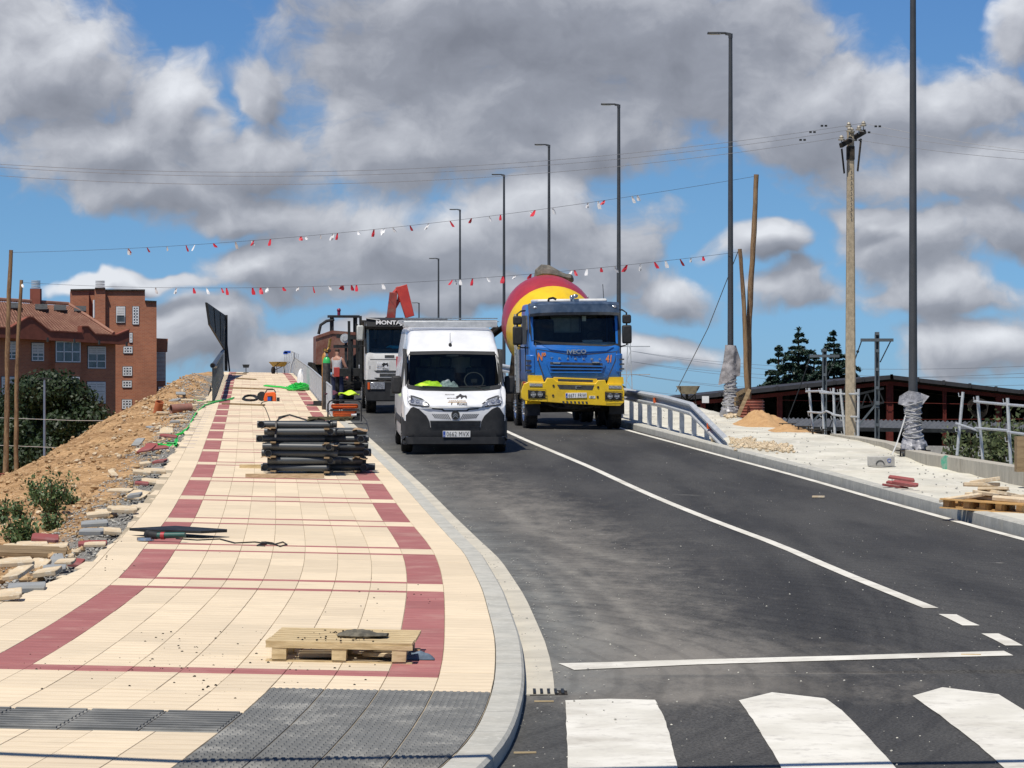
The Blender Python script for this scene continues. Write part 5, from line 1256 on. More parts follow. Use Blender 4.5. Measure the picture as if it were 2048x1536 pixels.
fl = MB(); 
def crumple(mb, poly, y, amp, seed, M=None):
    """cloth hanging in front of the pole, outlined by poly (x,z)"""
    bm = bmesh.new(); vs = [bm.verts.new((x, y, z)) for x, z in poly]; bm.faces.new(vs)
    xs = [p[0] for p in poly]; zs = [p[1] for p in poly]
    for a0, a1, no in ((min(xs), max(xs), (1, 0, 0)), (min(zs), max(zs), (0, 0, 1))):
        k = max(2, int((a1-a0)/.05))
        for i in range(1, k): bmesh.ops.bisect_plane(bm, geom=bm.verts[:]+bm.edges[:]+bm.faces[:], plane_co=tuple(c*(a0+(a1-a0)*i/k) for c in no), plane_no=no)
    bmesh.ops.triangulate(bm, faces=bm.faces[:])
    for v in bm.verts:
        xx = v.co.x; v.co.y = -math.sqrt(max(.0, .16**2-min(abs(xx), .15)**2))-.0+amp*mnoise.fractal(Vector((v.co.x*5, v.co.z*3, seed)), .8, 2, 4)
        v.co.y += y
    i0 = len(mb.v); bm.verts.ensure_lookup_table(); bm.verts.index_update()
    mb.add([v.co[:] for v in bm.verts], [[v.index for v in f.verts] for f in bm.faces]); bm.free()
crumple(fl, [(-.30, 1.0), (-.27, 1.15), (-.10, 1.26), (.12, 1.22), (.30, 1.15), (.17, .98), (.05, 1.0), (-.1, .95)], -.02, .05, 4)
o = fl.obj('loose_sheet', m_wrap, None, ang=50); o.location = p1; tag(o, 'loose grey sheet tied at the top of the wrapping on the nearest lamp', 'sheet')
L1 = [o for o in C.objects if o.name.startswith('street_lamp') and abs(o.location.y-80.5) < .1][0]
wrap(L1.location, [(.28, 0), (.26, .15), (.22, .35), (.17, .6), (.155, .9), (.16, 1.15), (.13, 1.3)], 9, 'grey plastic bound round the foot of the second lamp beside the striped barrel')
fl = MB(); crumple(fl, [(-.15, 1.95), (.14, 1.93), (.27, 1.55), (.26, 1.12), (.08, 1.05), (-.12, .92), (-.34, .85), (-.30, 1.1), (-.2, 1.5)], -.02, .06, 8)
o = fl.obj('grey_cloth', material('grey_fabric', (.34, .33, .34), (.24, .23, .24), 9, .85, bump=.01), None, ang=50); o.location = L1.location; tag(o, 'grey cloth hanging round the second lamp above its plastic wrapping', 'cloth')
# strap hanging from the first lamp and lamp foundation frame
b = MB(); b.tube([(-.13, -.05, .85), (-.22, -.06, .55), (-.32, -.08, .25), (-.42, -.1, .02)], .016, 4)
o = b.obj('strap', m_plate, None); o.location = p1; tag(o, 'white strap hanging down left of the nearest lamp foot', 'strap')
b = MB()
for a in range(8): b.cyl((math.cos(a*.785)*.24, math.sin(a*.785)*.24, -.1), (math.cos(a*.785)*.24, math.sin(a*.785)*.24, .14), .015, n=6)
b.box((0, 0, .10), (.62, .5, .02)); o = b.obj('anchor_bolts', m_chassis, None); o.location = p1; tag(o, 'dark anchor bolts and plate under the nearest lamp', 'anchor bolts')

# ------------------------------------------------------------------ wooden poles with corrugated concrete tubs, bunting
def log(name, x0, y0, x1, y1, D_, w, label, cat='pole', zb=None, seed=1):
    s = F/D_; a = Vector(((x0-1024)/s, D_, EYE-(y0-HOR)/s)); b_ = Vector(((x1-1024)/s, D_, EYE-(y1-HOR)/s))
    pts = []; rr = []; rnd = random.Random(seed)
    n = 16
    for i in range(n+1):
        t = i/n; p = a.lerp(b_, t); p.x += .035*math.sin(t*5+seed)+rnd.uniform(-.008, .008); pts.append(p); rr.append(w*(.60-.16*t)*(1+.05*math.sin(t*23+seed)))
    mb = MB(); mb.tube(pts, rr, 12); o = mb.obj(name, m_pole_wood); tag(o, label, cat); return b_
tA = log('wooden_pole', 8, 965, 23, 500, 96, .15, 'taller and leftmost of the two wooden poles at the left edge of the picture', seed=1)
tB = log('wooden_pole', 30, 960, 41, 560, 97, .13, 'shorter wooden pole at the left edge, right beside the taller one', seed=2)
tC = log('wooden_pole', 1496, 812, 1510, 349, 80.5, .15, 'tall upright wooden pole standing in the striped barrel on the right', seed=3)
tD = log('wooden_pole', 1500, 812, 1478, 498, 80.2, .12, 'shorter leaning wooden pole beside the tall one on the right', seed=4)
m_tub = material('red_corrugated_pipe', (.30, .085, .055), (.24, .07, .045), 5, .55, dirt=.45, dirtcol=(.45, .38, .32))
def tub(x, y0, y1, D_, dia, label, ribs=9):
    s = F/D_; h = (y1-y0)/s; root = thing('corrugated_tub', label, 'tub', ((x-1024)/s, D_, EYE-(y1-HOR)/s))
    b = MB(); pr = []
    for i in range(ribs):
        z = h*i/ribs; pr += [(dia/2, z), (dia/2, z+h/ribs*.45), (dia/2-.035, z+h/ribs*.6), (dia/2-.035, z+h/ribs*.9)]
    pr.append((dia/2, h)); b.lathe(pr, n=40); b.obj('shell', m_tub, root, ang=25)
    b = MB(); b.cyl((0, 0, 0), (0, 0, h-.06), dia/2-.04, n=24); b.obj('concrete_fill', m_concrete, root)
tub(1503, 799, 845, 80.4, .70, 'red corrugated tub of concrete holding the wooden poles on the right', 8)
tub(14, 947, 1003, 95, 1.0, 'red corrugated tub at the foot of the leftmost wooden pole', 8)
tub(42, 945, 990, 97.5, .6, 'smaller red corrugated tub behind the left wooden poles', 7)
m_flag_red = material('pennant_red', (.62, .03, .05), None, 5, .5); m_flag_white = material('pennant_white', (.82, .82, .82), None, 5, .5)
m_wire = material('dark_wire', (.05, .05, .055), None, 5, .5)
def bunting(a, b_, sag, flags, label, seed):
    rnd = random.Random(seed); root = thing('bunting', label, 'bunting', a)
    def P(t): p = a.lerp(b_, t); p.z -= 4*sag*t*(1-t); return p-a
    c = MB(); c.tube([P(i/60) for i in range(61)], .005, 5); c.obj('cord', m_wire, root)
    sx = lambda t: (P(t)+a)
    def t_of(px):
        lo, hi = 0, 1
        for _ in range(24):
            m = (lo+hi)/2; q = sx(m)
            if q.x/q.y*F+1024 < px: lo = m
            else: hi = m
        return lo
    for px_, kind in flags:
        q = P(t_of(px_)); mb = MB(); tl = rnd.uniform(-.6, .6); tw = rnd.uniform(-.8, .8); L = rnd.uniform(.12, .23); w = rnd.uniform(.05, .09)
        ex = Vector((math.cos(tw), math.sin(tw), 0)); dn = Vector((math.sin(tl), rnd.uniform(-.3, .3), -math.cos(tl)))
        vs = []
        for j in range(4):
            v = j/3; ww = w*(.35+.65*min(1, v*1.3)) if v < .9 else w*.75
            for k in (-1, 0, 1): vs.append(q+dn*L*v+ex*ww*k*.8+Vector((0, .02*math.cos(k*2+v*3), 0)))
        vs2 = [p+Vector((0, .003, 0)) for p in vs]
        fs = [(j*3+k, j*3+k+1, j*3+k+4, j*3+k+3) for j in range(3) for k in range(2)]
        mb.add(vs, fs); mb.add(vs2, [tuple(reversed(f)) for f in fs])
        mb.obj('pennant', m_flag_red if kind == 'r' else m_flag_white, root)
fA = [(257,'w'),(256,'r'),(294,'r'),(334,'w'),(372,'r'),(390,'w'),(427,'r'),(471,'w'),(503,'w'),(508,'r'),(541,'r'),(602,'r'),(612,'w'),(641,'w'),(667,'w'),(675,'r'),(716,'w'),(748,'r'),(763,'w'),(770,'w'),(785,'w'),(820,'r'),(858,'w'),(900,'r'),(943,'r'),(978,'w'),(1001,'r'),(1059,'w'),(1070,'r'),(1105,'w'),(1176,'w'),(1196,'w'),(1209,'r'),(1264,'w'),(1275,'w')]
fB = [(43,'w'),(311,'w'),(353,'w'),(387,'r'),(413,'w'),(443,'r'),(453,'r'),(505,'r'),(521,'r'),(535,'w'),(566,'r'),(597,'w'),(626,'r'),(658,'w'),(683,'r'),(686,'r'),(703,'r'),(713,'r'),(765,'w'),(905,'r'),(912,'w'),(920,'w'),(945,'r'),(974,'w'),(1006,'r'),(1031,'w'),(1062,'r'),(1144,'w'),(1149,'r'),(1174,'w'),(1202,'r'),(1229,'w'),(1254,'r'),(1281,'w'),(1309,'r'),(1331,'w'),(1360,'r'),(1382,'w'),(1406,'r')]
bunting(tA-Vector((0, 0, .08)), tC-Vector((0, 0, .05)), .42, fA, 'upper string of red and white pennants, tied to the two taller wooden poles', 5)
bunting(tB-Vector((0, 0, .08)), tD-Vector((0, 0, .08)), .50, fB, 'lower string of red and white pennants, passing in front of the red crane arm', 6)
g0 = W(1352, 783, F/89); b = MB(); b.tube([tD, tD.lerp(g0, .5)+Vector((.06, 0, -.12)), g0], .012, 5); tag(b.obj('guy_wire', m_wire), 'thin guy wire running down left from the leaning wooden pole', 'wire')

# ------------------------------------------------------------------ concrete power pole and its lines
def power_pole():
    D_ = 66.5; s = F/D_; base = Vector(((1701-1024)/s, D_, EYE-(880-HOR)/s)); root = thing('power_pole', 'concrete power pole with crossarm and insulators rising right of the wooden poles', 'power pole', base)
    m_cp = material('pole_concrete', (.42, .35, .25), (.30, .25, .18), 16, .9, bump=.006, c3=(.5, .43, .32), stretch=(1, 1, .6))
    H = (880-262)/s; b = MB(); rg = []
    for i in range(9):
        t = i/8; w = .118*(1-.36*t); d = .11*(1-.3*t); rg.append([Vector((x*w, y*d, H*t)) for x, y in ((-1, -.7), (-.7, -1), (.7, -1), (1, -.7), (1, .7), (.7, 1), (-.7, 1), (-1, .7))])
    b.loft(rg); b.obj('shaft', m_cp, root)
    b = MB()
    for i in range(10): b.cyl((.0, -.13, H*.72+i*.12), (.0, -.10, H*.72+i*.12), .012, n=6)
    b.obj('bolt_holes', m_interior, root)
    a = MB(); a.beam((-.26, -.35, H-.36), (.36, .35, H+.02), .07, .10); arm = a.obj('crossarm', m_chassis, root)
    a = MB(); a.beam((-.14, .0, H-.95), (-.22, -.2, H-.42), .03, .05); a.beam((.16, .0, H-.9), (.26, .2, H-.16), .03, .05); a.box((0, 0, H-.5), (.17, .2, .3)); a.obj('brace', m_chassis, root)
    m_ins = material('glass_insulator', (.40, .36, .28), (.28, .25, .2), 10, .2, coat=.6)
    outs = []
    for i, (x, y, z) in enumerate(((-.24, -.33, H-.22), (.02, -.05, H-.02), (.33, .33, H+.16), (-.05, -.2, H-.02), (.2, .1, H+.04), (-.02, .15, H+.12))):
        c = MB(); c.cyl((x, y, z-.1), (x, y, z+.02), .012, n=6); c.lathe([(.02, 0), (.07, -.02), (.075, .01), (.035, .03), (.055, .05), (.03, .09), (.001, .1)], (x, y, z), n=10); c.obj('insulator', m_ins, root)
        outs.append(base+Vector((x, y, z+.05)))
    return base, H, outs
pb, PH, ins = power_pole()
m_cable = material('power_cable', (.34, .34, .35), None, 5, .4, metal=.5)
lines = MB(); spacers = MB()
root = thing('power_lines', 'three bare power lines crossing the sky over the concrete pole', 'power lines', pb)
for k, (y0, ya, yb) in enumerate(((328, 272, 303), (334, 281, 306), (351, 293, 320))):
    tp = ins[(2, 1, 0)[k]]; s = F/66.5
    for sgn, yy_, Dq, nx in ((-1, y0, 66.5, -8), (1, yb, 66.5, 2060)):
        e = W(nx, yy_, F/Dq); far_ = tp+(e-tp)*(1.25 if sgn < 0 else 3.0); far_.z = tp.z+(e.z-tp.z)*(1.0)-(0 if sgn < 0 else 1.0)
        pts = [tp.lerp(e, i/30)-Vector((0, 0, (.55 if sgn < 0 else .05)*4*(i/30)*(1-i/30))) for i in range(31)]
        if k == 0 and sgn > 0: pass
        pts.append(pts[-1]+(pts[-1]-pts[-2])*20)
        mb = MB(); mb.tube([p-pb for p in pts], .005, 5); mb.obj('cable', m_cable, root)
        c = tp.lerp(e, .046 if sgn < 0 else .085)-pb; q = MB(); q.box(c+Vector((-.04, 0, -.02)), (.055, .04, .04)); q.box(c+Vector((.05, 0, -.02)), (.055, .04, .04)); q.obj('cable_clamp', m_dark, root)
# overhead cable behind the camera's view, whose shadow crosses the foreground
b = MB(); pts = []
for X, D_ in ((-12, 16.4), (-1.6, 14.45), (.1, 14.97), (2, 15.08), (4, 15.1), (12, 15.2)):
    hgt = 5.6; pts.append((X-SH.x/(-SH.z)*hgt, D_-SH.y/(-SH.z)*hgt, hgt))
b.tube(pts, .06, 8); tag(b.obj('overhead_cable', m_wire), 'overhead cable whose shadow crosses the crosswalk in the foreground', 'cable')
# faint distant lines and lattice pylon right of the mixer
b = MB(); s_ = F/420
base = W(1258, 800, s_)
def lat(h, w): 
    for sx in (-1, 1): b.beam(base+Vector((sx*w, 0, -10)), base+Vector((sx*w*.2, 0, h)), .12, .12)
    n = 9
    for i in range(n):
        z0 = -4+(h+4)*i/n; z1 = -4+(h+4)*(i+1)/n; w0 = w*(1-.8*(z0+10)/(h+10)); w1 = w*(1-.8*(z1+10)/(h+10)); k = 1 if i % 2 else -1
        b.beam(base+Vector((-k*w0, 0, z0)), base+Vector((k*w1, 0, z1)), .08, .08)
lat(8.3, .9)
for z in (7.6, 3.6): b.beam(base+Vector((-3.0, 0, z)), base+Vector((3.0, 0, z)), .10, .14)
tag(b.obj('lattice_pylon', m_steel), 'far lattice pylon just right of the mixer truck cab', 'pylon')
root = thing('distant_lines', 'faint power lines strung from the far lattice pylon to the right', 'power lines', base)
for (y0, y1) in ((702, 712), (702, 735), (723, 726), (723, 750), (748, 760), (748, 775), (778, 782)):
    a = W(1262, y0, s_); e = W(2060, y1+20, F/300); mb = MB(); mb.tube([a.lerp(e, i/12)-base-Vector((0, 0, 1.2*4*(i/12)*(1-i/12))) for i in range(13)], .028, 4); mb.obj('cable', m_cable, root)

# ------------------------------------------------------------------ guardrail on the right verge
def guardrail():
    root = thing('guardrail', 'galvanised steel guardrail sloping down to the ground beside the mixer truck', 'guardrail', (0, 0, 0))
    # top line from photo points and depths along the kerb
    def at(D_, h, off=.42): X = fe(D_)+off; return Vector((X, D_, zgrav(X, D_)+h))
    e0 = GR(1455, 890); k0 = GR(1414, 873); Dn = e0.y; Dk = k0.y; offn = e0.x-fe(Dn); offk = k0.x-fe(Dk); print('rail', Dn, Dk, offn, offk)
    path = [at(Dn, .02), at(Dk, .60)]+[at(Dk+4*i, .66) for i in range(1, 15)]
    prof_ = [(0, .155), (.03, .15), (.085, .115), (.085, .075), (.03, .045), (.0, .02), (.0, -.02), (.03, -.045), (.085, -.075), (.085, -.115), (.03, -.15), (0, -.155)]
    rg = []
    for i, p in enumerate(path):
        d = (path[min(i+1, len(path)-1)]-path[max(0, i-1)]).normalized(); sd = Vector((d.y, -d.x, 0)).normalized()  # to the right
        rg.append([p-sd*a+Vector((0, 0, b_)) for a, b_ in prof_]+[p-sd*(a-.008)+Vector((0, 0, b_)) for a, b_ in reversed(prof_)])
    for i in range(len(rg)-1):
        mb = MB(); mb.loft([rg[i], rg[i+1]]); mb.obj('rail', m_steel, root, ang=50)
    D_ = Dn+1.3; k = 0
    while D_ < 118:
        top = .70 if D_ > Dk else .66*(D_-Dn)/(Dk-Dn)
        p = at(D_, 0, .50); mb = MB()
        mb.box(p+Vector((0, 0, top/2)), (.11, .006, top)); mb.box(p+Vector((-.052, .03, top/2)), (.006, .06, top)); mb.box(p+Vector((.052, .03, top/2)), (.006, .06, top)); mb.obj('post', m_steel, root)
        D_ += 1.75 if D_ < 75 else 2.2; k += 1
    for D_, h in ((Dn+2.0, .32), (Dk+5.4, .66)):
        p = at(D_, h, .36); mb = MB(); mb.box(p, (.07, .12, .12)); mb.obj('reflector', m_orange, root)
    return root
guardrail()

# ------------------------------------------------------------------ low concrete wall, rubble and tools on the right verge
def low_wall():
    root = thing('low_wall', 'low concrete retaining wall with a green paint mark along the far side of the verge', 'wall', (0, 0, 0))
    top = [(1660,870,.03),(1720,881,.05),(1770,895,.10),(1812,913,.12),(1853,929,.19),(1920,943,.22),(2048,972,.27),(2200,1010,.3)]
    pts = [GR(x, y)+Vector((0, 0, h)) for x, y, h in top]
    for i in range(len(pts)-1):
        a, b_ = pts[i], pts[i+1]; mb = MB(); rg = []
        for p in (a+(b_-a)*.003, b_-(b_-a)*.003): rg.append([p+Vector((0, 0, -.75)), p, p+Vector((.30, .25, .0)), p+Vector((.30, .25, -.75))])
        mb.loft(rg); mb.obj('wall_section', material('cast_concrete', (.44, .41, .34), (.34, .32, .27), 2.2, .88, bump=.004, c3=(.5, .47, .4), stretch=(3, 3, .5), dirt=.35, dirtcol=(.25, .22, .17)) if i == 0 else bpy.data.materials['cast_concrete'], root)
    p = pts[4].lerp(pts[5], .6)+Vector((-.01, -.02, -.12)); mb = MB(); q = [(math.cos(a)*.13*(1+.2*math.sin(3*a)), math.sin(a)*.15) for a in [2*math.pi*k/12 for k in range(12)]]
    mb.prism(q, -.01, .004, 'y'); o = mb.obj('paint_mark', material('green_paint_mark', (.06, .33, .22), (.25, .36, .28), 12, .8), root); o.location = p; o.rotation_euler = (0, 0, R(-62))
low_wall()
m_slab_b = material('loose_slab_beige', (.62, .50, .34), (.50, .40, .27), 3, .85, c3=(.66, .60, .48), dirt=.3, dirtcol=(.35, .3, .23), bump=.003)
m_slab_r = material('loose_slab_red', (.30, .09, .085), (.24, .07, .07), 3, .85, dirt=.35, dirtcol=(.42, .33, .3), bump=.003)
m_slab_g = material('loose_slab_grey', (.30, .31, .31), (.22, .23, .23), 3, .85, dirt=.35, dirtcol=(.42, .38, .3), bump=.003)
slab_mats = {'beige': m_slab_b, 'red': m_slab_r, 'grey': m_slab_g}
def slab_block(w, l, h, seed, broken=True):
    rnd = random.Random(seed); m = MB()
    q = [(-w/2, -l/2), (w/2, -l/2), (w/2, l/2), (-w/2, l/2)]
    if broken:
        q = [(-w/2, -l/2), (w/2*rnd.uniform(.7, 1), -l/2), (w/2, -l/2*rnd.uniform(.3, .9)), (w/2*rnd.uniform(.8, 1), l/2), (-w/2*rnd.uniform(.3, .9), l/2*rnd.uniform(.8, 1)), (-w/2, l/2*rnd.uniform(.2, .8))]
    m.prism(q, 0, h, 'z'); return m
def slab_thing(kind, p, rot, w, l, h, seed, label, group=None, name='loose_slab', broken=True, extra_z=0):
    m = slab_block(w, l, h, seed, broken); o = m.obj(name, slab_mats[kind], None, smooth=False)
    mod = o.modifiers.new('bevel', 'BEVEL'); mod.width = .005; mod.segments = 1
    o.location = p+Vector((0, 0, extra_z)); o.rotation_euler = rot; return tag(o, label, 'slab', group)
# pallet builder: top boards, stringers, bottom boards
def pallet(loc, rot, w, d, h, label, mat, nb=7, sc=1, tilt=0):
    root = thing('pallet', label, 'pallet', loc, rot)
    def board(c, dims, nm):
        b = MB(); b.box(c, dims); b.v = [(x+random.uniform(-.002, .002), y+random.uniform(-.002, .002), z+random.uniform(-.001, .001)) for x, y, z in b.v]; o = b.obj(nm, mat, root, smooth=False)
    for i in range(nb):
        board((random.uniform(-.004, .004), -d/2+d/nb*(i+.5), h-.011), (w, d/nb*.80, .020), 'deck_board')
    board((0, -d/2+.012, h-.032), (w, .02, .03), 'edge_board')
    for x in (-w/2+.09, 0, w/2-.09):
        for y in (-d/2+.07, 0, d/2-.07): board((x, y, h*.47), (.095, .13, h-.055), 'block')
        board((x, 0, h-.030), (.09, d*.99, .018), 'stringer')
    for y in (-d/2+.055, 0, d/2-.055): board((0, y, .010), (w, .09, .019), 'bottom_board')
    return root
random.seed(21)
pp = PV(681, 1326); pl = pallet(pp+Vector((0, .55, -.004)), (R(.3), R(1.15), R(-1.2)), .985, 1.12, .148, 'pale wooden pallet lying on the beige paving in the foreground', m_wood_pale)
# mortar-caked offcut on the pallet
b = MB(); rg = []
for i in range(14):
    t = i/13; w = .06+.05*math.sin(math.pi*t); hh = .012+.028*math.sin(math.pi*min(1, t*1.3)); rg.append([Vector((-.17+.34*t, w*math.cos(a)*(1+.25*mnoise.noise(Vector((t*9, a*2, 1)))), .006+hh*math.sin(a)*(1+.35*mnoise.noise(Vector((t*9, a*2, 7)))))) for a in [2*math.pi*k/12 for k in range(12)]])
b.loft(rg); o = b.obj('caked_trowel_board', material('caked_mortar', (.17, .155, .12), (.09, .085, .07), 18, .95, bump=.02), None, ang=25); o.location = pp+Vector((.13, .42, .150)); o.rotation_euler = (0, 0, R(-4)); o.scale = (1, 1.3, 1); tag(o, 'mortar-caked grey offcut lying on top of the foreground pallet', 'board')
gb = MB()
for i in range(46):
    x = random.gauss(-.05, .16); y = random.uniform(-.05, .9); gb.rock((pp.x+x, pp.y+y, pp.z+.15), random.uniform(.003, .009))
tag(gb.obj('pallet_crumbs', m_chassis), kind='stuff')
rg = MB(); rg.grid(lambda u, v: (-.11+.22*u, -.06+.12*v, .006+.05*math.sin(math.pi*u)**.6*math.sin(math.pi*v)*(1+.5*mnoise.noise(Vector((u*5, v*5, 3))))), 14, 8)
o = rg.obj('rag', material('blue_grey_rag', (.16, .21, .27), (.09, .12, .16), 12, .8), None, ang=50); o.location = PV(836, 1322)+Vector((0, .1, 0)); tag(o, 'blue-grey crumpled rag on the red paving beside the foreground pallet', 'rag')
for k, (dx, dy, nm) in enumerate(((-.16, .3, 'offcut'), (.28, .35, 'offcut'))):
    slab_thing('beige', pp+Vector((dx, dy, .022)), (0, 0, R(10+50*k)), .3, .28, .03, 60+k, ('pale slab offcut under the left half of the foreground pallet', 'pale slab offcut under the right half of the foreground pallet')[k], name='offcut')
# right pallet with rubble
q = GR(1985, 1022); pr_ = thing('pallet', 'broken orange-brown pallet carrying loose pale slabs on the right verge', 'pallet', q+Vector((0, .3, 0)), (0, R(3.2), R(-24)))
random.seed(5); sc_ = 1.0
for i in range(5):
    b = MB(); b.box((random.uniform(-.02, .02), -.38+.19*i, .125), (1.15, .10, .02)); b.obj('deck_board', m_wood, pr_, smooth=False)
for x in (-.5, -.22, 0, .22, .5):
    b = MB(); b.box((x, -.2, .06), (.08, .32, .1)); b.box((x, .25, .06), (.08, .32, .1)); b.obj('block', m_wood, pr_, smooth=False)
for y in (-.36, 0, .36): b = MB(); b.box((0, y, .009), (1.15, .09, .018)); b.obj('bottom_board', m_wood, pr_, smooth=False)
lst = [(-.32,-.2,.14,.62,.10,.04,4,'pale timber-like slab at the front left of the right pallet'),(-.1,.1,.15,.45,.3,.05,-18,'broad pale slab lying flat on the left of the right pallet'),(-.05,.0,.2,.30,.32,.045,38,'pale slab tilted up in the middle of the right pallet'),(-.02,.25,.25,.42,.26,.04,12,'pale slab at the back of the right pallet heap'),
       (-.2,.3,.30,.5,.12,.05,24,'long narrow slab second from the top of the right pallet heap'),(-.15,.32,.36,.42,.10,.05,4,'long narrow slab on top of the right pallet heap'),(.25,.1,.15,.52,.12,.06,-12,'long mortar-caked slab right of the middle on the right pallet'),(.35,-.1,.15,.55,.14,.05,6,'long pale slab at the right end of the right pallet'),(.15,.2,.2,.4,.3,.05,-30,'tilted wide slab behind the caked one on the right pallet'),(.5,.2,.16,.5,.16,.05,-8,'far right pale slab on the right pallet')]
for i, (x, y, z, w, l, h, a, lb) in enumerate(lst):
    M_ = Matrix.LocRotScale(pr_.location, pr_.rotation_euler, None); p = M_ @ Vector((x, y, z))
    slab_thing('beige', p, (R(random.uniform(-14, 14)), R(random.uniform(-9, 9)), R(a-20)), w, l, h, 80+i, lb)
for i, (x, y, a, z, t) in enumerate(((1790,975,20,0,4),(1800,975,-24,.04,9),(1812,978,-30,.07,12),(1804,972,-18,.10,14))):
    p = GR(x, y); slab_thing('red', p, (R(t), R(8), R(a)), .42, .12, .035, 40+i, ('lowest dark red slab in the small pile on the gravel', 'dark red slab leaning second in the small pile on the gravel', 'dark red slab lying third in the small pile on the gravel', 'topmost dark red slab of the small pile on the gravel')[i], extra_z=z)
b = MB(); b.box((0, 0, .085), (.47, .22, .17)); o = b.obj('concrete_block', m_concrete, None, bevel=.01); o.location = GR(1762, 932); o.rotation_euler = (0, 0, R(-4)); tag(o, 'grey concrete block with a blue spray mark left of the nearest lamp', 'block')
b = MB(); b.tube([(-.02+.07*math.cos(a), -.113, .03+.07*math.sin(a)) for a in [math.pi*k/8 for k in range(9)]], .010, 5); b.obj('curved_groove', m_interior, o)
b = MB(); b.tube([(.14+.03*math.cos(a), -.113, .10+.03*math.sin(a)) for a in [2*math.pi*k/10 for k in range(10)]], .006, 5); b.obj('spray_mark', m_plate_blue, o)
slab_thing('beige', GR(1683, 977)+Vector((-.35, -.05, -.14)), (0, 0, R(-20)), .20, .08, .03, 9, 'small brown offcut lying in the gutter below the right kerb', name='offcut')
# sand heap, stone heap
def heap(name, p, rx, ry, h, mat, label, n=34, seed=1, flat=1.0):
    mb = MB(); 
    def f(u, v):
        x = (u-.5)*2; y = (v-.5)*2; r = min(1, math.hypot(x, y)); e_ = (1-r**1.5)**1.3*h*(1+.45*mnoise.fractal(Vector((x*2+seed, y*2, 0)), .8, 2, 4))
        X, Y = p.x+x*rx, p.y+y*ry; return (X, Y, zgrav(X, Y)-.03+e_)
    mb.grid(f, n, n); o = mb.obj(name, mat, None, ang=70); return tag(o, label, 'heap')
m_sand = material('ochre_sand', (.50, .31, .15), (.42, .25, .12), 4, .95, bump=.02, c3=(.55, .37, .2), bscale=30)
sp = GR(1533, 852); heap('sand_heap', Vector((sp.x, sp.y+1.2, 0)), .80, 2.2, .38, m_sand, 'heap of ochre sand in front of the striped tub on the right')
sp = GR(1578, 862); heap('sand_heap', Vector((sp.x+.05, sp.y+.5, 0)), .55, 1.4, .15, m_sand, 'low spill of ochre sand to the right of the bigger heap', seed=4)
st = MB(); random.seed(3)
for i in range(420):
    t = random.random(); px_ = 1468+t*110+random.gauss(0, 7); py_ = 886+t*14+random.gauss(0, 4.5)*(1-.4*t); p = GR(px_, py_)
    st.rock((p.x, p.y, p.z+random.uniform(0, .05)), random.uniform(.02, .055))
tag(st.obj('loose_stones', m_slab_b, smooth=False), kind='stuff')
p = GR(1433, 884); b = MB(); b.rock(p+Vector((0, 0, .07)), .11, (1.1, .8, .8)); tag(b.obj('pale_stone', m_slab_b, smooth=False), 'pale stone wedged at the low end of the guardrail', 'stone')
st = MB()
for i in range(320):
    D_ = random.uniform(30, 90); X = fe(D_)+.45+random.random()*grav_w(D_)*.95; st.rock((X, D_, zgrav(X, D_)+.002), random.uniform(.006, .02))
tag(st.obj('verge_pebbles', m_concrete, smooth=False), kind='stuff')
# timber braces at the barrel
for i, (x0, y0, x1, y1, D_, lb) in enumerate(((1499, 779, 1476, 832, 79.6, 'long timber plank leaning from the striped tub to the ground'), (1489, 781, 1474, 789, 79.8, 'short timber at the top of the pile against the striped tub'), (1492, 786, 1472, 798, 79.9, 'timber offcut second from the top beside the striped tub'), (1486, 796, 1470, 799, 79.7, 'flat timber offcut in the middle of the pile beside the striped tub'), (1484, 805, 1470, 808, 79.7, 'lowest timber offcut in the pile beside the striped tub'))):
    mb = MB(); mb.beam(W(x0, y0, F/D_), W(x1, y1, F/(D_-.4)), .10, .05, (0, 1, 0)); tag(mb.obj('timber_plank', m_wood_grey, None, smooth=False), lb, 'plank')
st = MB()
for i in range(60): p = GR(random.uniform(1450, 1475), random.uniform(822, 838)); st.rock(p+Vector((0, 0, .05)), random.uniform(.03, .09))
tag(st.obj('broken_rubble', m_slab_b, smooth=False), kind='stuff')
# galvanised edge rails (posts with lashed tubes)
def edge_rail(posts, rails, D_, label, slope=0):
    root = thing('edge_rail', label, 'railing', (0, 0, 0))
    P_ = []
    for (x0, y0, x1, y1, d) in posts:
        a = W(x0, y0, F/d); b_ = W(x1, y1, F/d); mb = MB(); mb.cyl(a, b_, .030, n=8); o = mb.obj('post', m_steel, root)
        hk = MB()
        for t in (.07, .62, .9): p = a.lerp(b_, t); hk.tube([p, p+Vector((-.07, 0, .0)), p+Vector((-.08, 0, .07))], .009, 5)
        hk.obj('hook', m_steel, o); P_.append((a, b_, d))
    for pts in rails:
        mb = MB(); mb.tube([W(x, y, F/d)-Vector((0, .04, 0)) for x, y, d in pts], .024, 8); mb.obj('tube', m_steel, root)
edge_rail([(1618,776,1626,866,70.2),(1644,776,1648,869,69.2),(1667,776,1670,876,67.6),(1681,778,1691,879,66.8),(1717,778,1716,882,66)],
          [[(1612,783,70.2),(1644,782,69.2),(1667,787,67.6)],[(1640,785,69.2),(1684,788,66.8),(1717,788,66)],[(1616,824,70.2),(1646,826,69.2),(1652,822,69),(1668,829,67.6)],[(1664,829,67.6),(1690,833,66.8),(1716,834,66)]], 84, 'galvanised edge rail of posts and tubes around the foot of the concrete power pole')
edge_rail([(1926,784,1914,911,57),(1955,792,1966,925,55),(2015,796,2022,936,51)], [[(1948,803,55.4),(2010,809,51.4),(2060,813,49)],[(1912,847,57),(1955,861,55)],[(1950,856,55.3),(2015,861,51.4)],[(2015,864,51),(2060,870,49)]], 55, 'galvanised edge rail of posts and tubes on the low wall at the right edge')
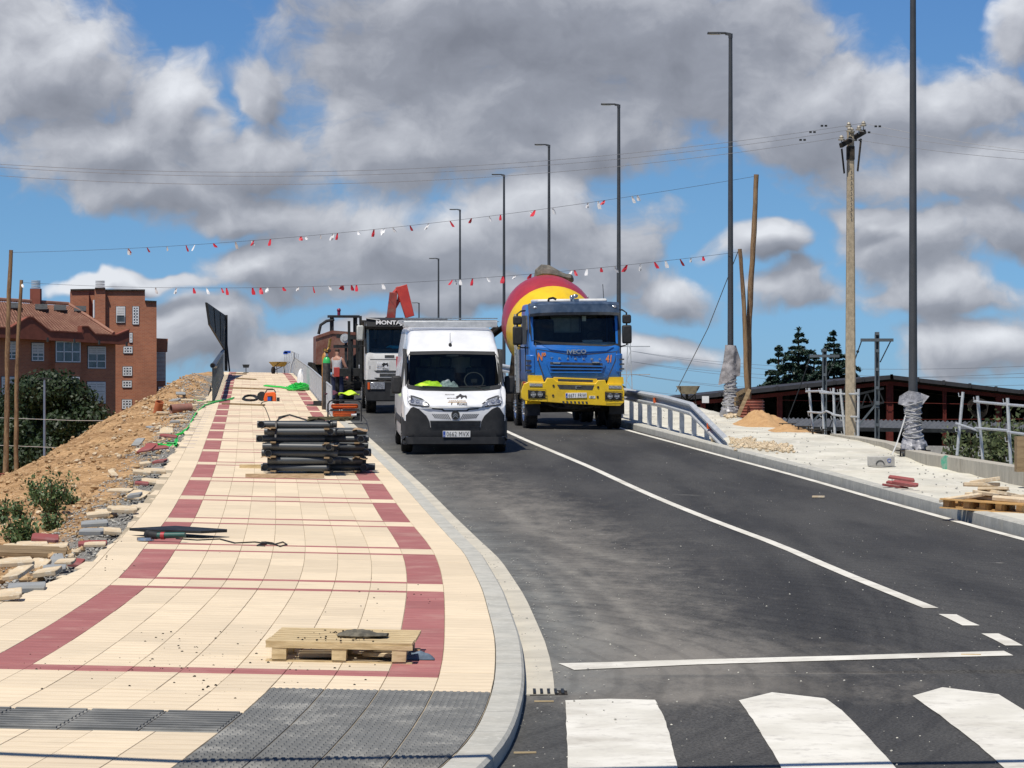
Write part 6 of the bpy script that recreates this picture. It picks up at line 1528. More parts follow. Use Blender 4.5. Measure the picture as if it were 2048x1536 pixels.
wc = MB()
for k in range(5): wc.tube([W(1958+(17+k)*math.cos(a), 819+(17-k)*math.sin(a), F/55.3)+Vector((0, .03*k, .02*k)) for a in [2*math.pi*q/20 for q in range(21)]], .006, 4)
tag(wc.obj('wire_coil', m_chassis), 'coil of thin wire hanging on the edge rail at the right', 'wire coil')
b = MB(); b.box((0, 0, 0), (.32, .25, .55)); o = b.obj('timber_stump', m_wood_grey, None); o.location = W(2052, 908, F/46); tag(o, 'grey weathered timber block cut off by the right edge of the picture', 'timber')
# small steel starter cages along the edge of the verge
for i, (x, y) in enumerate(((1516,845),(1545,850),(1575,856),(1607,862),(1636,868))):
    p = GR(x, y); b = MB()
    for dx in (-.12, .12):
        for dy in (-.1, .1): b.cyl(p+Vector((dx, dy, 0)), p+Vector((dx, dy, .12)), .012, n=5)
    for z in (.05, .11):
        for dy in (-.1, .1): b.cyl(p+Vector((-.2, dy, z)), p+Vector((.2, dy, z)), .010, n=5)
    tag(b.obj('steel_cage', m_chassis), ['leftmost small steel anchor cage, in front of the sand heap', 'small steel anchor cage at the right foot of the sand heap', 'small steel anchor cage in the low spill of sand', 'small steel anchor cage between the sand spill and the edge rail', 'small steel anchor cage at the first post of the edge rail'][i], 'steel cage', 'anchor cages along the gravel edge')
# wheelbarrows
def barrow(p, rz, mat, label, sc=1):
    root = thing('wheelbarrow', label, 'wheelbarrow', p, (0, 0, rz), scale=sc)
    b = MB(); rg = []
    for z, w, l in ((.38, .20, .28), (.62, .34, .48)): rg.append([Vector((x*w, y*l-.02, z)) for x, y in ((-1, -1), (1, -1), (1, 1), (-1, 1))])
    for z, w, l in ((.625, .32, .46), (.42, .18, .26)): rg.append([Vector((x*w, y*l-.02, z)) for x, y in ((-1, -1), (1, -1), (1, 1), (-1, 1))])
    b.loft(rg, False); b.add([tuple(v) for v in rg[3]], [(0, 1, 2, 3)]); b.add([tuple(v) for v in rg[0]], [(3, 2, 1, 0)]); b.obj('tray', mat, root)
    b = MB()
    for sgn in (1, -1): b.tube([(sgn*.05, .6, .2), (sgn*.2, .1, .36), (sgn*.28, -.6, .55), (sgn*.28, -.75, .6)], .018, 6); b.tube([(sgn*.2, -.2, .4), (sgn*.22, -.3, .0)], .018, 6)
    b.obj('frame', m_chassis, root)
    w = MB(); w.cyl((-.04, .62, .19), (.04, .62, .19), .19, n=18); w.obj('wheel', m_rubber, root)
m_pan = material('dusty_tray', (.34, .29, .2), (.24, .2, .14), 6, .7)
p = W(1376, 822, F/90); barrow(Vector((p.x, p.y, zgrav(p.x, p.y)-.02)), R(0), m_pan, 'dusty beige wheelbarrow on the verge behind the guardrail', 1.0)
p = PV(557, 748); barrow(p, R(30), material('yellow_tray', (.42, .27, .03), (.3, .2, .04), 6, .6), 'yellow wheelbarrow standing on the crest of the pavement beside the railing', .95)
b = MB(); b.box((0, 0, 0), (.22, .02, .22)); o = b.obj('notice_board', m_plate, None); o.location = W(1411, 799, F/95); tag(o, 'small pale notice board on the hall front behind the verge', 'notice')
# ------------------------------------------------------------------ pavement furniture and works gear
# dark balustrade along the left edge of the ramp, with its round handrail
def balustrade():
    root = thing('balustrade', 'dark grey bar balustrade with round handrail along the far left edge of the pavement', 'railing', (0, 0, 0))
    D0, D1 = 93.5, 139; n = 60
    def q(D_, h): X = XE(D_)+.28; return Vector((X, D_, zpav(X, D_)+h))
    mb = MB(); pts = [q(D0+(D1-D0)*i/14, 1.13) for i in range(15)]; mb.pipe(pts[0]-Vector((0, .12, 0)), pts[0]+Vector((0, .6, 0)), .085, .02, 16); mb.tube(pts, .078, 10); mb.obj('handrail', m_pipe, root)
    for i in range(150):
        D_ = D0+.1+(D1-D0)*i/150*.98; mb = MB(); a = q(D_, .0); mb.box(a+Vector((0, 0, .56)), (.055, .012 if i else .03, 1.10)); mb.obj('baluster', m_pipe, root, smooth=False)
    mb = MB(); mb.tube([p-Vector((0, 0, 1.05)) for p in pts], .03, 6); mb.obj('bottom_rail', m_pipe, root)
balustrade()
def screen():
    root = thing('protective_screen', 'tall black slatted screen leaning outwards above the dark balustrade', 'screen', (0, 0, 0))
    Ds = 131.; s = F/Ds
    c = [W(410, 605, F/122), W(449, 629, F/136), W(449, 700, F/136), W(436, 676, F/130), W(419, 650, F/124)]
    a, b_, c2, d2 = W(412, 606, F/122), W(450, 632, F/137), W(449, 699, F/137), W(418, 648, F/122)
    for i in range(26):
        t = i/25; p0 = a.lerp(d2, t); p1 = b_.lerp(c2, t); mb = MB(); mb.beam(p0, p1, .05, .075, (1, 0, 0)); mb.obj('slat', m_dark, root, smooth=False)
    for t in (.0, .33, .66, 1): mb = MB(); mb.beam(a.lerp(b_, t)+Vector((.04, 0, 0)), d2.lerp(c2, t)+Vector((.04, 0, 0)), .06, .06); mb.obj('frame_bar', m_dark, root)
    mb = MB(); p = W(452, 742, F/137); mb.beam(p, W(452, 630, F/137), .14, .16); mb.beam(W(459, 742, F/133), W(451, 660, F/135), .06, .1); mb.obj('post', m_dark, root)
    for i in range(5): mb = MB(); mb.beam(W(441+i, 630+2.2*i, F/136), W(451, 631+2.2*i, F/136), .03, .03); mb.obj('rung', m_dark, root)
    mb = MB(); mb.tube([W(441, 634, F/135.5), W(447, 640, F/135.5), W(448, 660, F/135.5), W(445, 690, F/135.5), W(446, 702, F/135.5)], .022, 5); mb.obj('tie_rope', m_concrete, root)
screen()
# galvanised barrier along the kerb
def kerb_railing():
    root = thing('kerb_railing', 'galvanised steel bar railing running along the kerb to the crest', 'railing', (0, 0, 0))
    def q(D_, h): X = XK(D_)-.12; return Vector((X, D_, zpav(X, D_)+h))
    D_ = 80.3; k = 0
    while D_ < 146:
        L = 2.35; a = D_; b_ = D_+L-.12
        mb = MB(); mb.tube([q(a, .02), q(a, .86), q(b_, .86), q(b_, .02)], .026, 6); mb.tube([q(a, .12), q(b_, .12)], .018, 5); f = mb.obj('panel_frame', m_steel, root)
        for i in range(1, 6):
            t = a+(b_-a)*i/6; mb = MB(); w = random.uniform(-.03, .03); mb.cyl(q(t, .12), q(t+w, .86), .016, n=5); mb.obj('bar', m_steel, f)
        D_ += L; k += 1
kerb_railing()
root = thing('railing_stack', 'bent galvanised railing panels leaning together at the crest of the pavement', 'railing panels', (0, 0, 0))
for i in range(9):
    D_ = 146-i*1.1; mb = MB(); a = W(566+i*3.2, 746, F/D_); b_ = W(570+i*3.4, 703+abs(i-4)*1.2, F/D_); mb.beam(a, b_, .10, .03); mb.obj('panel', m_steel, root)
mb = MB(); mb.tube([W(580, 745, F/139), W(582, 730, F/139), W(588, 716, F/139), W(588, 705, F/139), W(583, 703, F/139)], .04, 6); mb.obj('bent_panel', m_steel, root)
mb = MB(); mb.box(W(575, 704, F/142), (.3, .2, .12)); mb.box(W(571, 706, F/142), (.2, .2, .12)); mb.obj('blue_clip', m_plate_blue, root)
# gas bottles
def bottle(px, py, D_, h, r, body, shoulder, label, rz=0):
    s = F/D_; X = (px-1024)/s; z = EYE-(py-HOR)/s if py else zpav(X, D_); root = thing('gas_bottle', label, 'gas bottle', (X, D_, z), (R(1), R(rz), 0))
    b = MB(); b.lathe([(r*.9, 0), (r, .03), (r, h*.86)], n=20); b.obj('body', body, root)
    b = MB(); b.lathe([(r, h*.86), (r*.97, h*.90), (r*.8, h*.945), (r*.45, h*.975), (r*.3, h*.985)], n=20); b.obj('shoulder', shoulder, root)
    b = MB(); b.cyl((0, 0, h*.98), (0, 0, h+.06), r*.3, n=10); b.obj('valve', m_chrome, root); return root
m_bblack = material('bottle_black', (.022, .022, .024), (.06, .055, .05), 7, .5, dirt=.5, dirtcol=(.16, .14, .12)); m_bgreen = material('bottle_green', (.05, .50, .12), (.04, .40, .10), 4, .35)
m_byel = material('bottle_orange', (.42, .20, .03), (.3, .14, .03), 6, .5)
bt = bottle(652, 819, 85.5, 1.56, .115, m_bblack, m_bgreen, 'tall black gas bottle with a green shoulder standing at the kerb before the railing', 1)
b = MB(); b.cyl((.0, -.02, 1.62), (.0, -.02, 1.70), .05, n=10); b.cyl((-.05, -.12, 1.72), (-.05, -.02, 1.72), .06, n=12); b.cyl((.07, -.12, 1.70), (.07, -.02, 1.70), .05, n=12); b.obj('regulator', m_dark, bt)
b = MB(); b.cyl((-.05, -.125, 1.72), (-.05, -.12, 1.72), .045, n=12); b.cyl((.0, -.1, 1.68), (.06, 0, 1.80), .03, n=8); b.cyl((.05, 0, 1.76), (.09, 0, 2.05), .045, n=8); b.obj('brass_fitting', material('brass', (.55, .33, .10), (.4, .22, .06), 14, .3, metal=.7), bt)
b2 = bottle(651, 0, 87.5, 1.72, .11, m_byel, m_byel, 'orange-brown gas bottle just behind the green-shouldered one')
# the worker
def person():
    D_ = 96.5; s = F/D_; X = (674-1024)/s; z = zroad(X, D_)-.0
    root = thing('person', 'worker in grey sleeveless shirt and dark trousers, back turned, beside the gas bottle', 'person', (X, D_, z), (0, 0, R(-18)))
    # local: facing +y (away), x right
    def skin(name, verts, edges, radii, mat, sub=2, par=root, rootv=0):
        me = bpy.data.meshes.new(name); me.from_pydata(verts, edges, []); me.materials.append(mat); bm = bmesh.new(); bm.from_mesh(me); bm.verts.layers.skin.verify(); bm.to_mesh(me); bm.free()
        for i, r in enumerate(radii): me.skin_vertices[0].data[i].radius = r if isinstance(r, tuple) else (r, r)
        me.skin_vertices[0].data[rootv].use_root = True
        o = bpy.data.objects.new(name, me); C.objects.link(o); o.parent = par
        m = o.modifiers.new('skin', 'SKIN'); m.use_smooth_shade = True; m2 = o.modifiers.new('sub', 'SUBSURF'); m2.levels = m2.render_levels = sub
        return o
    m_skin = material('skin', (.42, .22, .15), (.36, .18, .12), 8, .55)
    J = [(0,0,.95),(0,.0,1.12),(0,.02,1.30),(0,.02,1.45),(0,.03,1.53),(0,.06,1.66),  # pelvis .. head
         (-.10,0,.90),(-.11,.02,.50),(-.12,-.02,.09),(-.12,.12,.04),
         (.10,0,.90),(.13,.05,.50),(.14,.0,.09),(.14,.14,.04),
         (-.19,.02,1.42),(-.25,.10,1.18),(-.12,.32,1.10),(-.07,.40,1.10),
         (.19,.02,1.42),(.28,.08,1.16),(.34,.32,1.05),(.35,.40,1.04), (0,.04,1.58), (0,.07,1.74)]
    E = [(0,1),(1,2),(2,3),(3,4),(4,22),(22,5),(5,23),(0,6),(6,7),(7,8),(8,9),(0,10),(10,11),(11,12),(12,13),(3,14),(14,15),(15,16),(16,17),(3,18),(18,19),(19,20),(20,21)]
    Rr = [(.15,.11),(.14,.10),(.165,.11),(.14,.09),.055,(.085,.10),.085,.062,.042,.035,.085,.062,.042,.035,.062,.048,.034,.036,.062,.048,.034,.036,(.065,.08),(.07,.08)]
    skin('body', J, E, Rr, m_skin)
    skin('shirt', [(0,0,.90),(0,0,1.0),(0,.0,1.14),(0,.02,1.30),(0,.02,1.43),(-.17,.02,1.44),(.17,.02,1.44)], [(0,1),(1,2),(2,3),(3,4),(4,5),(4,6)], [(.185,.15),(.18,.14),(.17,.13),(.185,.14),(.15,.11),.066,.066], material('grey_shirt', (.42, .42, .43), (.34, .34, .35), 6, .8))
    skin('trousers', [(0,0,.96),(-.10,0,.86),(-.115,.02,.50),(-.12,-.01,.10),(.10,0,.86),(.135,.05,.50),(.14,.0,.10)], [(0,1),(1,2),(2,3),(0,4),(4,5),(5,6)], [(.175,.135),.115,.085,.075,.115,.085,.075], material('navy_trousers', (.035, .045, .085), (.025, .03, .06), 6, .85))
    skin('hair', [(0,.02,1.66),(0,.035,1.73),(0,.055,1.785)], [(0,1),(1,2)], [(.082,.07),(.09,.09),(.06,.07)], material('brown_hair', (.05, .028, .018), (.035, .02, .012), 30, .7))
    for sg, c in ((-1, (-.07, .42, 1.10)), (1, (.35, .42, 1.04))):
        b = MB(); c = Vector(c)
        for k in range(4): b.tube([c+Vector((-.03+.02*k, 0, 0)), c+Vector((-.03+.02*k, .045+.008*(k in (1, 2)), -.005)), c+Vector((-.03+.02*k, .065, -.03))], [.010, .009, .007], 6)
        b.tube([c+Vector((-sg*.035, -.03, 0)), c+Vector((-sg*.055, .01, .005)), c+Vector((-sg*.04, .04, .0))], [.012, .010, .008], 6); b.obj('fingers', m_skin, root)
    for x, y in ((-.12, .06), (.14, .08)): b = MB(); b.box((x, y, .045), (.10, .28, .09)); b.obj('boot', m_black_plastic, root, bevel=.03)
    for sg in (-1, 1): b = MB(); b.ball((sg*.085, .06, 1.665), .022, 8, 6, (.5, 1, 1.5)); b.obj('ear', m_skin, root)
    b = MB(); b.ball((0, .165, 1.655), .018, 8, 6, (1, 1.2, 1.4)); b.obj('nose', m_skin, root)
    # reddish cloth in the hands
    cl = MB(); cl.grid(lambda u, v: (.10+.28*u, .44+.03*math.sin(6*u+3*v), 1.08-.33*v+.02*math.sin(9*u)), 8, 8); o = cl.obj('pink_cloth', material('pink_cloth', (.62, .22, .18), (.5, .16, .13), 9, .8)); o.matrix_world = root.matrix_basis @ Matrix.Identity(4) if False else Matrix.LocRotScale(root.location, root.rotation_euler, None)
    tag(o, 'pinkish red cloth held in front by the worker', 'cloth')
    return root
person()
# generators
def generator(px, py, w, label, kind):
    p = PV(px, py); root = thing('generator', label, 'generator', p+Vector((0, .3, 0)), (0, 0, R(3)), scale=w)
    if kind == 1:
        f = MB()
        for y in (-.3, .3):
            f.tube([(-.5, y, 0), (-.5, y, .52), (-.45, y, .60), (-.38, y, .63), (.38, y, .63), (.45, y, .60), (.5, y, .52), (.5, y, 0)], .022, 8)
        for x in (-.5, .5):
            for z in (.06, .5): f.tube([(x, -.3, z), (x, .3, z)], .02, 6)
        f.tube([(-.5, -.3, .32), (.5, -.3, .32)], .014, 6); f.obj('frame', m_black_plastic, root)
        b = MB(); b.box((0, 0, .455), (.82, .5, .13)); b.obj('fuel_tank', m_orange, root, bevel=.05)
        b = MB(); b.box((0, -.02, .26), (.72, .46, .24)); b.obj('housing', m_orange, root, bevel=.06)
        b = MB(); b.box((0, -.26, .34), (.86, .03, .06)); b.obj('control_strip', m_black_plastic, root)
        for x in (-.15, -.08): b = MB(); b.cyl((x, -.285, .34), (x, -.27, .34), .018, n=8); b.obj('socket', m_plate, root)
        b = MB(); b.cyl((-.25, 0, .16), (.3, 0, .16), .14, n=14); b.box((.38, -.1, .15), (.16, .3, .2)); b.box((0, 0, .05), (.9, .5, .05)); b.obj('engine', m_dark, root)
        b = MB(); b.cyl((.2, -.22, .2), (.36, -.24, .2), .05, n=8); b.obj('air_filter', m_plate, root)
    else:
        b = MB(); b.prism([(-.30, 0), (-.36, .12), (-.26, .46), (-.12, .56), (.28, .54), (.36, .46), (.38, 0)], -.2, .2, 'y'); b.obj('casing', m_orange, root, bevel=.05)
        b = MB(); b.tube([(-.25, 0, .5), (-.15, 0, .68), (.25, 0, .68), (.34, 0, .5)], .035, 8); b.box((.02, -.205, .16), (.28, .02, .3)); b.obj('handle', m_dark, root)
        b = MB(); b.box((-.02, -.22, .14), (.2, .02, .22)); b.obj('control_panel', m_plate_blue, root)
        b = MB(); b.cyl((-.45, -.1, .30), (-.45, .15, .30), .27, n=20); b.box((.48, 0, .12), (.16, .3, .22)); b.obj('cable_drum', m_black_plastic, root)
    return root
generator(688, 843, .88, 'orange generator in a black tube frame standing at the kerb behind the pipe stack', 1)
generator(538, 803, .56, 'small orange generator set with a black drum in the middle of the far pavement', 2)
b = MB(); p = PV(690, 828)
b.grid(lambda u, v: (-.32+.6*u, -.15+.3*v, .10*math.sin(math.pi*u)*math.sin(math.pi*v)+.03*math.sin(9*u+4*v)), 14, 8); o = b.obj('work_vest', bpy.data.materials['hivis_yellow'], None); o.location = p+Vector((.1, .3, .60)); o.location.z = p.z+.56; tag(o, 'crumpled yellow vest thrown on top of the orange generator', 'vest')
b = MB(); b.grid(lambda u, v: (-.3+.5*u, -.12+.26*v, .09*math.sin(math.pi*u)*math.sin(math.pi*v)+.03*math.sin(11*u+6*v)), 14, 8); o = b.obj('work_jacket', material('plum_cloth', (.12, .05, .07), (.07, .03, .05), 8, .85), None); o.location = p+Vector((-.28, .25, .56)); tag(o, 'dark plum jacket lying on the left of the orange generator', 'jacket')
# coils, ropes, hoses
def coil(name, p, rx, ry, n, r, mat, label, cat, seed, h=.05, turns=30):
    rnd = random.Random(seed); mb = MB(); pts = []
    for i in range(turns*12):
        a = i/12*2*math.pi; k = .35+.65*abs(math.sin(i*.037+seed)); X = p.x+rx*k*math.cos(a)+rnd.uniform(-.03, .03); Y = p.y+ry*k*math.sin(a)
        pts.append((X, Y, zpav(X, Y)+r+h*(1-k)+rnd.uniform(0, h*.5)))
    mb.tube(pts, r, 5); return tag(mb.obj(name, mat), label, cat)
p = PV(580, 779); coil('green_hose', p+Vector((.35, 0, 0)), .42, 2.6, 30, .022, m_green, 'tangled heap of bright green hose on the far pavement', 'hose', 3, .22, 34)
b = MB(); pts = [PV(x, y)+Vector((0, 0, .03)) for x, y in ((528,773),(545,775),(560,776),(575,779),(590,780),(617,781))]; b.tube(pts, .03, 6); b.tube([q+Vector((0, .8, .02)) for q in pts], .03, 6); tag(b.obj('green_hose', m_green), 'loose end of bright green hose trailing left from its heap', 'hose')
b = MB(); b.tube([PV(x, y)+Vector((0, 0, .012)) for x, y in ((548,800),(525,805),(522,808),(530,816),(535,828),(540,842),(548,850))], .012, 5)
for k in range(4): b.tube([PV(498+14*math.cos(a)+k, 798+5*math.sin(a))+Vector((0, 0, .02*k)) for a in [2*math.pi*i/16 for i in range(17)]], .015, 5)
tag(b.obj('black_cable', m_black_plastic), 'black cable looped left of the small generator and trailing towards us', 'cable')
b = MB(); pts = [PV(x, y)+Vector((0, 0, .012)) for x, y in ((352,1079),(395,1082),(440,1080),(470,1088),(510,1086),(548,1091),(566,1086),(574,1091),(560,1095),(545,1088),(530,1086),(514,1093),(530,1094))]; b.tube(pts, .008, 5); cord = structure_free = bpy.data.objects.new('extension_lead', None); C.objects.link(cord); tag(cord, 'black lead of the angle grinder lying in a loop on the paving', 'lead'); b.obj('lead', m_black_plastic, cord)
b = MB(); b.cyl(PV(528, 1090)+Vector((-.03, 0, .02)), PV(528, 1090)+Vector((.03, 0, .02)), .02, n=8); b.obj('plug', m_black_plastic, cord)
b = MB(); b.tube([W(722, 828, F/79)+Vector((0, 0, 0)), W(733, 842, F/77), W(742, 880, F/70), W(749, 904, F/64)], .010, 5); tag(b.obj('earth_cable', m_black_plastic), 'thin black cable hanging from the generator down to the gutter', 'cable')
# black steel plate and angle grinder
p0 = PV(350, 1078); b = MB(); pl_ = [(-.55, .06), (-.15, .30), (.55, .05), (.57, -.02), (.05, -.06), (-.4, -.03)]
b = MB(); b.prism([(-.56, .0), (-.1, .60), (.56, .12), (.57, .0), (.30, -.30), (-.35, -.2)], .03, .055, 'z'); o = b.obj('steel_plate', m_dark, None); o.location = p0+Vector((-.02, .45, .03)); o.rotation_euler = (R(1), R(1.0), R(0)); o.scale = (1, 1, 1.2); tag(o, 'flat black steel plate lying across the left red band', 'steel plate')
gr_ = thing('angle_grinder', 'black and green angle grinder lying in front of the black steel plate', 'grinder', PV(318, 1084)+Vector((0, .03, .07)), (0, 0, R(-14)), scale=1.1)
b = MB(); b.cyl((-.02, 0, 0), (.28, 0, .01), .035, .028, 12); b.obj('body', material('tool_green', (.015, .07, .06), (.02, .09, .07), 8, .45), gr_)
b = MB(); b.cyl((-.12, 0, .01), (-.02, 0, 0), .045, .038, 12); b.ball((-.12, 0, .01), .05); b.obj('gear_head', m_black_plastic, gr_)
b = MB(); b.cyl((-.15, 0, -.045), (-.15, 0, -.035), .085, n=18); b.lathe([(.0885, -.02), (.09, -.05), (.086, -.05)], (-.15, 0, 0), n=18); b.obj('disc_guard', m_chrome, gr_)
b = MB(); b.cyl((.02, 0, .0), (.06, 0, .0), .039, n=12); b.obj('red_band', m_red, gr_)
# ------------------------------------------------------------------ stack of grey pipes
def pipes():
    m_card = material('cardboard', (.40, .28, .17), (.3, .2, .12), 8, .85)
    k = 0
    base = PV(601, 951)
    for pile, (cx_, dy, L, nl, ny, x0) in enumerate(((598, 0, 1.24, 7, 3, 0), (663, 1.0, 1.16, 6, 3, 0))):
        s0 = F/base.y
        for j in range(nl):
            for i in range(ny):
                random.seed(100*pile+10*j+i)
                y = base.y+.10+dy+i*.42+(.0 if j % 2 else .06); X = (cx_-1024)/(F/(base.y+dy))+random.uniform(-.04, .04); z = zpav(X, base.y)+.13+j*.122+random.uniform(-.004, .004)
                r = .060; a = Vector((X-L/2+(.06 if (j+pile) % 2 else -.05)+random.uniform(-.07, .07), y, z)); b_ = a+Vector((L*random.uniform(.9, 1.02), random.uniform(-.10, .10), random.uniform(-.02, .004)))
                mb = MB(); mb.pipe(a, b_, r, .008, 18); o = mb.obj('grey_pipe', m_pipe, None)
                tag(o, f"{('front', 'middle', 'back')[i]} grey pipe in the {('lowest', 'second', 'third', 'fourth', 'fifth', 'sixth', 'seventh')[j]} layer of the {('left', 'right')[pile]} pipe pile", 'pipe', 'grey pipes stacked on the pavement')
                if i == 0:
                    # stub post welded across, its open end towards us
                    q = MB(); e_ = a.lerp(b_, .06 if (j+pile) % 2 == 0 else .93); q.pipe(e_+Vector((0, -.13, 0)), e_+Vector((0, .0, 0)), .058, .007, 16); q.obj('stub_end', m_pipe, o)
                    q = MB(); q.cyl(e_+Vector((0, -.09, 0)), e_+Vector((0, -.085, 0)), .051, n=14); q.obj('bore_shade_disc', m_interior, o)  # near-black disc plugs the stub, its colour standing in for the bore's shade
        for j in range(0, nl, 2):
            random.seed(400+pile*10+j)
            for q_ in (-.35, .38):
                X = (cx_-1024)/(F/(base.y+dy))+q_*L; mb = MB(); z = zpav(X, base.y)+.065+j*.122; mb.box((X, base.y+dy+.5, z), (.09, 1.15, .028)); tag(mb.obj('timber_spacer', m_wood_grey, None), f"timber spacer near the {'left' if q_ < 0 else 'right'} end under the {('lowest', 'second', 'third', 'fourth', 'fifth', 'sixth', 'seventh')[j]} layer of the {('left', 'right')[pile]} pipe pile", 'timber', 'spacers in the pipe stack')
        for j in (1, 3, 5):
            random.seed(500+pile*10+j); X = (cx_-1024)/(F/(base.y+dy))+(-.42 if (j//2) % 2 == pile else .42)*L; z = zpav(X, base.y)+.19+j*.122; mb = MB()
            mb.grid(lambda u, v: (X-.13+.26*u, base.y+dy-.06+.3*v, z+.02*math.sin(5*u)-.03*(1-v)), 4, 4); tag(mb.obj('cardboard_pad', m_card, None), f"torn cardboard pad on the {('second', '', 'fourth', '', 'sixth')[j-1]} layer of the {('left', 'right')[pile]} pipe pile", 'cardboard', 'cardboard pads in the pipe stack')
    for (x, y, w, lb) in ((513, 929, .5, 'upper timber bearer sticking out left under the pipe stack'), (527, 948, .45, 'lower timber bearer sticking out left under the pipe stack')):
        p = PV(x, y+8); mb = MB(); mb.box((p.x+.35, p.y+.05, p.z+.035), (1.3, .10, .07)); tag(mb.obj('timber_bearer', m_wood_pale, None), lb, 'timber')
    # webbing slings on top
    m_web = material('webbing_olive', (.13, .12, .07), (.09, .08, .05), 10, .85)
    zt = zpav(base.x, base.y)+.13+6*.122+.062
    def sling(pts, w, name, lab_, mat):
        mb = MB(); P_ = [Vector(p) for p in pts]; rg = []
        for i, p in enumerate(P_):
            d = (P_[min(i+1, len(P_)-1)]-P_[max(0, i-1)]).normalized(); sd = Vector((0, 1, 0)) if abs(d.y) < .8 else Vector((1, 0, 0)); nn_ = d.cross(sd).normalized()
            rg.append([p+sd*w+nn_*.014, p-sd*w+nn_*.014, p-sd*w-nn_*.014, p+sd*w-nn_*.014])
        mb.loft(rg); tag(mb.obj(name, mat), lab_, 'sling')
    bx = base.x
    sling([(bx-.42, base.y-.02, zt-.28), (bx-.42, base.y+.1, zt-.02), (bx-.36, base.y+.3, zt+.06), (bx-.22, base.y+.45, zt+.10), (bx-.05, base.y+.4, zt+.05), (bx+.12, base.y+.25, zt+.0), (bx+.4, base.y+.2, zt)], .035, 'lifting_sling', 'dark lifting sling arched over the left end of the pipe stack', m_bblack)
    for k in range(5):
        random.seed(k+70); pts = [(bx+.1+.75*t+.02*math.sin(9*t+k), base.y+.15+.12*k+.10*math.sin(7*t+k), zt+.01+.05*abs(math.sin(6*t+k*1.3))) for t in [i/12 for i in range(13)]]
        sling(pts, .035, 'webbing_strap', ('frontmost', 'second', 'middle', 'fourth', 'rearmost')[k]+' crumpled olive webbing strap on top of the pipe stack', m_web)
        [o for o in C.objects if o.name.startswith('webbing_strap')][-1]['group'] = 'webbing straps on the pipe stack'
pipes()
# planks lying on the pavement
for (x0, y0, x1, y1, w, lb) in ((457,777,543,780,.12,'long thin plank lying across the far pavement left of the green hose'),(446,809,528,812,.10,'plank lying across the pavement in front of the small generator'),(466,748,489,749,.18,'short plank lying near the crest of the pavement'),(475,758,510,760,.10,'thin batten lying on the pavement near the crest')):
    a, b_ = PV(x0, y0), PV(x1, y1); mb = MB(); mb.beam(a+Vector((0, 0, .03)), b_+Vector((0, 0, .03)), w*1.5, .05); tag(mb.obj('plank', m_wood_grey, None), lb, 'plank')
b = MB(); p = PV(602, 768)
b.grid(lambda u, v: (p.x-.16+.32*u, p.y-.3+.6*v, p.z+.0+.62*math.sin(math.pi*u)**.35*math.sin(math.pi*v)**.35*(1+.15*mnoise.noise(Vector((u*6, v*6, 1))))), 14, 10); tag(b.obj('white_sack', m_plate), 'white sack standing on the pavement against the kerb railing', 'sack')
p = PV(492, 746); fs_ = thing('floodlight', 'small floodlight on a short stand at the crest of the pavement', 'floodlight', p)
b = MB(); b.cyl((0, 0, 0), (0, 0, .28), .02, n=6); b.box((0, 0, .02), (.24, .24, .03)); b.obj('stand', m_dark, fs_); b = MB(); b.prism([(-.13, .26), (.13, .26), (.17, .42), (-.17, .42)], -.08, .08, 'y'); b.obj('lamp_head', m_dark, fs_)
b = MB(); p = PV(640, 812); b.box((p.x, p.y, p.z+.08), (.4, .2, .16)); b.tube([p+Vector((-.4, 0, .02)), p+Vector((-.2, -.1, .03)), p+Vector((0, 0, .05))], .03, 6); tag(b.obj('welding_tool', m_black_plastic), 'black tool lying on the paving at the foot of the gas bottle', 'tool')
# green strap over the verge
def strap(pts, label, off=.03):
    mb = MB(); P_ = [(DT(x, y) if (x < 1024+XE(DT(x, y).y)*F/DT(x, y).y) else PV(x, y))+Vector((0, 0, off)) for x, y in pts]; mb.tube(P_, .022, 6); return tag(mb.obj('green_hose', m_green), label, 'hose')
strap([(310,890),(330,893),(352,894),(355,885),(352,873),(366,869),(378,856),(383,845),(392,828),(410,812),(430,806),(455,801),(468,797)], 'bright green hose winding up along the left edge of the pavement')
strap([(308,893),(330,889),(350,890),(353,876),(370,862)], 'second strand of green hose at the lower left end of the first')
strap([(375,801),(395,803),(415,806),(440,803),(465,800)], 'pale green hose end crossing the pavement edge below the balustrade')
# short blue setting-out marks and missing tiles on the left border
mk = MB()
for i in range(22):
    D_ = 60+i*1.7; X = XE(D_)+.10; mk.box((X+.13, D_, zpav(X, D_)+.006), (.26, .02, .003))
o = mk.obj('chalk_marks', material('blue_chalk', (.12, .16, .45), (.3, .3, .5), 20, .9), pav); o['kind'] = 'stuff'
